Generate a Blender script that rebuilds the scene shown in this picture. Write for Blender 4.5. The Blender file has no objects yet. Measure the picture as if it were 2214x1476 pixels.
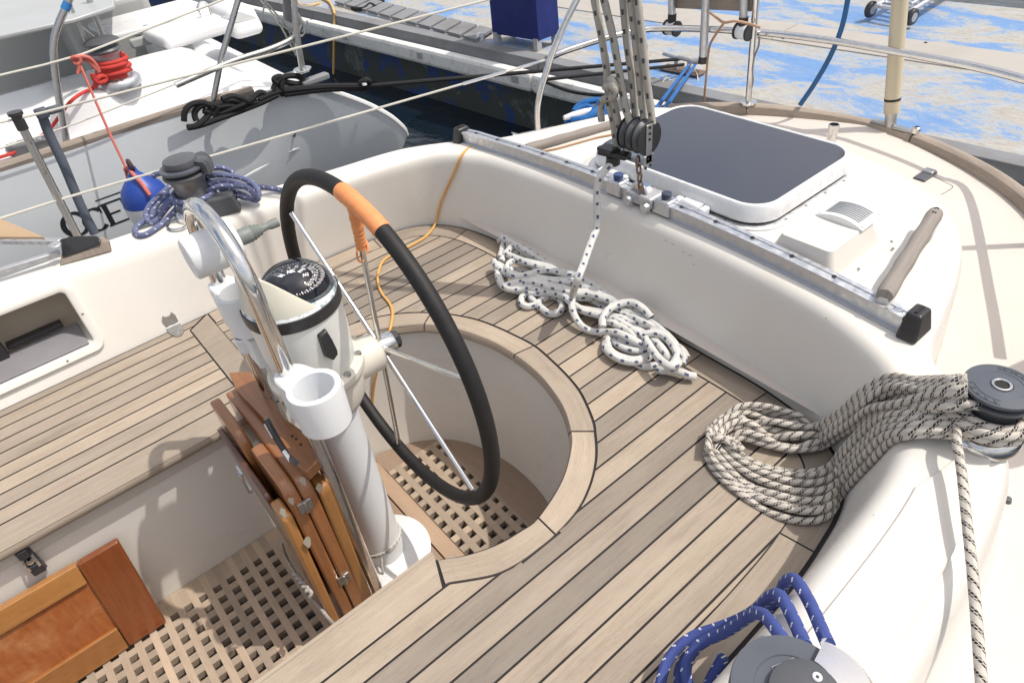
import bpy, bmesh, math, random
from mathutils import Vector, Matrix, noise
from mathutils.bvhtree import BVHTree
random.seed(7)
R = math.radians
S = bpy.context.scene
COL = S.collection
# ------------------------------------------------------------------ camera
FPX, CX, CY = 1481.0, 1107.0, 738.0            # focal length and centre in photo pixels (2214 x 1476)
CR = Vector((0.6389, 0.7630, -0.0986)); CD = Vector((0.4394, -0.4672, -0.7672)); CF = Vector((-0.6315, 0.4468, -0.6337))
CR.normalize(); CF = (CF - CR * CF.dot(CR)).normalized(); CD = CF.cross(CR).normalized()
CAM = Vector((1.135, 0.0, 1.2))
cd = bpy.data.cameras.new('camera'); cam = bpy.data.objects.new('camera', cd); COL.objects.link(cam)
cd.sensor_width = 36.0; cd.lens = 36.0 * FPX / 2214.0; cd.clip_start = 0.05; cd.clip_end = 2000
mw = Matrix((( CR.x, -CD.x, -CF.x, CAM.x), (CR.y, -CD.y, -CF.y, CAM.y), (CR.z, -CD.z, -CF.z, CAM.z), (0, 0, 0, 1)))
cam.matrix_world = mw
S.camera = cam
# ------------------------------------------------------------------ sun and sky
SUN = Vector((0.36, 0.42, 1.0)).normalized()
wd = bpy.data.worlds.new('World'); S.world = wd; wd.use_nodes = True
nt = wd.node_tree; bg = nt.nodes['Background']; sk = nt.nodes.new('ShaderNodeTexSky')
sk.sky_type = 'NISHITA'; sk.sun_disc = False
sk.sun_elevation = math.asin(SUN.z); sk.sun_rotation = math.atan2(SUN.x, SUN.y)
sk.air_density = 1.0; sk.dust_density = 4.0; sk.ozone_density = 1.0
# scattered bright cloud added over the blue to lift the shade
tc = nt.nodes.new('ShaderNodeTexCoord'); sx = nt.nodes.new('ShaderNodeSeparateXYZ'); nt.links.new(tc.outputs['Generated'], sx.inputs[0])
def wm(op, a, b=0.0):
    n = nt.nodes.new('ShaderNodeMath'); n.operation = op
    for i, v in enumerate((a, b)):
        if isinstance(v, (int, float)): n.inputs[i].default_value = v
        else: nt.links.new(v, n.inputs[i])
    return n.outputs[0]
zz = wm('ADD', wm('MAXIMUM', sx.outputs[2], 0.0), 0.25); cv = nt.nodes.new('ShaderNodeCombineXYZ')
nt.links.new(wm('DIVIDE', sx.outputs[0], zz), cv.inputs[0]); nt.links.new(wm('DIVIDE', sx.outputs[1], zz), cv.inputs[1])
cn = nt.nodes.new('ShaderNodeTexNoise'); cn.inputs['Scale'].default_value = 1.5; cn.inputs['Detail'].default_value = 7; cn.inputs['Roughness'].default_value = 0.55; nt.links.new(cv.outputs[0], cn.inputs['Vector'])
crp = nt.nodes.new('ShaderNodeValToRGB'); crp.color_ramp.elements[0].position = 0.40; crp.color_ramp.elements[1].position = 0.62; nt.links.new(cn.outputs['Fac'], crp.inputs[0])
cmx = nt.nodes.new('ShaderNodeMix'); cmx.data_type = 'RGBA'; nt.links.new(crp.outputs[0], cmx.inputs[0]); nt.links.new(sk.outputs[0], cmx.inputs[6]); cmx.inputs[7].default_value = (5.6, 5.3, 5.0, 1)
nt.links.new(cmx.outputs[2], bg.inputs[0]); bg.inputs[1].default_value = 0.15
sl = bpy.data.lights.new('sun', 'SUN'); sl.energy = 2.7; sl.angle = R(0.53); sl.color = (1.0, 0.94, 0.85)
so = bpy.data.objects.new('sun', sl); COL.objects.link(so)
so.rotation_euler = (-SUN).to_track_quat('-Z', 'Y').to_euler()
S.view_settings.view_transform = 'Standard'; S.view_settings.look = 'None'
S.view_settings.exposure = 0.26; S.view_settings.gamma = 1.0
# ------------------------------------------------------------------ pixel rays of the photograph to points at known heights
def ray(x, y): return CF + CR * ((x - CX) / FPX) + CD * ((y - CY) / FPX)
def at(x, y, z=0.0): d = ray(x, y); return CAM + d * ((z - CAM.z) / d.z)
def onY(x, y, Y): d = ray(x, y); return CAM + d * ((Y - CAM.y) / d.y)
def onX(x, y, X): d = ray(x, y); return CAM + d * ((X - CAM.x) / d.x)
def V(*a): return Vector(a)
# ------------------------------------------------------------------ tagging
def empty(name, label, cat, loc=(0, 0, 0), group=None, kind=None):
    o = bpy.data.objects.new(name, None); COL.objects.link(o); o.location = loc; o.empty_display_size = 0.05
    if label: o['label'] = label
    if cat: o['category'] = cat
    if group: o['group'] = group
    if kind: o['kind'] = kind
    return o
def tag(o, label, cat, group=None, kind=None):
    o['label'] = label; o['category'] = cat
    if group: o['group'] = group
    if kind: o['kind'] = kind
    return o
# ------------------------------------------------------------------ mesh builder
class MB:
    def __init__(s): s.v = []; s.f = []; s.uv = []; s.mi = []; s.m = 0; s.col = []
    def add(s, vs, fs, uvs=None, c=0.5):
        n = len(s.v); s.v += [tuple(p) for p in vs]
        for i, f in enumerate(fs):
            s.f.append(tuple(n + k for k in f)); s.mi.append(s.m); s.col.append(c)
            s.uv.append(uvs[i] if uvs else [(vs[k][0], vs[k][1]) for k in f])
    def quadgrid(s, rows, close_u=False, close_v=False, flip=False, u=None, v=None, c=0.5):
        nr, nc = len(rows), len(rows[0]); vs = [p for r in rows for p in r]; fs = []; uvs = []
        if u is None:
            u = [0.0]
            for i in range(1, nr + 1): u.append(u[-1] + (Vector(rows[i % nr][0]) - Vector(rows[i - 1][0])).length)
        if v is None: v = [j / nc for j in range(nc + 1)]
        for i in range(nr if close_u else nr - 1):
            for j in range(nc if close_v else nc - 1):
                a, b = (i % nr) * nc, ((i + 1) % nr) * nc; j2 = (j + 1) % nc
                q = (a + j, b + j, b + j2, a + j2); w = [(u[i], v[j]), (u[i + 1], v[j]), (u[i + 1], v[j + 1]), (u[i], v[j + 1])]
                if flip: q = q[::-1]; w = w[::-1]
                fs.append(q); uvs.append(w)
        s.add(vs, fs, uvs, c)
    def box(s, c, d, rot=None, taper=1.0, cc=0.5):
        x, y, z = d[0] / 2, d[1] / 2, d[2] / 2; P = []
        for k, (a, b, e) in enumerate([(-1,-1,-1),(1,-1,-1),(1,1,-1),(-1,1,-1),(-1,-1,1),(1,-1,1),(1,1,1),(-1,1,1)]):
            t = taper if e > 0 else 1.0
            p = Vector((a * x * t, b * y * t, e * z))
            if rot: p = rot @ p
            P.append(p + Vector(c))
        s.add(P, [(3,2,1,0),(4,5,6,7),(0,1,5,4),(1,2,6,5),(2,3,7,6),(3,0,4,7)], None, cc)
    def prism(s, poly, z0, z1, M=None, cc=0.5):         # poly in xy, extruded z0..z1
        n = len(poly); P = [Vector((p[0], p[1], z0)) for p in poly] + [Vector((p[0], p[1], z1)) for p in poly]
        if M: P = [M @ p for p in P]
        s.add(P, [tuple(range(n))[::-1], tuple(range(n, 2 * n))] + [(i, (i + 1) % n, n + (i + 1) % n, n + i) for i in range(n)], None, cc)
    def lathe(s, prof, c=(0, 0, 0), M=None, n=32, cc=0.5):     # prof [(r,z)...]
        rows = []
        for (r, z) in prof:
            ring = []
            for k in range(n):
                a = 2 * math.pi * k / n; p = Vector((r * math.cos(a), r * math.sin(a), z))
                if M: p = M @ p
                ring.append(p + Vector(c))
            rows.append(ring)
        s.quadgrid(rows, close_v=True, flip=True, c=cc)
    def tube(s, pts, r, n=10, closed=False, cap=True, u0=0.0, rv=None, cc=0.5):
        pts = [Vector(p) for p in pts]; N = len(pts); rows = []; u = [u0]
        T = []
        for i in range(N):
            if closed: t = pts[(i + 1) % N] - pts[i - 1]
            else: t = pts[min(i + 1, N - 1)] - pts[max(i - 1, 0)]
            T.append(t.normalized() if t.length > 1e-9 else Vector((0, 0, 1)))
        nrm = T[0].orthogonal().normalized()
        if abs(T[0].z) < 0.9: nrm = (Vector((0, 0, 1)) - T[0] * T[0].z).normalized()
        for i in range(N):
            nrm = (nrm - T[i] * nrm.dot(T[i]))
            nrm = nrm.normalized() if nrm.length > 1e-6 else T[i].orthogonal().normalized()
            b = T[i].cross(nrm); rr = rv[i] if rv else r
            rows.append([pts[i] + (nrm * math.cos(2 * math.pi * k / n) + b * math.sin(2 * math.pi * k / n)) * rr for k in range(n)])
            if i < N: u.append(u[-1] + (pts[(i + 1) % N] - pts[i]).length)
        s.quadgrid(rows, close_u=closed, close_v=True, u=u, c=cc, flip=True)
        if cap and not closed:
            for row, fl in ((rows[0], True), (rows[-1], False)):
                cpt = sum(row, Vector()) / n; m = len(row)
                s.add([cpt] + row, [((0, 1 + k, 1 + (k + 1) % m) if not fl else (0, 1 + (k + 1) % m, 1 + k)) for k in range(m)], None, cc)
    def build(s, name, mats, parent=None, smooth=True, bevel=0.0, bseg=2, ang=35, sub=0, fixn=True):
        me = bpy.data.meshes.new(name); me.from_pydata(s.v, [], s.f)
        if not isinstance(mats, (list, tuple)): mats = [mats]
        for m in mats: me.materials.append(m)
        uvl = me.uv_layers.new(name='UVMap'); k = 0
        for fi, p in enumerate(me.polygons):
            p.material_index = s.mi[fi]
            for j, li in enumerate(p.loop_indices): uvl.data[li].uv = s.uv[fi][j]
        at_ = me.attributes.new('pid', 'FLOAT', 'FACE')
        for fi in range(len(me.polygons)): at_.data[fi].value = s.col[fi]
        if fixn:
            b = bmesh.new(); b.from_mesh(me); bmesh.ops.remove_doubles(b, verts=b.verts, dist=1e-5)
            bmesh.ops.recalc_face_normals(b, faces=b.faces); b.to_mesh(me); b.free()
        o = bpy.data.objects.new(name, me); COL.objects.link(o)
        if parent: o.parent = parent; o.matrix_parent_inverse = Matrix.Translation(-Vector(parent.location))
        if bevel > 0:
            md = o.modifiers.new('bevel', 'BEVEL'); md.width = bevel; md.segments = bseg; md.limit_method = 'ANGLE'; md.angle_limit = R(ang)
            md.harden_normals = False
        if sub:
            md = o.modifiers.new('sub', 'SUBSURF'); md.levels = sub; md.render_levels = sub
        if smooth:
            me.polygons.foreach_set('use_smooth', [True] * len(me.polygons))
            try: me.set_sharp_from_angle(angle=R(40))
            except Exception: pass
        return o
def cr(P, n=8, closed=False):                     # Catmull-Rom through points
    P = [Vector(p) for p in P]; out = []; N = len(P)
    for i in range(N if closed else N - 1):
        if closed: a, b, c, d = P[i - 1], P[i], P[(i + 1) % N], P[(i + 2) % N]
        else: a, b, c, d = P[max(i - 1, 0)], P[i], P[i + 1], P[min(i + 2, N - 1)]
        for k in range(n):
            t = k / n
            out.append(0.5 * ((2 * b) + (c - a) * t + (2 * a - 5 * b + 4 * c - d) * t * t + (3 * b - a - 3 * c + d) * t ** 3))
    if not closed: out.append(P[-1])
    return out
def even(P, step):                                # resample a polyline at an even step
    P = [Vector(p) for p in P]; L = [0.0]
    for i in range(1, len(P)): L.append(L[-1] + (P[i] - P[i - 1]).length)
    n = max(2, int(L[-1] / step) + 1); out = []; j = 0
    for k in range(n):
        d = L[-1] * k / (n - 1)
        while j < len(L) - 2 and L[j + 1] < d: j += 1
        t = (d - L[j]) / max(1e-9, L[j + 1] - L[j]); out.append(P[j].lerp(P[j + 1], min(1, max(0, t))))
    return out
# ------------------------------------------------------------------ materials
class NT:
    def __init__(s, name):
        s.mat = bpy.data.materials.new(name); s.mat.use_nodes = True; s.t = s.mat.node_tree; s.n = s.t.nodes; s.b = s.n['Principled BSDF']
    def new(s, ty, **kw):
        nd = s.n.new(ty)
        for k, v in kw.items():
            if k in nd.inputs: nd.inputs[k].default_value = v
            else: setattr(nd, k, v)
        return nd
    def l(s, a, b): s.t.links.new(a, b)
    def coord(s, kind='Object', scale=(1, 1, 1), loc=(0, 0, 0)):
        tc = s.n.new('ShaderNodeTexCoord'); mp = s.n.new('ShaderNodeMapping'); mp.inputs['Scale'].default_value = scale; mp.inputs['Location'].default_value = loc
        s.l(tc.outputs[kind], mp.inputs[0]); return mp.outputs[0]
    def noise(s, vec, scale, detail=4, rough=0.55, dist=0.0):
        nd = s.new('ShaderNodeTexNoise', Scale=scale, Detail=detail, Roughness=rough, Distortion=dist); s.l(vec, nd.inputs['Vector']); return nd.outputs['Fac']
    def ramp(s, fac, stops, interp='LINEAR'):
        r = s.n.new('ShaderNodeValToRGB'); r.color_ramp.interpolation = interp; e = r.color_ramp.elements
        while len(e) < len(stops): e.new(0.5)
        for i, (p, c) in enumerate(stops):
            e[i].position = p; e[i].color = (*c, 1) if len(c) == 3 else c
        s.l(fac, r.inputs[0]); return r.outputs[0]
    def mix(s, fac, a, b, mode='MIX'):
        m = s.n.new('ShaderNodeMix'); m.data_type = 'RGBA'; m.blend_type = mode
        for sock, val in ((m.inputs[0], fac), (m.inputs[6], a), (m.inputs[7], b)):
            if hasattr(val, 'is_linked'): s.l(val, sock)
            elif isinstance(val, (int, float)): sock.default_value = val
            else: sock.default_value = (*val, 1)
        return m.outputs[2]
    def math(s, op, a, b=0.0, c=0.0):
        m = s.n.new('ShaderNodeMath'); m.operation = op
        for i, val in enumerate((a, b, c)):
            if hasattr(val, 'is_linked'): s.l(val, m.inputs[i])
            else: m.inputs[i].default_value = val
        return m.outputs[0]
    def bump(s, h, strength=0.2, dist=0.002):
        b = s.new('ShaderNodeBump', Strength=strength, Distance=dist); s.l(h, b.inputs['Height']); s.l(b.outputs[0], s.b.inputs['Normal'])
    def set(s, color=None, rough=0.5, metal=0.0, spec=None, coat=0.0, rsock=None, trans=0.0):
        if color is not None:
            if hasattr(color, 'is_linked'): s.l(color, s.b.inputs['Base Color'])
            else: s.b.inputs['Base Color'].default_value = (*color, 1)
        s.b.inputs['Roughness'].default_value = rough; s.b.inputs['Metallic'].default_value = metal
        if rsock is not None: s.l(rsock, s.b.inputs['Roughness'])
        if spec is not None: s.b.inputs['Specular IOR Level'].default_value = spec
        if coat: s.b.inputs['Coat Weight'].default_value = coat; s.b.inputs['Coat Roughness'].default_value = 0.1
        if trans: s.b.inputs['Transmission Weight'].default_value = trans
        return s.mat
def gel(name, base, dirt, rough=0.32, amt=0.35, bump=0.05):
    m = NT(name); c = m.coord(); n1 = m.noise(c, 3.0, 5); n2 = m.noise(c, 40.0, 4, 0.7)
    f = m.ramp(n1, [(0.45, (0, 0, 0)), (0.8, (amt, amt, amt))]); col = m.mix(f, base, dirt)
    sp = m.ramp(n2, [(0.0, (0.97,) * 3), (0.66, (1, 1, 1)), (0.78, (0.9, 0.88, 0.84))]); col = m.mix(1.0, col, sp, 'MULTIPLY')
    n3 = m.noise(c, 260.0, 2); m.bump(n3, bump, 0.001)
    return m.set(col, rough, rsock=m.ramp(n1, [(0.3, (rough - .08,) * 3), (0.7, (rough + .1,) * 3)]))
def metal(name, col, rough=0.18, streak=0.1, met=1.0):
    m = NT(name); c = m.coord(); n = m.noise(c, 60, 5); n2 = m.noise(c, 9, 3)
    cc = m.mix(m.ramp(n, [(0.4, (0, 0, 0)), (0.75, (streak * 3,) * 3)]), col, tuple(x * 0.55 for x in col))
    m.bump(n2, 0.05, 0.002)
    return m.set(cc, rough, met, rsock=m.ramp(n, [(0.3, (rough * .7,) * 3), (0.7, (rough * 1.7,) * 3)]))
def plastic(name, col, rough=0.45, var=0.25, bump=0.1, sc=80):
    m = NT(name); c = m.coord(); n = m.noise(c, sc, 4); n2 = m.noise(c, sc / 8, 3)
    cc = m.mix(m.ramp(n2, [(0.35, (0, 0, 0)), (0.7, (var,) * 3)]), col, tuple(min(1, x * 1.5 + 0.03) for x in col)); m.bump(n, bump, 0.001)
    return m.set(cc, rough)
def teak(name, a, b, dark, scale=1.0, rough=0.75, gloss=False, uv=True, pidv=0.3):
    m = NT(name); tc = m.n.new('ShaderNodeTexCoord'); src = tc.outputs['UV' if uv else 'Object']
    at_ = m.n.new('ShaderNodeAttribute'); at_.attribute_name = 'pid'
    off = m.n.new('ShaderNodeCombineXYZ'); m.l(m.math('MULTIPLY', at_.outputs['Fac'], 37.0), off.inputs[0]); m.l(m.math('MULTIPLY', at_.outputs['Fac'], 91.0), off.inputs[1])
    ad = m.n.new('ShaderNodeVectorMath'); ad.operation = 'ADD'; m.l(src, ad.inputs[0]); m.l(off.outputs[0], ad.inputs[1])
    def mp(sc):
        q = m.n.new('ShaderNodeMapping'); q.inputs['Scale'].default_value = sc; m.l(ad.outputs[0], q.inputs[0]); return q.outputs[0]
    g1 = m.noise(mp((2.2, 55, 55)), 2.0 * scale, 6, 0.62, 0.6); g2 = m.noise(mp((9, 330, 330)), 2.0 * scale, 4, 0.7, 0.2); bl = m.noise(mp((3, 7, 7)), 1.6 * scale, 3)
    pores = m.noise(mp((45, 500, 500)), 1.5 * scale, 2, 0.5)
    col = m.mix(m.ramp(g1, [(0.25, (0, 0, 0)), (0.75, (1, 1, 1))]), a, b)
    col = m.mix(m.ramp(g2, [(0.48, (0, 0, 0)), (0.8, (0.55,) * 3)]), col, dark)
    col = m.mix(m.ramp(pores, [(0.6, (0, 0, 0)), (0.72, (0.55,) * 3)]), col, dark)
    col = m.mix(m.ramp(bl, [(0.35, (0, 0, 0)), (0.75, (0.5,) * 3)]), col, tuple(x * 1.2 for x in a))
    st = m.noise(mp((1.1, 4.5, 4.5)), 2.6, 5, 0.65); col = m.mix(m.ramp(st, [(0.56, (0, 0, 0)), (0.72, (0.5,) * 3)]), col, tuple(x * 0.72 for x in b))
    pv = m.ramp(at_.outputs['Fac'], [(0.0, (1 - pidv, 1 - pidv * .97, 1 - pidv * .93)), (1.0, (1 + pidv * .35, 1 + pidv * .27, 1 + pidv * .15))])
    col = m.mix(1.0, col, pv, 'MULTIPLY')
    m.bump(m.math('ADD', g2, m.math('MULTIPLY', g1, 0.6)), 0.35 if not gloss else 0.06, 0.0015)
    mt = m.set(col, rough, coat=0.6 if gloss else 0)
    return mt
MT = {}
MT['gel'] = gel('cream_gelcoat', (0.715, 0.695, 0.65), (0.64, 0.58, 0.5), 0.3)
MT['nonslip'] = gel('cream_nonslip', (0.72, 0.68, 0.62), (0.6, 0.54, 0.46), 0.55, bump=0.35)
MT['deck'] = gel('beige_deck_paint', (0.62, 0.57, 0.52), (0.5, 0.44, 0.38), 0.6, bump=0.5)
MT['white'] = gel('white_gelcoat', (0.76, 0.77, 0.78), (0.66, 0.65, 0.62), 0.3, 0.2)
MT['hullgrey'] = gel('pale_grey_hull', (0.60, 0.635, 0.66), (0.48, 0.50, 0.50), 0.2, 0.35)
MT['greygel'] = gel('grey_gelcoat', (0.42, 0.43, 0.42), (0.34, 0.33, 0.31), 0.4, 0.3)
MT['whitepaint'] = gel('white_powder_coat', (0.74, 0.765, 0.79), (0.7, 0.68, 0.62), 0.36, 0.2, bump=0.35)
MT['teak'] = teak('weathered_teak', (0.405, 0.345, 0.28), (0.30, 0.25, 0.20), (0.15, 0.12, 0.095), pidv=0.42)
MT['teakold'] = teak('grey_old_teak', (0.36, 0.31, 0.265), (0.25, 0.21, 0.175), (0.09, 0.07, 0.055), 1.3)
MT['grate'] = teak('grating_teak', (0.47, 0.375, 0.285), (0.38, 0.30, 0.23), (0.23, 0.17, 0.12))
MT['sole'] = teak('sole_teak_board', (0.40, 0.29, 0.21), (0.33, 0.235, 0.17), (0.2, 0.13, 0.09))
MT['caulk'] = plastic('black_caulk', (0.02, 0.016, 0.018), 0.8, 0.1)
MT['steel'] = metal('stainless_steel', (0.72, 0.72, 0.71), 0.12)
MT['steeldull'] = metal('dull_steel', (0.5, 0.5, 0.49), 0.3)
MT['alu'] = metal('grey_anodised_aluminium', (0.62, 0.64, 0.67), 0.38, 0.05)
MT['aludull'] = metal('worn_aluminium', (0.55, 0.56, 0.58), 0.5, 0.15, 0.8)
MT['rust'] = metal('rusty_chain_steel', (0.33, 0.24, 0.19), 0.5, 0.3)
MT['black'] = plastic('black_plastic', (0.022, 0.022, 0.024), 0.35)
MT['dgrey'] = plastic('dark_grey_plastic', (0.075, 0.08, 0.09), 0.42)
MT['leather'] = plastic('black_leather', (0.006, 0.0055, 0.006), 0.62, 0.15, 0.4, 400)
MT['orange'] = plastic('orange_leather', (0.72, 0.27, 0.10), 0.6, 0.25, 0.3, 300)
MT['frame'] = metal('satin_pale_aluminium', (0.78, 0.79, 0.80), 0.5, 0.01, 0.55)
MT['hole'] = plastic('dark_inside', (0.01, 0.01, 0.01), 0.8)
MT['wire'] = plastic('off_white_wire', (0.55, 0.54, 0.48), 0.4)
# ================================================================== SETTING: water and pontoon
WZ = -0.92                                        # water level; z = 0 is the teak of the helm seat
def water():
    m = NT('harbour_water'); c = m.coord(scale=(1, 1, 1)); n = m.noise(c, 2.2, 4, 0.5, 0.4); n2 = m.noise(c, 9.0, 3)
    m.bump(m.math('ADD', n, m.math('MULTIPLY', n2, 0.25)), 0.35, 0.05)
    m.set((0.006, 0.012, 0.02), 0.04, spec=0.5); b = MB()
    b.quadgrid([[V(-400, y, WZ), V(400, y, WZ)] for y in (-400, 400)], flip=True)
    o = b.build('water', m.mat, smooth=False); o['kind'] = 'structure'
water()
# harbour bed so that light does not leak
dk0 = at(650, 20, -0.4); dk1 = at(2214, 365, -0.4)          # near edge of the pontoon deck
dd = (dk1 - dk0); dd.z = 0; dd.normalize(); dn = V(-dd.y, dd.x, 0)     # along, and away from us
if dn.y < 0: dn = -dn
def dpt(a, w, z): p = dk0 + dd * a + dn * w; return V(p.x, p.y, z)
def paint_mat(name, seedloc, th=0.5, greyer=0.0):
    m = NT(name); c = m.coord(loc=seedloc)
    q = m.n.new('ShaderNodeMapping'); q.inputs['Rotation'].default_value = (0, 0, math.atan2(dd.y, dd.x)); q.vector_type = 'TEXTURE'; m.l(c, q.inputs[0])
    q2 = m.n.new('ShaderNodeMapping'); q2.inputs['Scale'].default_value = (0.6, 1.15, 1); m.l(q.outputs[0], q2.inputs[0]); c2 = q2.outputs[0]
    big = m.noise(c2, 2.4, 9, 0.62, 0.5); fine = m.noise(c2, 26, 7, 0.72, 0.5); gr = m.noise(c, 90, 4, 0.7)
    f = m.math('ADD', m.math('MULTIPLY', big, 1.0), m.math('MULTIPLY', fine, 0.42))
    f1 = m.ramp(f, [(th + 0.205, (0, 0, 0)), (th + 0.265, (0.85,) * 3), (th + 0.32, (1, 1, 1))]); f2 = m.ramp(f, [(th + 0.13, (0, 0, 0)), (th + 0.27, (1, 1, 1))])
    cream = m.mix(m.ramp(fine, [(0.35, (0, 0, 0)), (0.7, (1, 1, 1))]), (0.33, 0.315, 0.28), (0.50, 0.485, 0.46))
    blue = m.mix(m.ramp(fine, [(0.35, (0, 0, 0)), (0.65, (1, 1, 1))]), (0.10, 0.235, 0.52), (0.17, 0.31, 0.55))
    col = m.mix(f2, cream, (0.34, 0.40, 0.48)); col = m.mix(f1, col, blue)
    col = m.mix(1.0, col, m.ramp(gr, [(0.3, (0.78, 0.78, 0.76)), (0.6, (1, 1, 1))]), 'MULTIPLY')
    m.bump(m.math('ADD', fine, gr), 0.6, 0.004)
    return m.set(col, 0.75)
M_dock = paint_mat('flaking_blue_paint', (0.3, 1.7, 0)); 
mf = NT('white_fender_board'); c = mf.coord(); n = mf.noise(c, 7, 6, 0.65, 1.0); n2 = mf.noise(c, 40, 5, 0.7)
col = mf.mix(mf.ramp(n, [(0.5, (0, 0, 0)), (0.75, (0.8,) * 3)]), (0.74, 0.76, 0.74), (0.42, 0.42, 0.38)); col = mf.mix(mf.ramp(n2, [(0.62, (0, 0, 0)), (0.68, (0.8,) * 3)]), col, (0.2, 0.17, 0.15))
mf.bump(n2, 0.4, 0.003); M_fender = mf.set(col, 0.6)
ms = NT('pontoon_side'); c = ms.coord(scale=(1, 1, 1.0)); n = ms.noise(c, 3.2, 8, 0.65, 0.6); n2 = ms.noise(c, 14, 5, 0.7)
tz = ms.n.new('ShaderNodeSeparateXYZ'); ms.l(c, tz.inputs[0])
f = ms.math('ADD', n, ms.math('MULTIPLY', tz.outputs[2], 0.35))
col = ms.mix(ms.ramp(n2, [(0.4, (0, 0, 0)), (0.65, (1, 1, 1))]), (0.075, 0.085, 0.08), (0.14, 0.16, 0.155)); col = ms.mix(ms.ramp(f, [(0.30, (0, 0, 0)), (0.34, (1, 1, 1))]), (0.05, 0.06, 0.055), col)
nb = ms.noise(c, 2.1, 7, 0.6, 0.5); col = ms.mix(ms.ramp(nb, [(0.52, (0, 0, 0)), (0.55, (1, 1, 1))]), col, (0.018, 0.05, 0.17)); M_side = ms.set(col, 0.6)
M_grey = gel('grey_weathered_board', (0.21, 0.22, 0.235), (0.13, 0.12, 0.11), 0.7, 0.8, 0.6)
M_con = gel('pale_joint_strip', (0.40, 0.38, 0.35), (0.3, 0.28, 0.25), 0.7, 0.5, 0.4)
def dock():
    P = empty('floating_pontoon', 'long floating pontoon with flaking blue and cream paint astern of the sailboat', 'pontoon', dpt(4, 1, WZ))
    def slab(name, w0, w1, z0, z1, mat, a0=-6.0, a1=22.0, bev=0.006, segs=1):
        b = MB()
        for k in range(segs):
            s0 = a0 + (a1 - a0) * k / segs + (0.006 if k else 0); s1 = a0 + (a1 - a0) * (k + 1) / segs
            q = [dpt(s0, w0, 0), dpt(s1, w0, 0), dpt(s1, w1, 0), dpt(s0, w1, 0)]; b.prism([(p.x, p.y) for p in q], z0, z1, cc=random.random())
        return b.build(name, mat, P, smooth=False, bevel=bev)
    A = at(1642, 81, -0.4); B = at(1642, 45, -0.4); w1 = (A - dk0).dot(dn); w2 = (B - dk0).dot(dn)
    w3 = (at(2130, 10, -0.4) - dk0).dot(dn)
    slab('deck_surface', 0.10, w1, -0.62, -0.40, M_dock); slab('far_deck_surface', w2, w3, -0.62, -0.402, M_dock)
    slab('joint_strip', w1 - 0.02, w2 + 0.02, -0.5, -0.392, M_con, bev=0.003, segs=8)
    slab('edge_board', -0.01, 0.11, -0.52, -0.385, M_grey, segs=9)
    slab('fender_board', -0.10, -0.005, -0.60, -0.46, M_fender, bev=0.03, segs=9)
    slab('side_panel', -0.02, 0.3, -1.3, -0.60, M_side)
    for k in range(22):
        p = dpt(-1.0 + k * 0.62, w1 + 0.02, -0.391) if k % 2 else dpt(-0.8 + k * 0.62, w2 - 0.02, -0.391)
        b = MB(); b.lathe([(0.010, 0), (0.010, 0.003), (0, 0.004)], p, n=8); b.build('strip_screw', MT['hole'], P)
    for k in range(9):
        a = 0.9 + k * 1.14; p = dpt(a, -0.101, -0.525); b = MB()
        b.box(p, (0.075, 0.006, 0.05), Matrix.Rotation(math.atan2(dd.y, dd.x), 3, 'Z')); b.build('edge_plate', MT['aludull'], P, smooth=False)
    return w1, w2, w3
W1, W2, W3 = dock()

# ================================================================== OUR SAILBOAT
BOAT = empty('sailboat', 'cream sailboat with teak cockpit seats seen from inside its cockpit', 'sailboat', (0, 0, 0))
def mir(P): return [V(-p[0], p[1], p[2] if len(p) > 2 else 0) for p in reversed(P)]
TRI = [((0,1.165),(0,1.215),(0,1.925)), ((.18,1.165),(.18,1.213),(.22,1.908)), ((.36,1.163),(.36,1.207),(.42,1.868)), ((.5,1.16),(.5,1.2),(.58,1.79)),
       ((.59,1.15),(.60,1.188),(.685,1.66)), ((.65,1.137),(.675,1.168),(.745,1.51)), ((.70,1.12),(.735,1.145),(.785,1.36)), ((.745,1.095),(.785,1.115),(.815,1.25)),
       ((.785,1.06),(.828,1.075),(.86,1.198)), ((.82,1.01),(.866,1.025),(.95,1.155)), ((.842,.95),(.892,.962),(1.02,1.08)), ((.855,.88),(.909,.885),(1.055,.97)),
       ((.868,.77),(.919,.77),(1.08,.80)), ((.875,.6),(.926,.59),(1.10,.58)), ((.876,.35),(.93,.35),(1.118,.35)), ((.876,.1),(.932,.1),(1.13,.1)), ((.876,-.3),(.935,-.3),(1.14,-.3)), ((.876,-.8),(.94,-.8),(1.145,-.8)), ((.876,-2.2),(.945,-2.2),(1.15,-2.2))]
TP = [(0,1.215),(.18,1.213),(.36,1.207),(.50,1.2),(.59,1.19),(.65,1.17),(.705,1.145),(.75,1.11),(.78,1.065),(.80,1.005),(.815,.94),(.827,.87),(.845,.77),(.873,.62),(.905,.42),(.945,.2),(.985,-.05),(1.01,-.7),(1.03,-2.2)]
OP = [(0,1.925),(.20,1.908),(.35,1.868),(.45,1.80),(.52,1.66),(.575,1.51),(.64,1.375),(.73,1.285),(.815,1.215),(.872,1.14),(.905,1.085),(.93,1.00),(.955,.86),(1.0,.66),(1.035,.44),(1.075,.20),(1.105,-.1),(1.13,-.7),(1.15,-2.2)]
def mir(P): return [V(-p[0], p[1], p[2] if len(p) > 2 else 0) for p in reversed(P)]
def half(i):
    h = [V(t[i][0], t[i][1], 0) for t in TRI]; q = h if i == 0 else [V(p[0], p[1], 0) for p in (TP if i == 1 else OP)]
    return mir(q[1:]) + h
def sstep(a, b, x): t = min(1, max(0, (x - a) / (b - a))); return t * t * (3 - 2 * t)
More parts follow.
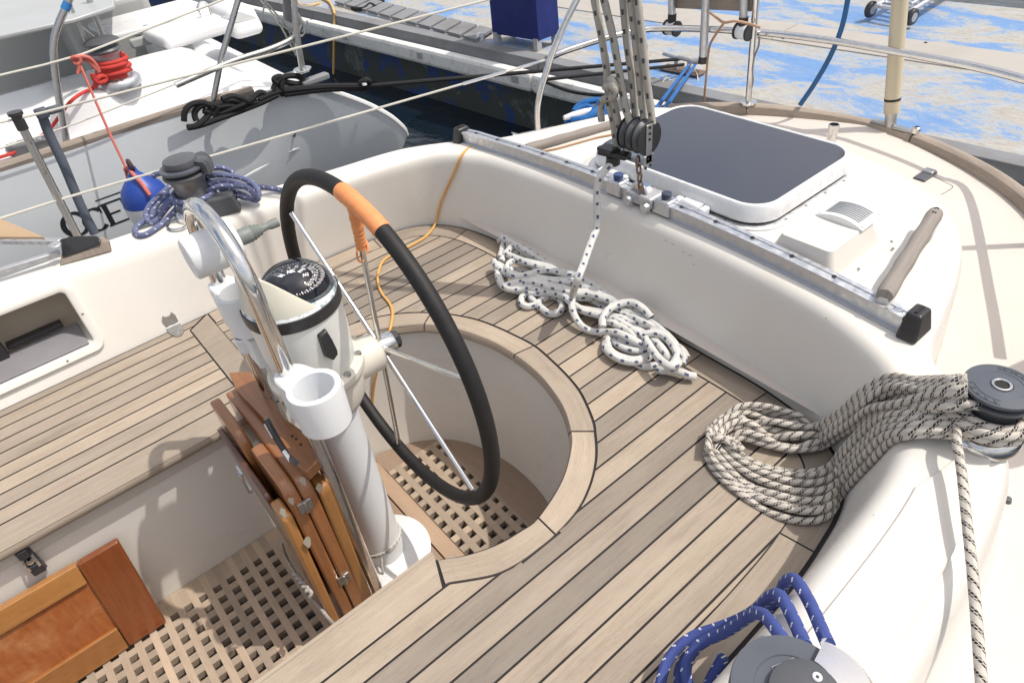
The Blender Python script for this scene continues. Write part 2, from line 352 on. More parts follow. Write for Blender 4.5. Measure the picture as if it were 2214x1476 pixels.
def ztop(x, y):
    w = sstep(0.85, 1.2, y); return 0.25 + 0.032 * (1 - min(1, abs(x) / 0.82) ** 2) * w
Bc, Tc, Oc = (cr(half(i), 8) for i in range(3))
def coaming():
    rows = []
    for b_, t_, o_ in zip(Bc, Tc, Oc):
        z = ztop(t_.x, t_.y); row = [b_ - (t_ - b_) * 0.12 + V(0, 0, -z * 0.12)]
        d = (t_ - b_); n = d.normalized() if d.length > 1e-4 else V(0, 1, 0)
        w = (o_ - t_); wn = w.normalized()
        row.append(b_.lerp(t_, 0.22) + V(0, 0, z * 0.22)); row.append(b_.lerp(t_, 0.45) + V(0, 0, z * 0.45))
        rs = sstep(1.05, 0.85, t_.y) if False else (1 - sstep(0.80, 1.04, t_.y)) * (1 if t_.x > 0 else 0); r = 0.030 + 0.02 * rs; wall = (V(t_.x, t_.y, z) - V(b_.x, b_.y, 0)).normalized()
        c0 = V(t_.x, t_.y, z) - wall * (0.045 + 0.02 * rs); c1 = V(t_.x, t_.y, z) + wn * (0.035 + 0.0 * rs)
        for k in range(7):
            t = k / 6; row.append(c0 * (1 - t) ** 2 + V(t_.x, t_.y, z + 0.0) * 2 * t * (1 - t) + c1 * t * t)
        zo = ztop(o_.x, o_.y) - 0.006
        for t in (0.25, 0.5, 0.75):
            p = c1.lerp(V(o_.x, o_.y, zo), t); p.z = ztop(p.x, p.y) * 1.0 + 0.004 * math.sin(math.pi * t); row.append(p)
        e0 = V(o_.x, o_.y, zo) - wn * 0.03; e1 = V(o_.x, o_.y, zo - 0.05) + wn * 0.012
        for k in range(7):
            t = k / 6; row.append(e0 * (1 - t) ** 2 + V(o_.x, o_.y, zo) * 2 * t * (1 - t) + e1 * t * t)
        zb = 0.03; e = V(o_.x, o_.y, zb + 0.035) + wn * 0.03; row.append(e); row.append(V(o_.x, o_.y, zb) + wn * 0.055); row.append(V(o_.x, o_.y, zb - 0.03) + wn * 0.07)
        rows.append(row)
    b = MB(); b.quadgrid(rows)
    o = b.build('coaming', MT['gel'], BOAT, fixn=True); me = o.data
    # open the wall where the port locker is let in
    bm = bmesh.new(); bm.from_mesh(me)
    def sel(): return [f for f in bm.faces if f.calc_center_median().x < -0.80 and f.calc_center_median().x > -1.02 and f.calc_center_median().z < 0.245 and f.calc_center_median().y < 0.1 and f.calc_center_median().y > -1.1]
    for co, no in (((0, -0.036, 0), (0, 1, 0)), ((0, -0.836, 0), (0, 1, 0)), ((0, 0, 0.060), (0, 0, 1)), ((0, 0, 0.209), (0, 0, 1))):
        fs = sel(); g = list({v for f in fs for v in f.verts}) + list({e_ for f in fs for e_ in f.edges}) + fs
        bmesh.ops.bisect_plane(bm, geom=g, plane_co=co, plane_no=no, dist=1e-6)
    dl = [f for f in sel() if -0.836 < f.calc_center_median().y < -0.036 and 0.060 < f.calc_center_median().z < 0.209 and f.normal.x > 0.5]
    bmesh.ops.delete(bm, geom=dl, context='FACES'); bm.to_mesh(me); bm.free()
    me.update(); return o
COAM = coaming()
# ---- helm well ring
IN_PX = [(1007,1196),(1074,1173),(1126,1143),(1157,1121),(1196,1066),(1218,1021),(1230,972),(1231,938),(1218,890),(1197,853),(1163,811),(1116,770),(1079,747),(1045,728),(1011,714),(957,704),(923,701)]
OUT_PX = [(971,1262),(1013,1255.5),(1074,1243),(1123,1219),(1166,1188),(1205,1155),(1251,1103),(1275.6,1054),(1288,1008.5),(1291,972),(1288,935),(1285,914),(1272,880),(1255,846.5),(1231,816),(1197,782),(1157,746.6),(1130,728),(1068,697),(1011,679),(923,669),(852,672),(808,680.5)]
def symring(px, n=48):
    P = [at(*q) for q in px]; P = [V(p.x, p.y, 0) for p in P]
    P = [p for p in P if p.x > 0.03]; top = max(p.y for p in P)
    tp = [at(*q) for q in px]; ymax = sum(sorted([p.y for p in tp])[-3:]) / 3
    P = P + [V(0, ymax + 0.002, 0)]
    full = P + [V(-p.x, p.y, 0) for p in reversed(P[:-1])]
    return cr(full, 6)
RI = symring([(942,1208),(958.5,1203.6)] + IN_PX); RO = symring([(960,1267)] + OUT_PX)
# x-scan of polylines
def ys(poly, x, closed=True):
    x += 1.3e-5
    out = []; n = len(poly)
    for i in range(n if closed else n - 1):
        a, b_ = poly[i], poly[(i + 1) % n]
        if (a.x - x) * (b_.x - x) < 0: out.append(a.y + (b_.y - a.y) * (x - a.x) / (b_.x - a.x))
    return sorted(out)
def offset_in(path, d):
    out = []
    for i, p in enumerate(path):
        a = path[max(0, i - 1)]; b_ = path[min(len(path) - 1, i + 1)]; t = (b_ - a).normalized(); out.append(p + V(-t.y, t.x, 0) * d)
    return out
side = 1 if True else -1
base = [V(p.x, p.y, 0) for p in Bc]               # from port -y round aft to starboard -y
wallin = offset_in(base, -0.009); marg = offset_in(base, -0.078)
if marg[len(marg) // 2].y > base[len(base) // 2].y: wallin = offset_in(base, 0.009); marg = offset_in(base, 0.078)
FX = 0.345                                        # half width of the footwell
def teakdeck():
    b = MB(); g = 0.0023; zt = 0.0
    def plank_y(x0, x1, lohi, pid, step=0.006):
        # plank along y between x0..x1; lohi(x) -> list of (ya, yb)
        n = max(2, int(round((x1 - x0) / step))); xs = [x0 + (x1 - x0) * k / n for k in range(n + 1)]
        for k in range(n):
            xa, xb = xs[k], xs[k + 1]; A = lohi(xa + 1e-5); B = lohi(xb - 1e-5)
            if len(A) != len(B): A = B = lohi((xa + xb) / 2)
            for (a0, a1), (b0, b1) in zip(A, B):
                if a1 - a0 < 0.002 and b1 - b0 < 0.002: continue
                b.add([V(xa, a0, zt), V(xb, b0, zt), V(xb, b1, zt), V(xa, a1, zt)], [(0, 1, 2, 3)], [[(a0, xa), (b0, xb), (b1, xb), (a1, xa)]], pid)
    def outer(x): q = ys(marg, x, False); return max(q) if q else None
    ring = RO
    ringo = offset_in(ring, 0.0); 
    def fld(x):
        hi = outer(x)
        if hi is None: return []
        hi -= g
        if abs(x) < 0.8: pass
        lo = 0.272 if x < 0 else -2.2
        if x > 0 and x < FX: lo = 0.27
        rr = ys(RO, x, False)
        if abs(x) < 0.4184 and rr: return [(max(rr) + g, hi)]
        if rr and len(rr) >= 2: 
            out = []
            if min(rr) - g > lo: out.append((lo, min(rr) - g))
            out.append((max(rr) + g, hi)); return out
        return [(lo, hi)]
    P = 0.0523; k0 = int(-0.84 / P) - 1
    xmax = max(p.x for p in marg) - g
    for k in range(k0, -k0 + 1):
        x0, x1 = k * P + g, (k + 1) * P - g
        x0 = max(x0, -xmax); x1 = min(x1, xmax)
        if x1 - x0 < 0.004: continue
        pid = random.random()
        if x0 > 0 and x1 < 0.4184: plank_y(x0, x1, lambda x: [q for q in fld(x) if q[0] > 0.5], pid); continue
        if x1 < 0 and x0 > -0.4184: plank_y(x0, x1, lambda x: [q for q in fld(x) if q[0] > 0.5], pid); continue
        plank_y(x0, x1, fld, pid)
    # foremost edge plank of the starboard side and port side seat
    plank_y(FX - 0.012, 0.4184 - g, lambda x: [(-2.2, 0.2985 - max(0, abs(x) - 0.345) * 0.42)], 0.8)
    for k in range(k0, -8):
        x0, x1 = max(k * P + g, -0.866), (k + 1) * P - g
        if x1 - x0 > 0.004: plank_y(x0, x1, lambda x: [(-2.2, 0.198 + max(0, -0.826 - x) * 1.45)], random.random())
    plank_y(-0.4184 + g, -FX + 0.012, lambda x: [(-2.2, 0.2985 - max(0, abs(x) - 0.345) * 0.42)], 0.55)
    # cross plank at the aft end of the port seat, mitred against the wall
    b.add([V(-0.866, 0.27, zt), V(-0.418 - g, 0.27 , zt), V(-0.418 - g, 0.2025, zt), V(-0.822, 0.2025, zt)], [(0, 1, 2, 3)], [[(0.27, 0.0), (0.27, 0.45), (0.2, 0.45), (0.2, 0.04)]], 0.35)
    # margin plank round the helm seat, in pieces
    def strip(A, Bp, cuts, pids):
        L = [0.0]
        for i in range(1, len(A)): L.append(L[-1] + (A[i] - A[i - 1]).length)
        ids = 0
        for i in range(len(A) - 1):
            mid = (L[i] + L[i + 1]) / 2 / L[-1]
            ids = sum(1 for c in cuts if c < mid)
            b.add([A[i], A[i + 1], Bp[i + 1], Bp[i]], [(0, 1, 2, 3)], [[(L[i], 0), (L[i + 1], 0), (L[i + 1], .07), (L[i], .07)]], pids[ids % len(pids)])
    st = [i for i in range(len(base)) if not (base[i].x < 0 and base[i].y < 0.275)]
    wi = [wallin[i] for i in st]; mi_ = [offset_in(base, (marg[0] - base[0]).x / (marg[0]-base[0]).length * 0 + (0.0757 if (marg[len(marg)//2].y < base[len(base)//2].y) == (offset_in(base, 0.01)[len(base)//2].y < base[len(base)//2].y) else -0.0757))[i] for i in st]
    L = [0.0]
    for i in range(1, len(wi)): L.append(L[-1] + (wi[i] - wi[i - 1]).length)
    def cutat(pt): 
        j = min(range(len(wi)), key=lambda q: (wi[q] - pt).length); return j
    jc = sorted(cutat(at(*q)) for q in [(805, 519), (1017, 491), (1519, 767), (1660, 848), (1768, 1197)])
    prev = 0; pid = [0.7, 0.4, 0.85, 0.5, 0.25, 0.6, 0.9]
    for q, j in enumerate(jc + [len(wi) - 1]):
        A = wi[prev:j + 1]; Bq = mi_[prev:j + 1]
        if len(A) > 1:
            A = [p.copy() for p in A]; Bq = [p.copy() for p in Bq]
            if q == 0: A[0].y = 0.2715; Bq[0].y = 0.2715
            ta = (A[1] - A[0]).normalized() * 0.0035; A[0] += ta; Bq[0] += ta
            strip(A, Bq, [], [pid[q]])
        prev = j
    # ring round the helm well, thick, in pieces
    RIs = even(RI, 0.012); ROs = even(RO, (sum((RO[i + 1] - RO[i]).length for i in range(len(RO) - 1))) / (len(RIs) - 0.999))
    n = min(len(RIs), len(ROs)); RIs = RIs[:n]; ROs = ROs[:n]
    def nearest(P_, x, y): return min(range(n), key=lambda q: (P_[q] - at(x, y)).length)
    cuts = [(nearest(RIs, 1156, 1121), nearest(ROs, 1201, 1157)), (nearest(RIs, 1231, 935), nearest(ROs, 1288, 935)), (nearest(RIs, 1113, 770), nearest(ROs, 1154, 745)), (nearest(RIs, 921, 701), nearest(ROs, 934, 669))]
    bounds = [(0, 0)] + cuts + [(n - 1, n - 1)]
    pid = [0.75, 0.95, 0.6, 0.85, 0.65, 0.5]
    for q in range(len(bounds) - 1):
        (i0, o0), (i1, o1) = bounds[q], bounds[q + 1]; m = max(i1 - i0, o1 - o0)
        if m < 2: continue
        A = []; Bq = []
        for k in range(m + 1):
            t = k / m; fi = i0 + (i1 - i0) * t; fo = o0 + (o1 - o0) * t
            A.append(RIs[int(fi)].lerp(RIs[min(n - 1, int(fi) + 1)], fi - int(fi))); Bq.append(ROs[int(fo)].lerp(ROs[min(n - 1, int(fo) + 1)], fo - int(fo)))
        A[0] += (A[1] - A[0]).normalized() * 0.004; Bq[0] += (Bq[1] - Bq[0]).normalized() * 0.004
        rows = []; L = [0]
        for k in range(m + 1):
            if k: L.append(L[-1] + (A[k] - A[k - 1]).length)
            a_, b_ = A[k], Bq[k]; w = (b_ - a_).normalized()
            rows.append([a_ + V(0, 0, -0.032) + w * 0.006, a_ + V(0, 0, -0.022) - w * 0.002, a_ + V(0, 0, -0.008), a_ + V(0, 0, 0.0005) + w * 0.006, b_ - w * 0.0046 + V(0, 0, 0.0005), b_ - w * 0.0046 + V(0, 0, -0.006)])
        b.quadgrid(rows, u=L + [L[-1] + .01], v=[0, .01, .02, .03, .07, .08, .09], c=pid[q])
    return b.build('teak_decking', MT['teak'], BOAT, smooth=True, fixn=False)
TEAK = teakdeck()
def nonslip():
    # textured tread panel moulded into the top of the starboard coaming
    b = MB(); rows = []
    for t_, o_ in zip(Tc, Oc):
        if t_.x < 0.85 or t_.y > 0.93 or t_.y < -2: continue
        w = (o_ - t_); L = w.length; wn = w.normalized(); f = min(1, (0.93 - t_.y) / 0.08 + .15); a_ = 0.048; e_ = max(a_ + .01, L - 0.030)
        m_ = (a_ + e_) / 2; a_ = m_ + (a_ - m_) * f; e_ = m_ + (e_ - m_) * f
        P = [t_ + wn * q for q in (a_, a_ + .002, m_, e_ - .002, e_)]; rows.append([V(p.x, p.y, ztop(p.x, p.y) + h) for p, h in zip(P, (0.0035, .0058, .0058, .0052, 0.0015))])
    b.quadgrid(rows); b.build('nonslip_panel', MT['nonslip'], BOAT)
nonslip()
def seatcore():
    # caulking bed, 3 mm below the planks, with the helm well and footwell left open
    b = MB(); z = -0.003; dark = []
    xs = [-0.88 + 0.005 * k for k in range(353)]
    for k in range(len(xs) - 1):
        xa, xb = xs[k], xs[k + 1]
        def sp(x):
            hi = max(ys(base, x, False) or [0.3]) if abs(x) < 0.876 else 0.2
            rr = ys(RI, x, False)
            if abs(x) < 0.357: return (max(rr) + .004 if rr else 0.85, hi, None)
            if rr and len(rr) >= 2: return (max(rr) + .004, hi, min(rr) - .004)
            return (-2.2, hi, None)
        A = sp(xa); B_ = sp(xb)
        if (A[2] is None) != (B_[2] is None) or abs(A[0] - B_[0]) > 0.3: A = B_ = sp((xa + xb) / 2)
        b.add([V(xa, A[0], z), V(xb, B_[0], z), V(xb, B_[1], z), V(xa, A[1], z)], [(0, 1, 2, 3)])
        if A[2] is not None: b.add([V(xa, -2.2, z), V(xb, -2.2, z), V(xb, B_[2], z), V(xa, A[2], z)], [(0, 1, 2, 3)])
    b.build('caulking', MT['caulk'], BOAT, smooth=False, fixn=False)
    # rounded nose of the port and starboard seats
    for s in (-1, 1):
        b = MB(); prof = [(FX - 0.002, 0.0005), (FX - 0.010, -0.001), (FX - 0.0145, -0.007), (FX - 0.0145, -0.018), (FX - 0.010, -0.026), (FX + 0.0, -0.030), (FX + .02, -0.031)]
        ye = 0.30
        b.quadgrid([[V(s * (x_ ), y, z_) for (x_, z_) in prof] for y in [-2.2 + 0.05 * k for k in range(50)] + [ye]], u=[-2.2 + .05 * k for k in range(52)], v=[0, .01, .02, .03, .04, .05, .06, .07])
        b.build('seat_nosing', MT['teak'], BOAT)
seatcore()
def wells():
    zs = -0.45; b = MB()
    xw = FX + 0.022
    # footwell side walls
    for s in (-1, 1):
        b.quadgrid([[V(s * xw, y, -0.004), V(s * xw, y, -0.2), V(s * (xw - 0.004), y, zs - 0.03)] for y in (-2.2, -1, 0.0, 0.33)])
    # helm well wall
    top = [p for p in RI if p.y > 0.30]; rows = []
    cx, cy = 0.0, 0.44
    for p in even(top, 0.03):
        f = sstep(0.30, 0.56, p.y); d = (p - V(cx, cy, 0)); d.y *= f; d.normalize(); o_ = 0.014 + 0.008 * (1 - f)
        rows.append([p + d * o_ + V(0, 0, -0.004), p + d * (o_ - 0.008 * f) + V(0, 0, -0.15), p + d * (o_ - 0.026 * f) + V(0, 0, -0.35), p + d * (o_ - 0.044 * f - .002) + V(0, 0, zs + 0.012), p + d * (o_ - 0.052 * f - .003) + V(0, 0, zs - 0.03)])
    b.quadgrid(rows)
    o = b.build('footwell_liner', MT['gel'], BOAT)
    # bottom of the well
    b = MB(); b.quadgrid([[V(-0.45, y, zs - 0.05), V(0.45, y, zs - 0.05)] for y in (-2.3, 0.9)])
    b.build('bilge_floor', plastic('dark_grey_well_floor', (0.16, 0.17, 0.165), 0.5), BOAT, smooth=False)
    # dark lip below the port seat with small screws
    b = MB(); b.box((-xw + 0.006, -0.9, -0.052), (0.008, 2.35, 0.038)); b.build('seat_lip', gel('lip_cream', (0.55, 0.52, 0.47), (.4, .36, .3), 0.5), BOAT, smooth=False, bevel=0.003)
    for (x, y) in [(298, 1045), (0, 1183)]:
        p = onX(x, y, -xw + 0.011); b = MB(); b.lathe([(0, 0.002), (0.004, 0.001), (0.0045, 0)], p, Matrix.Rotation(R(90), 3, 'Y'), 8); b.build('lip_screw', MT['steeldull'], BOAT)
wells()
def decks():
    TO = [(0,2.585),(.2,2.56),(.4,2.49),(.57,2.39),(.72,2.25),(.82,2.06),(.9,1.89),(.99,1.67),(1.08,1.44),(1.2,1.1),(1.33,.6),(1.45,0),(1.5,-.8),(1.5,-2.2)]
    T = [V(p[0], p[1], 0.012) for p in TO]; path = cr(mir(T[1:]) + T, 8)
    for p in path: p.z = 0.02
    path = even(path, 0.05)
    # deck sheet: centre line fan, a simple scan in y
    b = MB(); rows = []
    for k in range(101):
        y = -2.2 + 4.76 * k / 100
        hx = max([abs(p.x) for i, p in enumerate(path) if abs(p.y - y) < 0.06] or [0.05])
        rows.append([V(hx * t / 20, y, 0.022 + 0.03 * (1 - abs(t / 20)) ) for t in range(-20, 21)])
    # leave the cockpit open
    b.quadgrid(rows)
    def inck(f):
        c = sum((Vector(b.v[k]) for k in f), Vector()) / len(f); return abs(c.x) < 0.93 and c.y < 1.12
    fz = [i for i, f in enumerate(b.f) if not inck(f)]
    b.f = [b.f[i] for i in fz]; b.uv = [b.uv[i] for i in fz]; b.mi = [b.mi[i] for i in fz]; b.col = [b.col[i] for i in fz]
    b.build('side_deck', MT['deck'], BOAT)
    # cove inside the rail and the rail itself, in lengths with dark joints
    b = MB(); rows = []
    for i, p in enumerate(path):
        t = (path[min(i + 1, len(path) - 1)] - path[max(i - 1, 0)]).normalized(); n = V(t.y, -t.x, 0)
        if n.dot(p - V(0, 0.6, 0)) < 0: n = -n
        rows.append([p - n * 0.05 + V(0, 0, 0.002), p - n * 0.03 + V(0, 0, 0.003), p - n * 0.018 + V(0, 0, 0.008), p - n * 0.012 + V(0, 0, 0.02)])
    b.quadgrid(rows); b.build('deck_cove', gel('tan_deck_edge', (0.60, 0.51, 0.42), (0.45, 0.37, 0.3), 0.5), BOAT)
    joints = [at(1130 - 20, 312, 0.05), at(1113, 313, 0.05), at(1438, 238, 0.05), at(1603, 236, 0.05), at(1962, 298, 0.05)]
    ji = sorted(set([0, len(path) - 1] + [min(range(len(path)), key=lambda q: (path[q] - j).length) for j in joints[1:]]))
    L = [0.0]
    for i in range(1, len(path)): L.append(L[-1] + (path[i] - path[i - 1]).length)
    for a, c in zip(ji[:-1], ji[1:]):
        b = MB(); rows = []; us = []
        for i in range(a, c + 1):
            p = path[i].copy(); t = (path[min(i + 1, len(path) - 1)] - path[max(i - 1, 0)]).normalized(); n = V(t.y, -t.x, 0)
            if n.dot(p - V(0, 0.6, 0)) < 0: n = -n
            if i == a: p += t * 0.003
            if i == c: p -= t * 0.003
            wob = 0.0015 * noise.noise(Vector((L[i] * 3, 0, 0)))
            prof = [(-0.024, 0.0), (-0.025, 0.022), (-0.020, 0.040), (-0.006, 0.048), (0.010, 0.046), (0.022, 0.034), (0.026, 0.012), (0.025, -0.02)]
            rows.append([p + n * (x + wob) + V(0, 0, z + wob) for x, z in prof]); us.append(L[i])
        b.quadgrid(rows, u=us + [us[-1] + .01], v=[k * 0.014 for k in range(9)], c=random.random())
        for row, fl in ((rows[0], 0), (rows[-1], 1)): b.add(row, [tuple(range(8)) if fl else tuple(range(8))[::-1]])
        b.build('toe_rail', MT['teakold'], BOAT)
    # hull
    b = MB(); rows = []
    for i, p in enumerate(path):
        t = (path[min(i + 1, len(path) - 1)] - path[max(i - 1, 0)]).normalized(); n = V(t.y, -t.x, 0)
        if n.dot(p - V(0, 0.6, 0)) < 0: n = -n
        rows.append([p + n * 0.022 + V(0, 0, 0.0), p + n * 0.024 + V(0, 0, -0.2), p - n * 0.02 + V(0, 0, -0.5), p - n * 0.12 + V(0, 0, -0.8), p - n * 0.35 + V(0, 0, -1.2)])
    b.quadgrid(rows); b.build('hull', MT['gel'], BOAT)
    return path
RAIL = decks()
# ================================================================== NEIGHBOURING SAILBOAT (to port of ours)
NB = empty('moored_sailboat', 'white sailboat with pale grey hull lettered OCE moored alongside', 'sailboat', (-3.2, 0.5, WZ))
NX = lambda y: -1.355 - 0.0 * y                                          # x of its rail (world, our centreline = 0)
def nb_hull():
    # sheer line (rail) then transom edge sweeping down and forward
    sheer = [(-2.485, -2.2, .13), (-2.487, -1.0, .12), (-2.490, -0.02, .10), (-2.490, .45, .10), (-2.480, .92, .10), (-2.425, 1.18, .095), (-2.380, 1.29, .09), (-2.335, 1.44, .05), (-2.265, 1.62, -.06), (-2.235, 1.75, -.17), (-2.240, 1.83, -.27), (-2.265, 1.86, -.33)]
    low = [(-2.685, -2.2, -1.1), (-2.685, -1.0, -1.1), (-2.685, -.02, -1.1), (-2.695, .35, -1.1), (-2.715, .7, -1.1), (-2.735, .95, -1.1), (-2.755, 1.1, -1.1), (-2.775, 1.2, -1.05), (-2.755, 1.32, -.95), (-2.735, 1.42, -.88), (-2.685, 1.52, -.8), (-2.635, 1.58, -.75)]
    A = cr(sheer, 6); B_ = cr(low, 6); b = MB(); rows = []
    for p, q in zip(A, B_):
        row = []
        for k in range(13):
            t = k / 12; r = p.lerp(q, t); bulge = 0.10 * math.sin(math.pi * min(1, t * 1.25) * 0.8) * (1 if k else 0)
            row.append(r + V(bulge, 0, 0))
        rows.append(row)
    b.quadgrid(rows, flip=True); b.build('hull', MT['hullgrey'], NB)
    # transom and swim platform, set inside the swept edge
    b = MB(); rows = []
    for p, q in zip(A[-30:], B_[-30:]):
        rows.append([p, p + V(-0.05, -.01, 0.012), p + V(-0.22, -0.03, -0.02), p + V(-1.2, 0.0, -0.04), p + V(-2.4, 0, -.02)])
    b.quadgrid(rows); b.build('transom', MT['white'], NB)
    # thick rounded lip on the swept edge
    b = MB(); b.tube([p + V(-.012, 0, 0.0) for p in A[-32:]], 0.016, 8); b.build('transom_lip', MT['white'], NB)
    # styling creases on the topsides
    for (p0, p1) in (((515, 392), (582, 354)), ((625, 330), (695, 298))):
        b = MB()
        a_ = onX(*p0, -2.40); c_ = onX(*p1, -2.41); a_.x = -2.405; c_.x = -2.412
        pts = [a_.lerp(c_, k / 8) for k in range(9)]; b.tube(pts, 0.006, 6, rv=[0.001 + 0.008 * math.sin(math.pi * k / 8) ** 1 for k in range(9)])
        b.build('hull_rib', MT['hullgrey'], NB)
    b = MB(); p = onX(632, 292, -2.41); b.lathe([(0.0, .012), (0.010, .010), (0.013, 0)], p, Matrix.Rotation(R(90), 3, 'Y'), 12)
    b.tube([p + V(.0, 0, 0), p + V(.03, 0, 0.0), p + V(.035, 0.01, 0.03)], 0.005, 6); b.build('hull_fitting', MT['dgrey'], NB)
    return A
NBA = nb_hull()
def nb_deck():
    rz = 0.10
    # wooden rail
    path = even([V(-2.507, -2.2, .125), V(-2.509, -1, .115), V(-2.510, 0, rz), V(-2.510, .45, rz), V(-2.500, .92, rz), V(-2.450, 1.14, .10)], 0.05); b = MB(); rows = []; u = []
    acc = 0
    for i, p in enumerate(path):
        prof = [(0.020, -0.008), (0.022, 0.012), (0.012, 0.026), (-0.008, 0.028), (-0.020, 0.016), (-0.022, -0.004)]
        rows.append([p + V(x, 0, z) for x, z in prof]); u.append(acc); acc += 0.05
    b.quadgrid(rows, u=u + [acc], v=[0, .02, .04, .06, .08, .1, .12], flip=True)
    b.add(rows[-1], [tuple(range(6))]); b.build('toe_rail', MT['teakold'], NB)
    # deck with moulded coaming: heights over distance d inboard from the rail, varied along y
    def hz(d, y):
        w = 1.0
        dz = 0.005
        foot = 0.07; e = 0.13
        z = dz + 0.14 * sstep(foot, foot + e, d)
        # winch plinth bulging outboard
        g = math.exp(-((y - 0.43) / 0.16) ** 4); z = max(z, (dz + 0.165 * sstep(0.05, 0.11, d)) * g + z * (1 - g))
        if d > 0.52: z = 0.145 - 0.75 * sstep(0.60, 0.66, d)
        if y > 1.02: z = z * (1 - sstep(1.02, 1.3, y)) + (-0.02) * sstep(1.02, 1.3, y)
        return z
    b = MB(); rows = []
    ys_ = [-2.2 + 0.045 * k for k in range(82)]
    for y in ys_:
        if y > 1.42: break
        xr = [p for p in NBA]; p = min(xr, key=lambda q: abs(q.y - y))
        ds = [0.0, 0.02, .04, .05, .06, .07, .08, .09, .10, .11, .12, .13, .14, .15, .16, .17, .18, .19, .20, .21, .23, .27, .33, .40, .48, .55, .59, .605, .615, .63, .645, .655, .67, .9, 1.9]
        rows.append([V(p.x - 0.035 - d, y, min(p.z, 0.1) + hz(d, y) if y < 1.35 else p.z + hz(d, y) * 0.3) for d in ds])
    b.quadgrid(rows, flip=True); b.build('deck_moulding', MT['white'], NB)
    # inside of its cockpit: floor, far seat and the grey panels beyond
    b = MB(); b.box((-4.1, -0.3, -0.32), (1.7, 3.4, 0.02)); b.build('cockpit_sole', MT['greygel'], NB, smooth=False)
    b = MB(); b.box((-4.75, -0.3, 0.0), (0.10, 3.2, 0.62)); b.box((-4.5, -0.3, -0.12), (0.5, 3.2, 0.05)); b.build('far_seat', MT['greygel'], NB, bevel=0.03)
    b = MB(); b.box((-5.05, -0.3, 0.33), (0.5, 3.4, 0.12)); b.build('far_coaming', MT['white'], NB, bevel=0.04)
    b = MB(); c = at(425, 62, 0.27); b.box(c, (0.34, 0.50, 0.07), Matrix.Rotation(R(4), 3, 'Z')); b.build('locker_lid', MT['white'], NB, bevel=0.025, bseg=4)
    b = MB(); c = at(505, 38, 0.27); b.box(c, (0.42, 0.20, 0.16), taper=.8); b.build('helm_step', MT['white'], NB, bevel=0.045, bseg=5)
    b = MB(); c = at(515, 38, 0.352); b.box(c, (0.22, 0.11, 0.006)); b.build('step_pad', MT['greygel'], NB, bevel=0.02, bseg=4)
    b = MB(); c = at(350, 78, 0.245); b.box(c + V(0, 0, .0), (0.04, 0.36, 0.05)); b.build('lid_edge', MT['greygel'], NB, bevel=0.01)
    b = MB(); b.box((-4.1, 1.15, -.1), (1.5, 0.06, 0.6)); b.build('aft_bulkhead', MT['white'], NB, bevel=0.02)
    b = MB(); c = at(240, 75, 0.1); b.box(c, (0.5, 0.55, 0.5)); b.build('seat_back', MT['greygel'], NB, bevel=0.05, bseg=4)
    b = MB(); c = at(330, 40, 0.25); b.box(c, (0.5, 0.65, 0.04), Matrix.Rotation(R(3), 3, 'Z')); b.build('seat_top', MT['white'], NB, bevel=0.015)
    for (px, py) in ((315, 56), (240, 80)):
        b = MB(); c = at(px, py, 0.28 if px > 300 else .37); b.lathe([(0, .004), (.012, .003), (.018, 0)], c, n=14); b.build('drain_cap', MT['aludull'], NB)
    b = MB(); c = at(447, 38, 0.30); b.tube(cr([c + V(0, -.03, 0), c + V(0, -.03, .06), c + V(0, 0, .08), c + V(0, .03, .06), c + V(0, .03, 0)], 5), .007, 8); b.build('grab_loop', MT['steel'], NB)
    # folding table in its cockpit
    return
nb_deck()
def nb_panel():
    # big grey canopy side panel hanging over its cockpit
    b = MB(); zz = 0.55
    P = [at(-60, 100, zz), at(0, 88, zz), at(163, 51, zz), at(250, 22, zz), at(250, -160, zz), at(-60, -160, zz)]
    P = [V(p.x, p.y, 0) for p in P]; b.prism([(p.x, p.y) for p in P], zz, zz + 0.02)
    o = b.build('cockpit_table', gel('grey_table_top', (0.40, 0.42, 0.43), (.33, .34, .34), 0.35), None, bevel=0.006); tag(o, 'grey cockpit table leaf in the neighbouring white sailboat', 'boat table')
nb_panel()
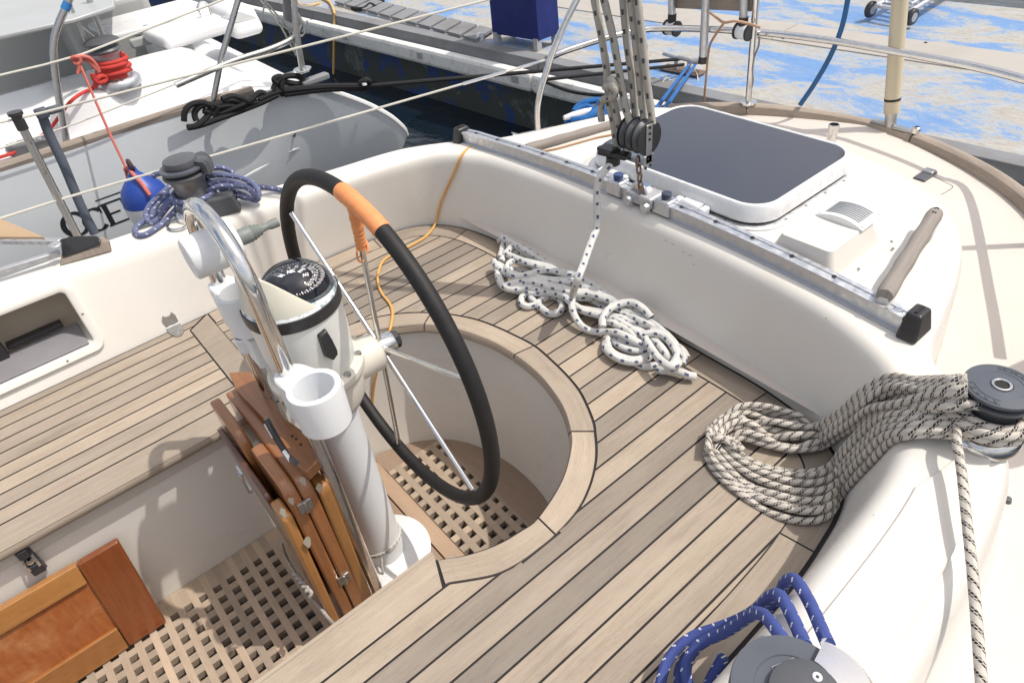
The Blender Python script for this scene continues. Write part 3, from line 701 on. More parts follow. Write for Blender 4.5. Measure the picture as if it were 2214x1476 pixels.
# lettering O C E on its hull, strokes with serifs
def lettering():
    X = -2.39
    def pt(px, py): p = onX(px, py, X); return p
    mat = plastic('black_lettering', (0.015, 0.016, 0.02), 0.4)
    b = MB(); up = V(0, 0, 1); al = V(0, 1, 0)
    def surf(y, z): return -1.355 + 0.0
    # letter frame: lower left (y,z) from the photo
    O0 = onX(150, 500, X); E1 = onX(268, 475, X); base_dir = (onX(262, 492, X) - onX(196, 519, X)); 
    H = 0.115
    def poly(points, y0, z0):
        P = [V(X + 0.0 + 0.001, y0 + a, z0 + c + a * 0.0) for a, c in points]
        return P
    def stroke(points, w, y0, z0, closed=False):
        pts = [V(0, a, c) for a, c in points]; N = len(pts); L = []; Rr = []
        for i, p in enumerate(pts):
            t = (pts[(i + 1) % N] - pts[i - 1]) if closed else (pts[min(i + 1, N - 1)] - pts[max(i - 1, 0)])
            t.normalize(); n = V(0, -t.z, t.y); ww = w[i] if isinstance(w, list) else w
            L.append(V(X, y0, z0) + p + n * ww / 2); Rr.append(V(X, y0, z0) + p - n * ww / 2)
        b.quadgrid([[l_, r_] for l_, r_ in zip(L, Rr)], close_u=closed)
    c0 = onX(172, 497, X); w0 = 0.05; h0 = 0.055
    stroke([(w0 * math.cos(2 * math.pi * k / 32), h0 * math.sin(2 * math.pi * k / 32)) for k in range(32)], [0.011 + 0.013 * abs(math.cos(2 * math.pi * k / 32)) for k in range(32)], c0.y, c0.z, True)
    c1 = onX(217, 487, X)
    stroke([(0.047 * math.cos(R(45 + 270 * k / 24)), 0.055 * math.sin(R(45 + 270 * k / 24))) for k in range(25)], [0.009 + 0.016 * abs(math.cos(R(45 + 270 * k / 24))) for k in range(25)], c1.y, c1.z)
    stroke([(0.035, 0.058), (0.035, 0.022)], 0.008, c1.y, c1.z)
    c2 = onX(257, 471, X)
    for (a, z_, c_, d_) in ((-0.045, 0.054, 0.055, 0.009), (-0.03, 0.0, 0.03, 0.009), (-0.045, -0.054, 0.055, 0.009)):
        stroke([(a, z_), (c_, z_)], d_, c2.y, c2.z)
    stroke([(-0.028, 0.054), (-0.028, -0.054)], 0.022, c2.y, c2.z); stroke([(0.052, 0.054), (0.052, 0.03)], 0.007, c2.y, c2.z); stroke([(0.052, -0.054), (0.052, -0.03)], 0.007, c2.y, c2.z)
    # pin stripe over the letters
    stroke([(-0.05, 0.082), (0.12, 0.082)], 0.006, c2.y, c2.z)
    # wrap onto the hull surface
    bv = BVH(['hull', 'hull.001'])
    nv = []
    for v in b.v:
        h = bv.ray_cast(Vector((0.0, v[1], v[2])), Vector((-1, 0, 0)))[0]
        nv.append((h.x + 0.0015, v[1], v[2]) if h else v)
    b.v = nv
    o = b.build('lettering', mat, NB, smooth=False); return o
def BVH(names):
    vs, fs = [], []
    for n in names:
        o = bpy.data.objects.get(n)
        if o is None: continue
        if o.parent: pass
        base_ = len(vs); vs += [tuple(v.co) for v in o.data.vertices]; fs += [tuple(base_ + i for i in p.vertices) for p in o.data.polygons]
    return BVHTree.FromPolygons([Vector(v) for v in vs], fs)
def BVHo(objs):
    vs, fs = [], []
    for o in objs:
        base_ = len(vs); vs += [tuple(v.co) for v in o.data.vertices]; fs += [tuple(base_ + i for i in p.vertices) for p in o.data.polygons]
    return BVHTree.FromPolygons([Vector(v) for v in vs], fs)
NBH = [o for o in NB.children if o.name.startswith('hull') and 'rib' not in o.name and 'fit' not in o.name]
_b = BVHo(NBH)
BVH = lambda names: _b
lettering()
# ================================================================== cockpit sole and gratings
ZS = -0.45
def sole():
    # boards of the sole: a frame round the two gratings, with the pedestal platform between
    b = MB(); z0, z1 = ZS - 0.02, ZS
    def bd(xa, xb, ya, yb, pid): b.add([V(xa, ya, z1), V(xb, ya, z1), V(xb, yb, z1), V(xa, yb, z1), V(xa, ya, z0), V(xb, ya, z0), V(xb, yb, z0), V(xa, yb, z0)],
        [(0, 1, 2, 3), (4, 5, 1, 0), (5, 6, 2, 1), (6, 7, 3, 2), (7, 4, 0, 3)], [[(xa, ya), (xb, ya), (xb, yb), (xa, yb)]] + [[(xa, 0), (xb, 0), (xb, .02), (xa, .02)]] * 4, pid)
    bd(-0.365, 0.365, 0.150, 0.4235, 0.35)               # platform carrying the pedestal
    bd(-0.365, 0.365, 0.4285, 0.474, 0.95)                # bearer of the after grating
    # curved board aft of the grating, and either side
    pts = []
    top = [p for p in RI if p.y > 0.47]
    for p in even(top, 0.02):
        d = (p - V(0, 0.44, 0)).normalized(); pts.append(p - d * 0.034)
    n = len(pts); ins = []
    for p in pts:
        q = V(min(GX1, max(GX0, p.x)), min(0.661, max(0.4765, p.y)), 0); ins.append(q)
    for i in range(n - 1):
        a_, c_ = pts[i], pts[i + 1]; q0, q1 = ins[i], ins[i + 1]
        b.add([V(a_.x, a_.y, z1), V(c_.x, c_.y, z1), V(q1.x, q1.y, z1), V(q0.x, q0.y, z1)], [(0, 1, 2, 3)], [[(a_.x, a_.y), (c_.x, c_.y), (q1.x, q1.y), (q0.x, q0.y)]], 0.15)
    o = b.build('sole_board', MT['sole'], BOAT, smooth=False); return o
GX0, GX1 = -0.30, 0.30
sole()
def grating(name, label, xs, ys_, h=0.0205, border=0.0, yends=None):
    """xs, ys_: centre lines of the hole columns and rows; h = hole width"""
    b = MB(); z1 = ZS + 0.001; t = 0.022; x0, x1, y0, y1 = yends
    ex = [x0] + [v for x in xs for v in (x - h / 2, x + h / 2)] + [x1]
    ey = [y0] + [v for y in ys_ for v in (y - h / 2, y + h / 2)] + [y1]
    # long bars along x (upper) and short cross bars along y (lower by a hair), as in a halved lattice
    for i in range(0, len(ey), 2):
        ya, yb = ey[i], ey[i + 1]; pid = random.random()
        for fz, fl in ((z1, 0),):
            b.add([V(x0, ya, z1), V(x1, ya, z1), V(x1, yb, z1), V(x0, yb, z1)], [(0, 1, 2, 3)], [[(x0, ya), (x1, ya), (x1, yb), (x0, yb)]], pid)
        for (yy, fl) in ((ya, 1), (yb, 0)):
            P = [V(x0, yy, z1), V(x1, yy, z1), V(x1, yy, z1 - t), V(x0, yy, z1 - t)]
            b.add(P, [(3, 2, 1, 0) if fl == 0 else (0, 1, 2, 3)][:1], [[(x0, 0), (x1, 0), (x1, t), (x0, t)]], pid * 0.5)
    for i in range(0, len(ex), 2):
        xa, xb = ex[i], ex[i + 1]; pid = random.random()
        for j in range(1, len(ey) - 1, 2):
            ya, yb = ey[j], ey[j + 1]; z = z1 - 0.0008
            b.add([V(xa, ya, z), V(xb, ya, z), V(xb, yb, z), V(xa, yb, z)], [(0, 1, 2, 3)], [[(ya, xa), (ya, xb), (yb, xb), (yb, xa)]], pid * 0.8)
            for xx in (xa, xb):
                b.add([V(xx, ya, z), V(xx, yb, z), V(xx, yb, z - t), V(xx, ya, z - t)], [(0, 1, 2, 3)], [[(ya, 0), (yb, 0), (yb, t), (ya, t)]], pid * 0.5)
    o = b.build(name, MT['grate'], None, smooth=False, fixn=False); tag(o, label, 'grating'); return o
px_, py_ = 0.0424, 0.0401
grating('teak_grating', 'bleached teak grating on the footwell floor beside the varnished washboard', [-0.286 + px_ * k for k in range(15)], [0.066 - py_ * k for k in range(44)][::-1], 0.0215, yends=(-0.362, 0.362, -1.75, 0.1465))
grating('teak_grating', 'small teak grating in the round helm well under the wheel', [-0.272 + 0.0424 * k for k in range(14)], [0.4765 + 0.0115 + 0.0424 * k for k in range(5)][:5], 0.0215, yends=(GX0, GX1, 0.4765, 0.661))

# ================================================================== steering pedestal
PX, PY = -0.052, 0.315
def pedestal():
    P = empty('steering_pedestal', 'white steering pedestal with round foot, compass and cup holders in the footwell', 'pedestal', (PX, PY, ZS))
    C = V(PX, PY, 0)
    b = MB(); b.lathe([(0.128, ZS), (0.128, ZS + .004), (0.122, ZS + 0.010), (0.075, ZS + 0.016), (0.056, ZS + .022), (0.0545, ZS + 0.05), (0.054, 0.10), (0.056, 0.155)], C, n=56)
    b.build('column', MT['whitepaint'], P)
    b = MB(); b.lathe([(0.056, 0.14), (0.075, 0.15), (0.088, 0.175), (0.092, 0.215), (0.094, 0.235), (0.102, 0.242), (0.104, 0.25), (0.104, 0.262), (0.098, 0.269), (0.06, .272)], C, n=56)
    # boss toward the wheel
    b.lathe([(0.045, 0.0), (0.045, 0.11), (0.035, 0.118), (0.018, 0.12)], C + V(0, 0.03, 0.215), Matrix.Rotation(R(-90), 3, 'X'), 28)
    o = b.build('gear_housing', gel('cream_casting', (0.70, 0.68, 0.61), (0.5, 0.42, 0.33), 0.35, .4), P)
    for a in (20, 62, 110, -20, -70):
        b = MB(); b.lathe([(0.0, 0.006), (0.007, 0.005), (0.008, 0.0)], C + V(.094 * math.cos(R(a)), .094 * math.sin(R(a)), 0.268), n=12); b.build('bolt', MT['steeldull'], P)
    # binnacle
    m = MT['bin'] = gel('binnacle_white', (0.74, 0.75, 0.72), (0.6, 0.56, 0.48), 0.33, 0.25)
    b = MB(); b.lathe([(0.083, 0.262), (0.088, 0.275), (0.092, 0.34), (0.095, 0.415), (0.096, 0.425)], C, n=64)
    b.build('binnacle', m, P)
    b = MB(); b.lathe([(0.0955, 0.423), (0.0985, 0.424), (0.0995, 0.437), (0.0985, 0.449), (0.0955, 0.450)], C, n=64); b.build('rubber_band', MT['black'], P)
    # compass with flaking rim
    k_ = b = MB(); b.lathe([(0.096, 0.449), (0.094, 0.456), (0.088, 0.461), (0.074, 0.468), (0.070, 0.468)], C, n=64)
    mr = NT('flaking_white_rim'); c = mr.coord(); n = mr.noise(c, 55, 5, 0.6); mr.bump(n, 0.6, 0.003)
    rim = b.build('compass_rim', mr.set(mr.mix(mr.ramp(n, [(0.5, (0, 0, 0)), (0.56, (1, 1, 1))]), (0.72, 0.76, 0.77), (0.28, 0.36, 0.38)), 0.45), P)
    tiltM = Matrix.Rotation(R(0), 3, 'X')
    CD_ = C; C = C + V(0.008, 0.014, -0.008)
    b = MB(); b.lathe([(0.0755 * math.cos(R(t)), 0.462 + 0.062 * math.sin(R(t))) for t in range(-6, 91, 4)], C, n=56)
    g = NT('compass_glass'); tr = g.n.new('ShaderNodeBsdfTransparent'); gl = g.n.new('ShaderNodeBsdfGlossy'); gl.inputs['Roughness'].default_value = 0.03; fz = g.n.new('ShaderNodeFresnel'); fz.inputs[0].default_value = 1.5; mx = g.n.new('ShaderNodeMixShader'); tr.inputs[0].default_value = (0.97, 0.97, 0.99, 1)
    g.l(fz.outputs[0], mx.inputs[0]); g.l(tr.outputs[0], mx.inputs[1]); g.l(gl.outputs[0], mx.inputs[2]); g.l(mx.outputs[0], g.n['Material Output'].inputs[0])
    cap = b.build('compass', g.mat, P)
    def cz(r): return 0.494 - 1.2 * r * r
    b = MB(); b.lathe([(0.0, cz(0)), (0.02, cz(.02)), (0.04, cz(.04)), (0.055, cz(.055)), (0.066, cz(.066)), (0.067, 0.475), (0.070, 0.467), (0.0755, 0.464)], C, n=56); b.build('compass_card', plastic('black_card', (0.008, 0.010, 0.018), 0.35), cap)
    def card(az, r, lift=0.0008): return C + V(r * math.cos(R(az)), r * math.sin(R(az)), cz(r) + lift)
    def bear(deg): return 163 - (deg - 40) * 1.0
    b = MB()
    for k in range(72):
        az = bear(5 * k); r0, r1 = (0.0545, 0.0635) if k % 2 == 0 else (0.0575, 0.063); w = 1.1 if k % 2 == 0 else 0.75
        b.add([card(az - w, r0), card(az + w, r0), card(az + w, r1), card(az - w, r1)], [(0, 1, 2, 3)])
    LET = {'0': [[(0,0),(1,0),(1,2),(0,2),(0,0)]], '2': [[(0,2),(1,2),(1,1),(0,0),(1,0)]], '4': [[(.8,0),(.8,2),(0,.7),(1.1,.7)]], '6': [[(1,2),(.2,2),(0,1),(0,0),(1,0),(1,1),(0,1)]], '8': [[(0,0),(1,0),(1,2),(0,2),(0,0)],[(0,1),(1,1)]],
           '3': [[(0,2),(1,2),(1,0),(0,0)],[(.2,1),(1,1)]], '1': [[(.5,0),(.5,2),(.2,1.6)]], 'N': [[(0,0),(0,2),(1,0),(1,2)]], 'E': [[(1,2),(0,2),(0,0),(1,0)],[(0,1),(.8,1)]], 'S': [[(1,2),(0,2),(0,1),(1,1),(1,0),(0,0)]]}
    def text(s, az, r0, sz, th):
        tot = len(s) * 1.45 - 0.45; er = V(math.cos(R(az)), math.sin(R(az)), 0); et = V(math.sin(R(az)), -math.cos(R(az)), 0); O = er * r0
        for ci, ch in enumerate(s):
            for st in LET[ch]:
                for (p, q) in zip(st[:-1], st[1:]):
                    d = V(q[0] - p[0], q[1] - p[1], 0).normalized(); nx, ny = -d.y * th, d.x * th; ex, ey2 = d.x * th, d.y * th
                    def mp(x, y):
                        v = O + et * ((x + ci * 1.45 - tot / 2) * sz) + er * ((y - 1) * sz); rr_ = v.length; return C + V(v.x, v.y, cz(rr_) + 0.0009)
                    b.add([mp(p[0] + nx - ex, p[1] + ny - ey2), mp(q[0] + nx + ex, q[1] + ny + ey2), mp(q[0] - nx + ex, q[1] - ny + ey2), mp(p[0] - nx - ex, p[1] - ny - ey2)], [(0, 1, 2, 3)])
    for s_, br in (('36', 0), ('2', 20), ('4', 40), ('6', 60), ('8', 80), ('10', 100), ('12', 120), ('14', 140), ('16', 160), ('18', 180)): text(s_, bear(br), 0.0455, 0.0052, 0.15)
    text('N', bear(0), 0.029, 0.0062, 0.26); text('NE', bear(45), 0.027, 0.0056, 0.24); text('E', bear(90), 0.029, 0.0062, 0.26); text('SE', bear(135), 0.027, 0.0045, 0.2); C = CD_
    o = b.build('card_marking', plastic('white_card_print', (0.95, 0.95, 0.94), 0.5), cap, smooth=False, fixn=False)
    # cream hood, a ring sector standing higher on the forward side and cut by a sloping plane
    b = MB(); rows = []
    for k in range(57):
        azd = -146 + 160 * k / 56; az = R(azd); h = max(0.0025, 0.118 * (math.cos(R(azd + 66)) - 0.18)); s_ = min(1, h / 0.08)
        ca, sa = math.cos(az), math.sin(az); ro, ri = 0.0945, 0.0875; tp = 0.012 * s_
        rows.append([C + V(ca * ri, sa * ri, 0.452), C + V(ca * (ri - tp), sa * (ri - tp), 0.452 + h - .002), C + V(ca * (ri - tp + .002), sa * (ri - tp + .002), 0.452 + h), C + V(ca * (ro - tp - .002), sa * (ro - tp - .002), 0.452 + h), C + V(ca * (ro - tp), sa * (ro - tp), 0.452 + h - .003), C + V(ca * ro, sa * ro, 0.450)])
    b.quadgrid(rows); b.build('hood', gel('cream_hood', (0.68, 0.665, 0.57), (0.55, 0.5, 0.4), 0.35), P)
    b = MB(); q = onX(603, 672, PX + 0.04)
    b.box(C + V(0.070, -0.066, 0.476), (0.009, 0.005, 0.030), Matrix.Rotation(R(46), 3, 'Z')); b.build('hood_clip', MT['steeldull'], P, bevel=0.001)
    # black moulded grip on the side of the binnacle
    az = R(6); n = V(math.cos(az), math.sin(az), 0); side = V(-math.sin(az), math.cos(az), 0)
    b = MB(); prof = [(-.013, .03), (.008, .035), (.010, .012), (.014, -.02), (.012, -.032), (-.004, -.040), (-.014, -.026)]
    M_ = Matrix(((side.x, 0, n.x), (side.y, 0, n.y), (0, 1, 0))); base_ = C + n * 0.091 + V(0, 0, 0.372)
    vs = [base_ + M_ @ V(x, z, 0) for x, z in prof] + [base_ + M_ @ V(x * .8, z * .9, 0.019 if z < .02 else .012) for x, z in prof]; N = len(prof)
    b.add(vs, [tuple(range(N)), tuple(range(N, 2 * N))[::-1]] + [(i, i + N, (i + 1) % N + N, (i + 1) % N) for i in range(N)])
    b.build('side_grip', MT['black'], P, bevel=0.003, bseg=3)
    # guard rail: inverted U of polished tube standing forward of the pedestal
    GY = 0.225; xl, xr = PX - 0.126, PX + 0.132; rr = (xr - xl) / 2; zt_ = 0.56
    pts = [V(xl, GY, ZS), V(xl, GY, -0.1), V(xl, GY, 0.3), V(xl, GY, zt_ - .03)] + [V((xl + xr) / 2 - rr * math.cos(R(t)), GY, zt_ + rr * 0.92 * math.sin(R(t))) for t in range(0, 181, 9)] + [V(xr, GY, zt_ - .03), V(xr, GY, 0.3), V(xr, GY, -0.1), V(xr, GY, ZS)]
    b = MB(); b.tube(even(pts, 0.012), 0.0155, 20); b.build('guard_rail', MT['steel'], P)
    # instrument pod: white can through the top of the rail, grey socket toward the stern
    c0 = onX(407, 562, PX)
    Mx = Matrix.Rotation(R(-90), 3, 'X')
    b = MB(); b.lathe([(0, -0.001), (0.036, 0.0), (0.0385, 0.003), (0.0395, 0.03), (0.039, 0.085), (0.035, 0.09), (0, .091)], c0, Mx, 48); b.build('instrument_pod', MT['whitepaint'], P)
    b = MB(); b.lathe([(0.0, 0.0), (0.021, 0.0), (0.024, 0.012), (0.025, 0.045), (0.022, 0.050), (0.024, 0.056), (0.0195, 0.060), (0.021, 0.066), (0.017, 0.070), (0.018, 0.076), (0.012, 0.083), (0.010, 0.10), (0.014, 0.112), (0.0145, 0.135), (0.012, 0.136), (0, 0.136)], V(c0.x, c0.y + 0.088, c0.z), Matrix.Rotation(R(-90), 3, 'X') @ Matrix.Scale(0.62, 3), 28)
    b.build('cable_boot', plastic('grey_rubber', (0.16, 0.18, 0.17), 0.5), P)
    # cup holders of white plastic clamped on the rail legs
    for (leg, cx_, zc, dx) in ((xr, 0.158, 0.385, 1), (xl, 0.0, 0.47, -1)):
        b = MB(); ctr = V(leg + dx * 0.072, GY + (0.018 if dx > 0 else 0.02), 0) if dx > 0 else V(leg + 0.058, GY + 0.012, 0)
        R0, R1 = (0.051, 0.0385) if dx > 0 else (0.043, 0.034)
        lp = V(leg, GY, 0); d = (lp - ctr).length
        # outline: circle round the cup blended into a smaller round at the leg
        def outline(grow):
            pts = []; a0 = math.atan2((lp - ctr).y, (lp - ctr).x)
            for k in range(48):
                a = 2 * math.pi * k / 48; rel = (a - a0 + math.pi) % (2 * math.pi) - math.pi
                r = R0 + grow; e = abs(rel)
                if e < R(58): r = (R0 + grow) + (d + 0.022 - R0) * (1 - sstep(R(6), R(50), e)) ** 1.2
                pts.append(ctr + V(math.cos(a), math.sin(a), 0) * r)
            return pts
        h = 0.098 if dx > 0 else 0.10
        O1 = outline(0); rows = [[p.lerp(ctr, 0.10) + V(0, 0, zc - h) for p in outline(-0.006)], [p + V(0, 0, zc - h + .006) for p in outline(-0.002)], [p + V(0, 0, zc - 0.012) for p in O1], [p + V(0, 0, zc - 0.003) for p in outline(-.001)], [p + V(0, 0, zc) for p in outline(-0.006)]]
        a_in = lambda r, z: [ctr + V(math.cos(2 * math.pi * k / 48), math.sin(2 * math.pi * k / 48), 0) * r + V(0, 0, z) for k in range(48)]
        rows += [a_in(R1 + .004, zc), a_in(R1, zc - .003), a_in(R1 - 0.001, zc - h * 0.93), a_in(0.001, zc - h * 0.935)]
        b.quadgrid(rows, close_v=True); b.build('cup_holder', MT['whitepaint'], P)
        b = MB(); b.lathe([(0.019, -0.02), (0.022, -0.018), (0.022, 0.018), (0.019, 0.02)], V(leg, GY, zc - 0.085 if dx > 0 else zc - .16), n=24)
        if dx < 0: b.box((leg + 0.03, GY + 0.01, zc - 0.155), (0.085, 0.035, 0.075)); 
        b.build('rail_clamp', MT['whitepaint'], P, bevel=0.006, bseg=3)
    b = MB(); b.box((PX, GY + 0.03, 0.255), (0.30, 0.045, 0.016)); b.build('rail_bracket', MT['whitepaint'], P, bevel=0.005, bseg=3)
    b = MB(); cc_ = onX(590, 866, PX + 0.15)
    # cord tied round the foot of the column
    return P
PED = pedestal()

# ================================================================== steering wheel
def wheel():
    C = V(PX - 0.008, 0.472, 0.211); r = 0.411
    def P_(a, rad=r, dy=0.0): return C + V(rad * math.cos(R(a)), dy, rad * math.sin(R(a)))
    oa0, oa1 = 86, 66
    b = MB(); b.tube([P_(a) for a in range(0, 360, 3)], 0.0168, 16, closed=True); W = rim = b.build('steering_wheel', MT['leather'], PED); W['label'] = 'black leather covered wheel with an orange leather wrap'
    # stitching along the inner side
    b = MB()
    for a10 in range(0, 3600, 22):
        a = a10 / 10
        if oa1 < a < oa0: continue
        p = C + V((r - 0.0155) * math.cos(R(a)), -0.0065, (r - 0.0155) * math.sin(R(a))); t = V(-math.sin(R(a)), 0, math.cos(R(a)))
        b.tube([p - t * 0.002 - V(0, 0.0015, 0), p + t * 0.002 + V(0, .002, 0)], 0.0008, 4)
    b.build('stitching', plastic('thread_black', (0.03, 0.027, 0.025), 0.6), rim)
    b = MB(); pts = [P_(a) for a in [oa1 + (oa0 - oa1) * k / 24 for k in range(25)]]
    b.tube(pts, 0.0182, 20, rv=[0.0170 + 0.0014 * min(1, k / 1.0, (24 - k) / 1.0) + 0.0004 * math.sin(k * 1.9) for k in range(25)]); ow = b.build('leather_wrap', MT['orange'], W)
    # hub
    b = MB(); b.lathe([(0, -0.05), (0.024, -0.05), (0.027, -0.046), (0.027, 0.03), (0.025, 0.033), (0, .033)], C, Matrix.Rotation(R(-90), 3, 'X'), 36); b.build('hub', MT['steel'], W)
    b = MB(); b.lathe([(0.0225, 0.0), (0.0225, 0.012), (0.018, 0.016), (0, 0.016)], C + V(0, 0.033, 0), Matrix.Rotation(R(-90), 3, 'X'), 8); b.build('hub_nut', MT['black'], W)
    angs = [80, 20, 142, 202, 260, 320]
    for k, a in enumerate(angs):
        b = MB(); b.tube([P_(a, 0.02, 0.0), P_(a, 0.2, 0.0), P_(a, 0.39, 0)], 0.0062, 12); sp = b.build('spoke', MT['steel'], W)
    a = angs[0]; pts = [P_(a, rad) for rad in (0.399, 0.375, 0.35, 0.335, 0.325, 0.315, 0.305, 0.295)]
    b = MB(); b.tube(cr(pts, 4), 0.01, 14, rv=[0.0135 - 0.0025 * min(1, k / 14) + 0.0008 * math.sin(k * 1.7) for k in range(29)]); b.build('spoke_wrap', MT['orange'], W)
    b = MB(); c = P_(a, 0.288); b.tube([c + V(0.019 * math.cos(R(t)), 0.012 * math.sin(R(t)), 0.019 * math.sin(R(t))) for t in range(0, 330, 15)], 0.0022, 8); b.build('wrap_cord', MT['orange'], W)
    return W
wheel()
# ================================================================== folded cockpit table
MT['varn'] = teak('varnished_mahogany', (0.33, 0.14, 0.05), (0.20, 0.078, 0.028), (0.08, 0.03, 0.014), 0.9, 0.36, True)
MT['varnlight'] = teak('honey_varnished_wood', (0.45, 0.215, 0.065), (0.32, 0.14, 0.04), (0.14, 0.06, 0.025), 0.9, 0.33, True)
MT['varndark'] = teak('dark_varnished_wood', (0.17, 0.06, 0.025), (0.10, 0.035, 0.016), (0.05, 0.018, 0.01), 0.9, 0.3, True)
MT['bare'] = gel('bare_grey_wood_patch', (0.42, 0.38, 0.30), (0.25, 0.2, 0.15), 0.8, 0.8, 0.5)
def table():
    T = empty('folding_table', 'varnished wooden cockpit table folded upright against the front of the white pedestal', 'folding table', (0.0, 0.15, ZS))
    def leaf(name, x0, x1, z0, z1, y0, y1, mat, rt=0.05, rn=0.0, lean=0.03, bev=0.006, cut=None):
        pts = [(x0, z0)] + [(x1, z0)]
        for k in range(9): a = R(90 * k / 8); pts.append((x1 - rt + rt * math.cos(a), z1 - rt * 1.5 + rt * 1.5 * math.sin(a)))
        for k in range(5): a = R(90 + 90 * k / 4); pts.append((x0 + 0.02 + 0.02 * math.cos(a), z1 - 0.02 + 0.02 * math.sin(a)))
        b = MB(); n = len(pts)
        def yy(z, y): return y + lean * (0.1 - z) / 0.5
        P = [V(x, yy(z, y0), z) for x, z in pts] + [V(x, yy(z, y1), z) for x, z in pts]; pid = random.random()
        b.add(P, [tuple(range(n)), tuple(range(n, 2 * n))[::-1]], [[(p[1], p[0]) for p in pts], [(p[1], p[0]) for p in pts][::-1]], pid)
        fs = [(i, n + i, n + (i + 1) % n, (i + 1) % n) for i in range(n)]
        b.add(P, fs, [[(pts[f[0]][1], 0), (pts[f[0]][1], .02), (pts[f[2] % n][1], .02), (pts[f[2] % n][1], 0)] for f in fs], pid)
        return b.build(name, mat, T, bevel=bev, bseg=3)
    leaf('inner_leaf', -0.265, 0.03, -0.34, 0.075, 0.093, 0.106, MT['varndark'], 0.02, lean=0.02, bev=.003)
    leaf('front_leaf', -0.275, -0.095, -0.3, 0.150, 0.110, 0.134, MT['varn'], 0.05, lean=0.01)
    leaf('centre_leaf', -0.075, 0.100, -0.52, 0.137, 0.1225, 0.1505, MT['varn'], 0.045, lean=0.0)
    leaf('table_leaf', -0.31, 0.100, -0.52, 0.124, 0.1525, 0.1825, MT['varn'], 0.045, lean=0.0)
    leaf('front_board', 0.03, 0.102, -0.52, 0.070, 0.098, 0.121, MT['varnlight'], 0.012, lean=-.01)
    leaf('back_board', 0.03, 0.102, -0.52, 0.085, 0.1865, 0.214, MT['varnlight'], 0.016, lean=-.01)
    # pivot block along the top, with bare screws
    px = [(494, 804), (540, 802), (580, 850), (618, 905), (694, 958), (697, 985), (662, 1020), (638, 1000), (590, 925), (508, 838)]
    P0 = [at(x, y, 0.15) for x, y in px]; b = MB(); n = len(P0)
    P = P0 + [p - V(0, 0, 0.028) for p in P0]
    b.add(P, [tuple(range(n)), tuple(range(n, 2 * n))[::-1]] + [(i, n + i, n + (i + 1) % n, (i + 1) % n) for i in range(n)]); b.build('pivot_block', MT['varn'], T, bevel=0.003)
    for (x, y) in ((600, 868), (650, 960), (632, 942), (640, 948)):
        b = MB(); b.lathe([(0, 0.001), (0.0025, 0.001), (0.003, 0)], at(x, y, 0.151), n=8); b.build('screw_hole', MT['hole'], T)
    for (x, y) in ((660, 1093), (744, 1250)):
        p = onX(x, y, 0.101); b = MB()
        b.box(p, (0.006, 0.030, 0.030)); b.tube([p + V(0.004, 0, -0.017), p + V(0.004, 0, 0.017)], 0.0045, 8); b.build('hinge', MT['steeldull'], T, bevel=0.001)
    for (x, y, s_) in ((630, 1083, .010), (612, 1108, .012), (665, 1172, .016), (553, 968, .0), (655, 1040, .012), (690, 1055, .012)):
        if s_ == 0: continue
        s_ *= .7; p = onX(x, y, 0.1095); b = MB(); ring = [p + V(0.0, s_ * .7 * math.cos(t) * (1 + .25 * math.sin(3 * t)), s_ * 1.7 * math.sin(t) * (1 + .2 * math.cos(2 * t + x))) for t in [2 * math.pi * k / 14 for k in range(14)]]
        b.add([p] + ring, [(0, 1 + k, 1 + (k + 1) % 14) for k in range(14)]); b.build('worn_patch', MT['bare'], T, smooth=False)
    # clasp on the dark leaf
    b = MB(); q0 = onY(553, 1028, 0.079); q1 = onY(578, 1066, 0.081)
    q0 = V(0.0, 0.078, 0.13); b.tube([q0 + V(-.012, 0, .02), q0 + V(0.012, -.004, .02), q0 + V(.016, -.004, 0), q0 + V(.012, -.004, -.03), q0 + V(-.012, 0, -.03)], 0.0028, 8); b.box(q0 + V(0, 0, 0.022), (0.03, 0.004, 0.010)); b.box(q0 + V(0, 0, -0.03), (0.03, 0.004, 0.010)); b.build('clasp', MT['steeldull'], T)
    b = MB(); pts = [onY(575, 905, 0.158), onY(600, 950, 0.158), onY(622, 985, 0.158), onY(640, 1000, 0.158)]; b.tube(pts, 0.006, 8); b.build('gap_shade', MT['black'], T)  # black colour stands in for the shade inside the gap between the boards
    b = MB(); b.tube([onY(574, 915, 0.155), onY(592, 945, 0.155)], 0.004, 8); b.tube([onY(614, 975, 0.155), onY(628, 995, 0.155)], 0.004, 8); b.build('gap_mark', MT['whitepaint'], T)  # white bits along the dark gap
table()
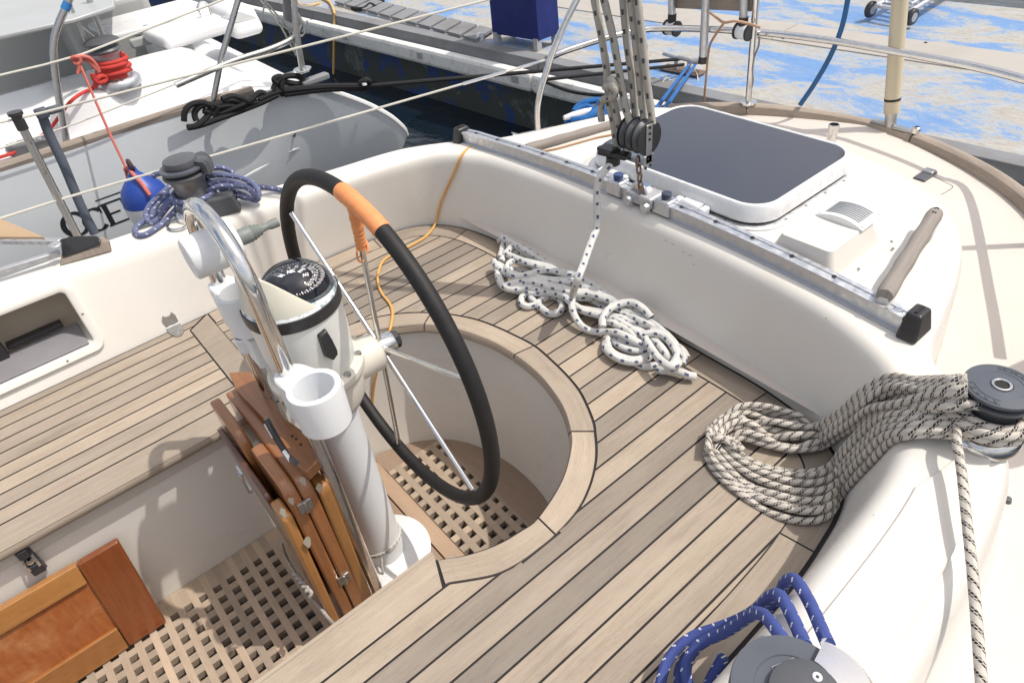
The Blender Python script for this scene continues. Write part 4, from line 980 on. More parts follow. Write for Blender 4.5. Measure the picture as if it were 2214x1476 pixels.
# ---- varnished washboard leaning on the port side of the footwell
def washboard():
    A = V(-0.352, -0.214, -0.150); Bt = V(-0.300, -0.236, ZS + 0.002); u = (A - Bt); L = 1.05
    T = empty('washboard', 'varnished framed wooden washboard leaning against the port footwell side', 'wooden panel', (-0.31, -0.7, ZS))
    ey = V(0, -1, 0); up = u.normalized(); Hh = u.length; n = ey.cross(up).normalized()
    if n.x < 0: n = -n
    def quadbox(name, a0, a1, h0, h1, t0, t1, mat, pid, along=True, bev=0.003):
        P = []
        for t in (t0, t1):
            for (a, h) in ((a0, h0), (a1, h0), (a1, h1), (a0, h1)): P.append(Bt + ey * a + up * h + n * t)
        b = MB(); uvq = [(a0, h0), (a1, h0), (a1, h1), (a0, h1)]
        if not along: uvq = [(h, a) for a, h in uvq]
        b.add(P, [(3, 2, 1, 0), (4, 5, 6, 7), (0, 1, 5, 4), (1, 2, 6, 5), (2, 3, 7, 6), (3, 0, 4, 7)], [uvq[::-1], uvq, [uvq[0], uvq[1], uvq[1], uvq[0]], [uvq[1], uvq[2], uvq[2], uvq[1]], [uvq[2], uvq[3], uvq[3], uvq[2]], [uvq[3], uvq[0], uvq[0], uvq[3]]], pid)
        return b.build(name, mat, T, smooth=True, bevel=bev, bseg=3)
    quadbox('end_stile', 0, 0.098, 0, Hh, 0, 0.022, MT['varndoor'], 0.2, False, 0.006)
    quadbox('top_rail', 0.0995, L, Hh - 0.062, Hh, 0, 0.022, MT['varnlight'], 0.7)
    quadbox('bottom_rail', 0.0995, L, 0, 0.075, 0, 0.0215, MT['varnlight2'], 0.4)
    quadbox('panel', 0.085, L, 0.06, Hh - 0.05, 0.003, 0.011, MT['worn'], 0.5)
    quadbox('end_stile', L + .0015, L + 0.1, 0, Hh, 0, 0.022, MT['varndoor'], 0.2, False, 0.006)
MT['varndoor'] = teak('red_brown_varnish', (0.30, 0.085, 0.022), (0.20, 0.05, 0.014), (0.09, 0.022, 0.008), 0.8, 0.25, True)
MT['varnlight2'] = teak('brown_varnish', (0.38, 0.16, 0.045), (0.28, 0.11, 0.03), (0.13, 0.05, 0.02), 0.9, 0.35, True)
mw_ = NT('worn_varnish_panel'); c = mw_.coord(); n = mw_.noise(c, 9, 7, 0.7, 0.4); g = mw_.n.new('ShaderNodeMapping'); g.inputs['Scale'].default_value = (30, 30, 3); mw_.l(c, g.inputs[0]); n2 = mw_.noise(g.outputs[0], 3, 5, 0.65)
col = mw_.mix(mw_.ramp(n2, [(0.3, (0, 0, 0)), (0.7, (1, 1, 1))]), (0.27, 0.075, 0.02), (0.36, 0.12, 0.035)); col = mw_.mix(mw_.ramp(n, [(0.50, (0, 0, 0)), (0.60, (0.35,) * 3), (0.66, (0.8,) * 3)]), col, (0.42, 0.20, 0.075)); mw_.bump(n, 0.15, 0.001)
MT['worn'] = mw_.set(col, 0.35, rsock=mw_.ramp(n, [(0.5, (0.28,) * 3), (0.62, (0.7,) * 3)]))
washboard()

# ================================================================== things fixed to the coaming
SURF = BVHo([COAM, TEAK])
def hit(x, y, lift=0.0, bvh=None):
    d = ray(x, y).normalized(); h = (bvh or SURF).ray_cast(CAM, d)
    if h[0] is None: return at(x, y, 0.0)
    n = h[1];  n = -n if n.dot(d) > 0 else n
    return h[0] + n * lift
def zat(x, y):
    h = SURF.ray_cast(V(x, y, 1.0), V(0, 0, -1)); return h[0].z if h[0] else 0.25
def traveller():
    pts = [V(x, 1.262 - 0.02 * abs(x / 0.75) ** 3, 0) for x in [-0.735 + 1.485 * k / 30 for k in range(31)]]
    for p in pts: p.z = zat(p.x, p.y)
    T = empty('mainsheet_traveller', 'long grey aluminium traveller track across the cream aft coaming', 'traveller track', pts[15])
    prof = [(-0.0225, 0.0), (-0.0225, 0.003), (-0.0145, 0.004), (-0.0145, 0.030), (-0.0175, 0.032), (-0.0175, 0.0375), (-0.005, 0.0378), (-0.005, 0.0355), (0.005, 0.0355), (0.005, 0.0378), (0.0175, 0.0375), (0.0175, 0.032), (0.0145, 0.030), (0.0145, 0.004), (0.0225, 0.003), (0.0225, 0.0)]
    b = MB(); rows = [[p + V(0, y, z) for y, z in prof] for p in pts]; b.quadgrid(rows); b.add(rows[0], [tuple(range(16))]); b.add(rows[-1], [tuple(range(16))[::-1]])
    b.build('track', MT['alu'], T, smooth=False)
    for k in range(14):
        x = -0.68 + 0.1055 * k; y = 1.262 - 0.02 * abs(x / 0.75) ** 3; b = MB()
        b.lathe([(0, 0.0376), (0.0052, 0.0376), (0.0056, 0.0384), (0.0, 0.0386)], V(x, y, zat(x, y) + 0.001), n=12); b.build('track_hole', MT['hole'], T)
    for s_, x in ((-1, -0.755), (1, 0.772)):
        y = 1.262 - 0.02; z = zat(x, y); b = MB()
        P = [V(x - 0.021, y - 0.036, z), V(x + 0.021, y - 0.036, z), V(x + 0.021, y + 0.036, z), V(x - 0.021, y + 0.036, z), V(x - 0.018, y - 0.022, z + 0.058), V(x + 0.012, y - 0.022, z + 0.058), V(x + 0.012, y + 0.022, z + 0.058), V(x - 0.018, y + 0.022, z + 0.058)]
        b.add(P, [(3, 2, 1, 0), (4, 5, 6, 7), (0, 1, 5, 4), (1, 2, 6, 5), (2, 3, 7, 6), (3, 0, 4, 7)]); b.build('end_cap', MT['black'], T, bevel=0.006, bseg=4)
        b = MB(); b.box((x - 0.003, y, z + 0.0585), (0.006, 0.030, 0.004)); b.build('cap_slot', MT['hole'], T, smooth=False)
        b = MB(); b.lathe([(0.0, 0.041), (0.009, 0.040), (0.010, 0.0375)], V(x - s_ * 0.04, y, z), n=16); b.build('end_bolt', MT['steel'], T)
    return pts
TRP = traveller()
def tz(x): y = 1.262 - 0.02 * abs(x / 0.75) ** 3; return V(x, y, zat(x, y))
def car():
    c = at(1395, 440, 0.30); x0 = onY(1395, 440, 1.262).x
    B = tz(x0)
    T = empty('traveller_car', 'silver traveller car with shackle on the aluminium track under the mainsheet tackle', 'track car', B)
    b = MB(); b.box(B + V(0, 0, 0.028), (0.088, 0.062, 0.030)); b.build('car_body', MT['aludull'], T, bevel=0.007, bseg=3)
    b = MB(); b.box(B + V(-0.012, 0, 0.05), (0.045, 0.03, 0.018)); b.tube([B + V(-.03, -.014, .045), B + V(-.025, -.014, .060), B + V(.008, -.014, .060), B + V(.016, -.014, .045)], 0.004, 8); b.build('eye', MT['steel'], T, bevel=0.003)
    for s_ in (-1, 1):
        b = MB(); b.lathe([(0.0, 0.012), (0.012, 0.011), (0.0145, 0.0), (0, 0)], B + V(s_ * 0.03, -0.031, 0.018), Matrix.Rotation(R(90), 3, 'X'), 16); b.build('roller', MT['alu'], T)
    # end stops, each a thing with a sprung plunger knob
    for k, (px, py, lab) in enumerate(((1337, 388, 'grey track stop with blue plunger under the rope blocks'), (1440, 450, 'grey track stop with black plunger in front of the hatch hinge'))):
        xs_ = onY(px, py, 1.262).x; S_ = tz(xs_)
        E = empty('track_stop', lab, 'track stop', S_, group='plunger stops on the traveller track')
        b = MB(); b.box(S_ + V(0, 0, 0.026), (0.056, 0.050, 0.040), taper=0.82); b.build('stop_body', MT['alu'], E, bevel=0.004)
        b = MB(); b.lathe([(0.012, 0.044), (0.0125, 0.050), (0.0135, 0.051), (0.0135, 0.060), (0.012, 0.0615), (0, 0.0618)], S_, n=24); b.build('plunger', plastic('plunger_%d' % k, (0.03, 0.06, 0.16) if k == 0 else (0.04, 0.05, 0.08), 0.35), E)
    return B
CARP = car()

# ------------------------------------------------------------------ hatch on the aft deck
def hatch():
    T = empty('deck_hatch', 'square aluminium framed deck hatch with smoked glass on the cream aft deck', 'hatch', (0.01, 1.62, 0.28))
    z0 = 0.285
    cs = [onn for onn in (at(1308, 352, 0.30), at(1500, 238, 0.30), at(1832, 345, 0.30), at(1600, 470, 0.30))]
    cx, cy = 0.062, 1.538
    def rr(hx, hy, r, z, n=8):
        P = []
        for (sx, sy, a0) in ((1, 1, 0), (-1, 1, 90), (-1, -1, 180), (1, -1, 270)):
            for k in range(n + 1): a = R(a0 + 90 * k / n); P.append(V(cx + sx * (hx - r) + r * math.cos(a), cy + sy * (hy - r) + r * math.sin(a), z))
        return P
    HX, HY = 0.292, 0.217
    zz = lambda x, y: zat(x, y)
    # moulded plinth
    def follow(P, dz): return [V(p.x, p.y, zat(p.x, p.y) + dz) for p in P]
    b = MB(); b.quadgrid([follow(rr(HX + 0.055, HY + 0.05, 0.11, 0), -0.002), follow(rr(HX + 0.045, HY + 0.04, 0.105, 0), 0.006), rr(HX + 0.036, HY + 0.031, 0.10, 0.289), rr(HX + 0.03, HY + 0.025, 0.095, 0.292), rr(HX - 0.05, HY - 0.05, 0.05, 0.292)], close_v=True); b.build('plinth', MT['gel'], T)
    b = MB(); b.quadgrid([rr(HX + 0.026, HY + 0.021, 0.092, 0.2925), rr(HX + 0.026, HY + 0.021, 0.092, 0.296), rr(HX + 0.005, HY + .0, 0.08, 0.2965), rr(HX - 0.01, HY - 0.01, 0.07, 0.292)], close_v=True); b.build('flange', MT['frame'], T)
    b = MB(); b.quadgrid([rr(HX, HY, 0.075, 0.297), rr(HX, HY, 0.075, 0.303)], close_v=True); b.build('seal', MT['hole'], T)
    b = MB(); b.quadgrid([rr(HX + .006, HY + .006, 0.081, 0.3035), rr(HX + .010, HY + .010, 0.085, 0.310), rr(HX + .004, HY + .004, 0.079, 0.342), rr(HX - .001, HY - .001, 0.074, 0.348), rr(HX - 0.008, HY - 0.008, 0.067, 0.3485), rr(HX - 0.010, HY - 0.010, 0.065, 0.3465)], close_v=True); b.build('hatch_frame', MT['frame'], T)
    g = NT('smoked_acrylic'); c = g.coord(); n = g.noise(c, 2.5, 4); g.set((0.062, 0.066, 0.082), 0.10, spec=0.4, coat=0.1, rsock=g.ramp(n, [(0.3, (0.06,) * 3), (0.7, (0.16,) * 3)]))
    b = MB(); P = rr(HX - 0.0095, HY - 0.0095, 0.065, 0.3468); b.add(P, [tuple(range(len(P)))]); b.build('pane', g.mat, T, smooth=False)
    for k, (dx, dy) in enumerate([(-.2, -1), (0, -1), (.2, -1), (1, -.6), (1, -.2), (1, .2), (1, .6), (-1, 0)]):
        x = cx + (dx if abs(dx) < 1 else dx * (HX + 0.016)); y = cy + (dy * (HY + 0.012) if abs(dy) == 1 else dy * HY)
        b = MB(); b.lathe([(0, 0.0015), (0.0035, 0.001), (0.004, 0)], V(x, y, 0.2966), n=8); b.build('flange_screw', MT['steeldull'], T)
    for (px, py) in ((1345, 372), (1495, 448)):
        h = at(px, py, 0.305); x = h.x; y = cy - HY - 0.026; H_ = V(x, y, 0.296)
        b = MB(); Mx = Matrix.Rotation(R(90), 3, 'Y')
        b.lathe([(0, -0.030), (0.011, -0.029), (0.0125, -0.026), (0.0125, 0.026), (0.011, 0.029), (0, 0.030)], H_ + V(0, 0, 0.014), Mx, 20); b.box(H_ + V(0, 0.012, 0.018), (0.056, 0.03, 0.012)); b.build('hinge', MT['frame'], T, bevel=0.002)
        for s_ in (-1, 1): b = MB(); b.box(H_ + V(s_ * 0.041, 0.0, 0.008), (0.018, 0.028, 0.032)); b.build('hinge_bracket', MT['whitepaint'], T, bevel=0.005, bseg=3)
hatch()
# ------------------------------------------------------------------ ventilator box
def vent():
    # base corners from the photo
    Z = 0.266; A = at(1648, 545, Z); B_ = at(1790, 630, Z); C_ = at(1932, 533, Z); D_ = at(1790, 455, Z)
    t0, t1, t2, t3 = at(1690, 500, Z + .068), at(1795, 545, Z + .068), at(1903, 478, Z + .068), at(1790, 430, Z + .068)
    x0, x1 = A.x, B_.x; y0, y1 = (A.y + B_.y) / 2 + .005, C_.y + .01
    x0 = 0.335; 
    T = empty('ventilator_box', 'cream moulded ventilator box with a white louvred grille beside the hatch', 'ventilator', ((x0 + x1) / 2, (y0 + y1) / 2, Z))
    xa, xb, ya, yb = A.x + .012, B_.x - 0.012, (A.y + B_.y) / 2 + 0.012, C_.y
    ux0, ux1, uy0, uy1 = t0.x, t1.x, (t0.y + t1.y) / 2, t2.y
    def rect(x0, x1, y0, y1, z, r, fz=None, n=5):
        P = []
        for (sx, sy, a0) in ((1, 1, 0), (-1, 1, 90), (-1, -1, 180), (1, -1, 270)):
            for k in range(n + 1):
                a = R(a0 + 90 * k / n); x = (x1 - r if sx > 0 else x0 + r) + r * math.cos(a); y = (y1 - r if sy > 0 else y0 + r) + r * math.sin(a); P.append(V(x, y, zat(x, y) + fz if fz is not None else z))
        return P
    b = MB(); top = Z + 0.066
    def lr(t, r): return rect(xa + (ux0 - xa) * t, xb + (ux1 - xb) * t, ya + (uy0 - ya) * t, yb + (uy1 - yb) * t, Z + 0.004 + (top - Z - .004) * t, r)
    rows = [rect(xa - .02, xb + .02, ya - .018, yb + .02, 0, 0.02, fz=-0.002), rect(xa - .02, xb + .02, ya - .018, yb + .02, 0, 0.02, fz=0.004), rect(xa - .006, xb + .006, ya - .006, yb + .006, 0, 0.02, fz=0.006), lr(0.08, .018), lr(0.5, .016), lr(0.9, .014), lr(0.97, .013)]
    tp = rect(ux0 + .003, ux1 - .003, uy0 + .003, uy1 - .003, top, 0.012); rows.append(tp); b.quadgrid(rows, close_v=True, flip=True); b.add(tp, [tuple(range(len(tp)))])
    b.build('box', MT['gel'], T)
    # louvred grille with a slight arch, set on the after half
    ex, ey_ = (t1 - t0), (t2 - t1); g0 = at(1770, 462, top); g1 = at(1860, 500, top); gx0, gx1 = g0.x - .002, g1.x + 0.004; gy0, gy1 = g1.y, at(1905, 470, top).y + .004
    b = MB(); N = 12; rows = []
    for k in range(N + 1):
        x = gx0 + (gx1 - gx0) * k / N; s_ = math.sin(math.pi * k / N) ** 0.8
        rows.append([V(x, gy0, top), V(x, gy0, top + 0.003 + 0.014 * s_), V(x, gy1, top + 0.003 + 0.014 * s_), V(x, gy1, top)])
    b.quadgrid(rows, flip=True); b.add(rows[0], [(0, 1, 2, 3)]); b.add(rows[-1], [(3, 2, 1, 0)])
    gr = b.build('grille', MT['white'], T, smooth=False, bevel=0.0015)
    for j in range(8):
        b = MB(); yy_ = gy0 + 0.016 + (gy1 - gy0 - 0.032) * j / 7; pts = [V(gx0 + (gx1 - gx0) * (0.14 + 0.72 * k / 10), yy_, top + 0.0035 + 0.014 * math.sin(math.pi * (0.14 + 0.72 * k / 10)) ** .8) for k in range(11)]
        b.tube(pts, 0.0021, 6); b.build('louvre_slot', plastic('slot_grey', (0.30, 0.32, 0.34), 0.6) if j == 0 else bpy.data.materials['slot_grey'], gr)
    for (x, y) in ((gx0 + .007, gy0 + .008), (gx1 - .007, gy0 + .008), (gx1 - .007, gy1 - .008), (gx0 + .007, gy1 - .008)):
        b = MB(); b.lathe([(0, 0.007), (0.0035, 0.006), (0.004, 0.003)], V(x, y, top), n=10); b.build('grille_screw', MT['steeldull'], gr)
    for (px, py) in ((1652, 535), (1926, 526), (1929, 541), (1855, 585)):
        p = hit(px, py, 0.003); b = MB(); b.lathe([(0, 0.0045), (0.003, 0.004), (0.004, 0.001)], p, n=8); b.build('base_screw', MT['steeldull'], T)
vent()
# ------------------------------------------------------------------ teak handrails on the aft deck
def handrail(label, p0, p1, r, screws):
    p0, p1 = p0.copy(), p1.copy()
    T = empty('grab_rail', label, 'grab rail', (p0 + p1) / 2)
    b = MB(); n = 30; rows = []; L = (p1 - p0).length; t = (p1 - p0).normalized(); s_ = V(-t.y, t.x, 0)
    pts = [p0.lerp(p1, k / n) for k in range(n + 1)]
    b.tube(pts, r, 14, rv=[r * (1 + 0.05 * math.sin(k * 0.7)) * (0.93 if k in (0, n) else 1) for k in range(n + 1)])
    b.build('rail', MT['teakgrey'], T)
    for f in (0.07, 0.93):
        p = p0.lerp(p1, f); z = zat(p.x, p.y); b = MB(); M_ = Matrix.Rotation(math.atan2(t.y, t.x), 3, 'Z')
        b.box(V(p.x, p.y, (p.z + z) / 2), (0.055, r * 1.7, max(0.01, p.z - z)), M_); b.build('foot', MT['gel'], T, bevel=0.008, bseg=3)
    for f in screws:
        p = p0.lerp(p1, f); b = MB(); b.lathe([(0, r + 0.0005), (0.005, r + 0.0002), (0.0055, r - .002)], p, n=10); b.build('plug', MT['hole'], T)
MT['teakgrey'] = teak('silver_grey_teak', (0.34, 0.31, 0.285), (0.24, 0.215, 0.195), (0.06, 0.045, 0.04), 1.2)
q0 = at(1912, 640, 0.315); q1 = at(2022, 462, 0.315); handrail('silvery teak grab rail on the right of the aft deck by the vent box', q0, q1, 0.0175, (0.93, 0.985))
q0 = at(1139, 321, 0.288); q1 = at(1325, 270, 0.288); handrail('cracked grey teak grab rail on the left of the aft deck near the blue rope', q0, q1, 0.0150, ())
# small chips and scuffs in the gelcoat
for (x, y, l_, a_) in ((1786, 688, .006, 60), (1440, 520, .010, 20), (1455, 528, .012, -10), (1478, 545, .010, 60), (1493, 552, .012, 15), (1500, 572, .008, 5), (1115, 372, .006, 30), (1690, 655, .003, 0), (1889, 1113, .004, 0), (1820, 1320, .003, 0), (620, 500, .008, 20)):
    h = SURF.ray_cast(CAM, ray(x, y).normalized())
    if h[0] is None: continue
    n = h[1] if h[1].dot(ray(x, y)) < 0 else -h[1]; t = V(math.cos(R(a_)), math.sin(R(a_)), 0); t = (t - n * t.dot(n)).normalized()
    b = MB(); p = h[0] + n * 0.0004; s_ = n.cross(t) * 0.0008; b.add([p - t * l_ * .5, p + s_, p + t * l_ * .5, p - s_], [(0, 1, 2, 3)]); b.build('gelcoat_chip', bpy.data.materials.get('chip_grey') or plastic('chip_grey', (0.14, 0.12, 0.11), 0.8), BOAT, smooth=False)
# ================================================================== ropes
def rope_mat(name, base, fleck, kind, L=0.024, rough=0.85):
    m = NT(name); uv = m.n.new('ShaderNodeUVMap'); uv.uv_map = 'UVMap'; sp = m.n.new('ShaderNodeSeparateXYZ'); m.l(uv.outputs[0], sp.inputs[0]); u, v = sp.outputs[0], sp.outputs[1]
    c = m.coord(); n = m.noise(c, 25, 4, 0.6); nf = m.noise(c, 500, 2)
    def gt(a, t): return m.math('GREATER_THAN', a, t)
    def lt(a, t): return m.math('LESS_THAN', a, t)
    def fr(a): return m.math('FRACT', a)
    wob = m.math('MULTIPLY', m.noise(c, 18, 2), 0.6)
    if kind == 'dash':              # short dashes along two opposite strands
        row = m.math('FLOOR', m.math('MULTIPLY', v, 3.0)); uu = fr(m.math('ADD', m.math('DIVIDE', u, L), m.math('ADD', m.math('MULTIPLY', row, 0.41), wob))); vv = fr(m.math('MULTIPLY', v, 3.0))
        jag = m.math('MULTIPLY', gt(fr(m.math('DIVIDE', u, 0.0022)), 0.5), 0.14)
        mask = m.math('MULTIPLY', lt(uu, 0.27), m.math('MULTIPLY', gt(vv, m.math('ADD', jag, 0.22)), lt(vv, m.math('ADD', jag, 0.56))))
    elif kind == 'tick':            # slanted groups of ticks
        d = fr(m.math('ADD', m.math('DIVIDE', u, L), m.math('MULTIPLY', v, 2.0))); chk = gt(fr(m.math('ADD', m.math('MULTIPLY', v, 8.0), m.math('DIVIDE', u, 0.007))), 0.26)
        chk2 = gt(fr(m.math('DIVIDE', u, 0.005)), 0.2)
        mask = m.math('MULTIPLY', lt(d, 0.40), m.math('MULTIPLY', chk, chk2))
    elif kind == 'dot':             # pairs of small light dots
        row = m.math('FLOOR', m.math('MULTIPLY', v, 3.0)); uu = fr(m.math('ADD', m.math('DIVIDE', u, L), m.math('MULTIPLY', row, 0.37))); vv = fr(m.math('MULTIPLY', v, 3.0))
        two = m.math('ADD', m.math('MULTIPLY', gt(uu, 0.0), m.math('MULTIPLY', lt(uu, 0.11), m.math('MULTIPLY', gt(vv, 0.3), lt(vv, 0.5)))), m.math('MULTIPLY', gt(uu, 0.09), m.math('MULTIPLY', lt(uu, 0.2), m.math('MULTIPLY', gt(vv, 0.45), lt(vv, 0.65)))))
        mask = m.math('MINIMUM', two, 1.0)
    else: mask = m.math('MULTIPLY', v, 0.0)
    b0 = m.mix(m.ramp(n, [(0.3, (0, 0, 0)), (0.75, (1, 1, 1))]), base, tuple(x * 0.78 for x in base))
    col = m.mix(mask, b0, fleck); 
    br = m.math('SINE', m.math('ADD', m.math('MULTIPLY', u, 1500.0), m.math('MULTIPLY', v, 25.13))); br2 = m.math('SINE', m.math('SUBTRACT', m.math('MULTIPLY', u, 1500.0), m.math('MULTIPLY', v, 25.13)))
    m.bump(m.math('ADD', m.math('MULTIPLY', m.math('ADD', br, br2), 0.25), nf), 0.5, 0.0006)
    return m.set(col, rough)
MT['rwhite'] = rope_mat('white_rope_blue_fleck', (0.66, 0.66, 0.64), (0.03, 0.055, 0.14), 'dash', 0.034)
MT['rmain'] = rope_mat('mainsheet_rope', (0.43, 0.41, 0.365), (0.035, 0.04, 0.055), 'dash', 0.042)
MT['rtick'] = rope_mat('beige_rope_black_tick', (0.60, 0.56, 0.50), (0.010, 0.008, 0.010), 'tick', 0.022)
MT['rblue'] = rope_mat('blue_rope_white_dot', (0.055, 0.085, 0.30), (0.70, 0.72, 0.75), 'dot', 0.026)
MT['rbluefade'] = rope_mat('faded_blue_rope', (0.13, 0.15, 0.27), (0.62, 0.64, 0.68), 'dot', 0.026)
MT['rred'] = rope_mat('red_rope', (0.55, 0.05, 0.04), (0.8, 0.3, 0.3), 'none')
MT['rpink'] = rope_mat('faded_red_line', (0.60, 0.16, 0.13), (0.8, 0.3, 0.3), 'none')
MT['rblack'] = rope_mat('black_rope', (0.012, 0.012, 0.014), (0.02, 0.02, 0.02), 'none')
MT['rdock'] = rope_mat('bright_blue_dock_rope', (0.01, 0.12, 0.38), (0.02, 0.2, 0.5), 'none')
MT['rorange'] = plastic('orange_yellow_cord', (0.62, 0.33, 0.09), 0.5)
MT['rgrey'] = rope_mat('grey_lashing', (0.45, 0.42, 0.38), (0.2, 0.2, 0.2), 'dash', 0.015)
def sm(P, it=2):
    P = [Vector(p) for p in P]
    for _ in range(it): P = [P[0]] + [P[i] * 0.5 + (P[i - 1] + P[i + 1]) * 0.25 for i in range(1, len(P) - 1)] + [P[-1]]
    return P
def rope(b, P, r, step=0.006, n=9, it=3, cap=True):
    P = even(cr(P, 6), 0.012); P = sm(P, it); P = even(cr(P, 2), step); b.tube(P, r, n, u0=random.random(), cap=cap)
# ---- white sheet tail heaped on the helm seat
def pile():
    s, ox, oy = 3.884, 1040, 480; r = 0.0104
    T = [(1, [(160,300),(200,180),(290,140),(370,180),(450,260),(520,340),(620,400),(720,440),(800,470),(880,500),(990,560),(1080,610),(1170,650)]),
     (2, [(170,330),(250,210),(330,190),(400,220),(480,280),(560,340),(680,400),(780,440),(900,490)]),
     (3, [(200,260),(330,320),(460,350),(590,380),(700,420),(800,450),(900,490),(1000,550),(1100,620)]),
     (4, [(260,330),(215,370),(230,430),(300,465),(400,440),(500,410),(600,405),(700,440),(800,445)]),
     (3, [(110,330),(130,370),(190,410),(240,450),(330,470),(430,480),(560,500),(680,510),(800,520),(900,560),(1010,600),(1120,640),(1220,690)]),
     (2, [(115,345),(140,420),(150,490),(190,545),(260,560),(330,535),(430,550),(560,580),(680,605),(730,650),(780,700),(850,735),(960,770),(1080,790),(1200,810),(1290,830),(1400,860),(1480,900),(1540,960),(1600,1020),(1680,1070),(1710,1130),(1690,1190)]),
     (3, [(190,540),(300,500),(370,490),(480,500),(600,540),(700,555),(800,590),(900,580),(1000,610),(1110,650),(1200,690),(1300,730),(1400,790),(1490,850)]),
     (1, [(270,575),(400,592),(500,600),(600,597),(700,622),(790,642),(860,637),(960,642),(1080,672),(1200,720)]),
     (0, [(560,590),(480,560),(400,610),(460,680),(520,730),(570,775),(630,782),(680,730),(670,650),(600,615),(530,640),(450,700),(380,718),(335,680),(340,625),(400,590)]),
     (1, [(790,700),(850,740),(960,760),(1060,780),(1180,800),(1270,820),(1390,855)]),
     (1, [(1100,940),(1060,980),(1060,1040),(1110,1110),(1190,1140),(1290,1165),(1380,1140),(1440,1100),(1500,1090)]),
     (1, [(1110,1000),(1180,1050),(1270,1080),(1380,1090),(1430,1070)]),
     (0, [(1280,1170),(1340,1210),(1400,1222),(1470,1205),(1540,1180),(1600,1150)]),
     (5, [(1020,880),(1010,820),(1060,740),(1120,700),(1230,670),(1310,680),(1380,740),(1430,800)]),
     (2, [(1060,840),(1110,835),(1150,880),(1220,900),(1270,960),(1330,1020),(1400,1060)]),
     (4, [(1340,950),(1420,930),(1500,930),(1560,970),(1610,1030),(1650,1100),(1650,1160),(1600,1200)]),
     (4, [(1380,980),(1430,1060),(1480,1130),(1540,1190),(1610,1225),(1660,1180)]),
     (3, [(1430,985),(1500,1030),(1540,1090),(1590,1160)]),
     (1, [(1490,1240),(1560,1255),(1620,1235),(1680,1260),(1740,1290),(1797,1297)]),
     (0, [(860,430),(940,418),(1000,450),(1050,520),(1100,560),(1150,600),(1190,650),(1300,720)]),
     (2, [(820,610),(950,600),(1080,640),(1240,700),(1350,750),(1440,800),(1510,860),(1570,940)]),
     (3, [(1090,700),(1200,745),(1330,795),(1430,835),(1500,890),(1560,960)]),
     (2, [(1100,800),(1220,870),(1340,940),(1440,1000),(1520,1060)]),
     (1, [(240,250),(330,260),(430,300),(520,360),(600,420),(700,470)]), (0, [(300,300),(400,340),(460,400),(560,450),(700,480),(900,540)]),
     (0, [(200,420),(320,400),(450,450),(600,520),(760,560),(900,640),(1050,720)]), (1, [(1120,980),(1200,1000),(1300,1040),(1420,1100)]), (1, [(1160,860),(1200,930),(1260,1010),(1330,1090)]), (0, [(1000,700),(1150,800),(1300,880),(1450,960),(1560,1060)])]
    T2 = []
    for lv, pts in T[:7] + T[9:12] + T[15:16] + T[19:28]: T2.append((max(0, lv - 1 + random.choice((0, 0, 1))), [(x + random.uniform(-9, 9) + dx_, y + random.uniform(-7, 7) + dy_) for dx_, dy_ in [random.choice(((14, -16), (-12, 18), (18, 12)))] for x, y in pts]))
    T += [(l_, p_[1:-1] if len(p_) > 5 else p_) for l_, p_ in T2]
    b = MB()
    for lv, pts in T:
        P = []
        for k, (x, y) in enumerate(pts):
            h = 0.0105 + lv * 0.0115 + random.uniform(-.002, .002)
            if k == 0 or k == len(pts) - 1: h = max(0.009, h - 0.008)
            P.append(at(ox + x / s, oy + y / s, h))
        P = [p if p.y < 1.135 else V(p.x, 1.135, p.z + (p.y - 1.135) * 0.5) for p in P]
        rope(b, P, r)
    # whipped end
    o = b.build('rope_coil', MT['rwhite'], None); tag(o, 'white rope with blue flecks heaped on the teak helm seat below the traveller', 'rope'); return o
pile()
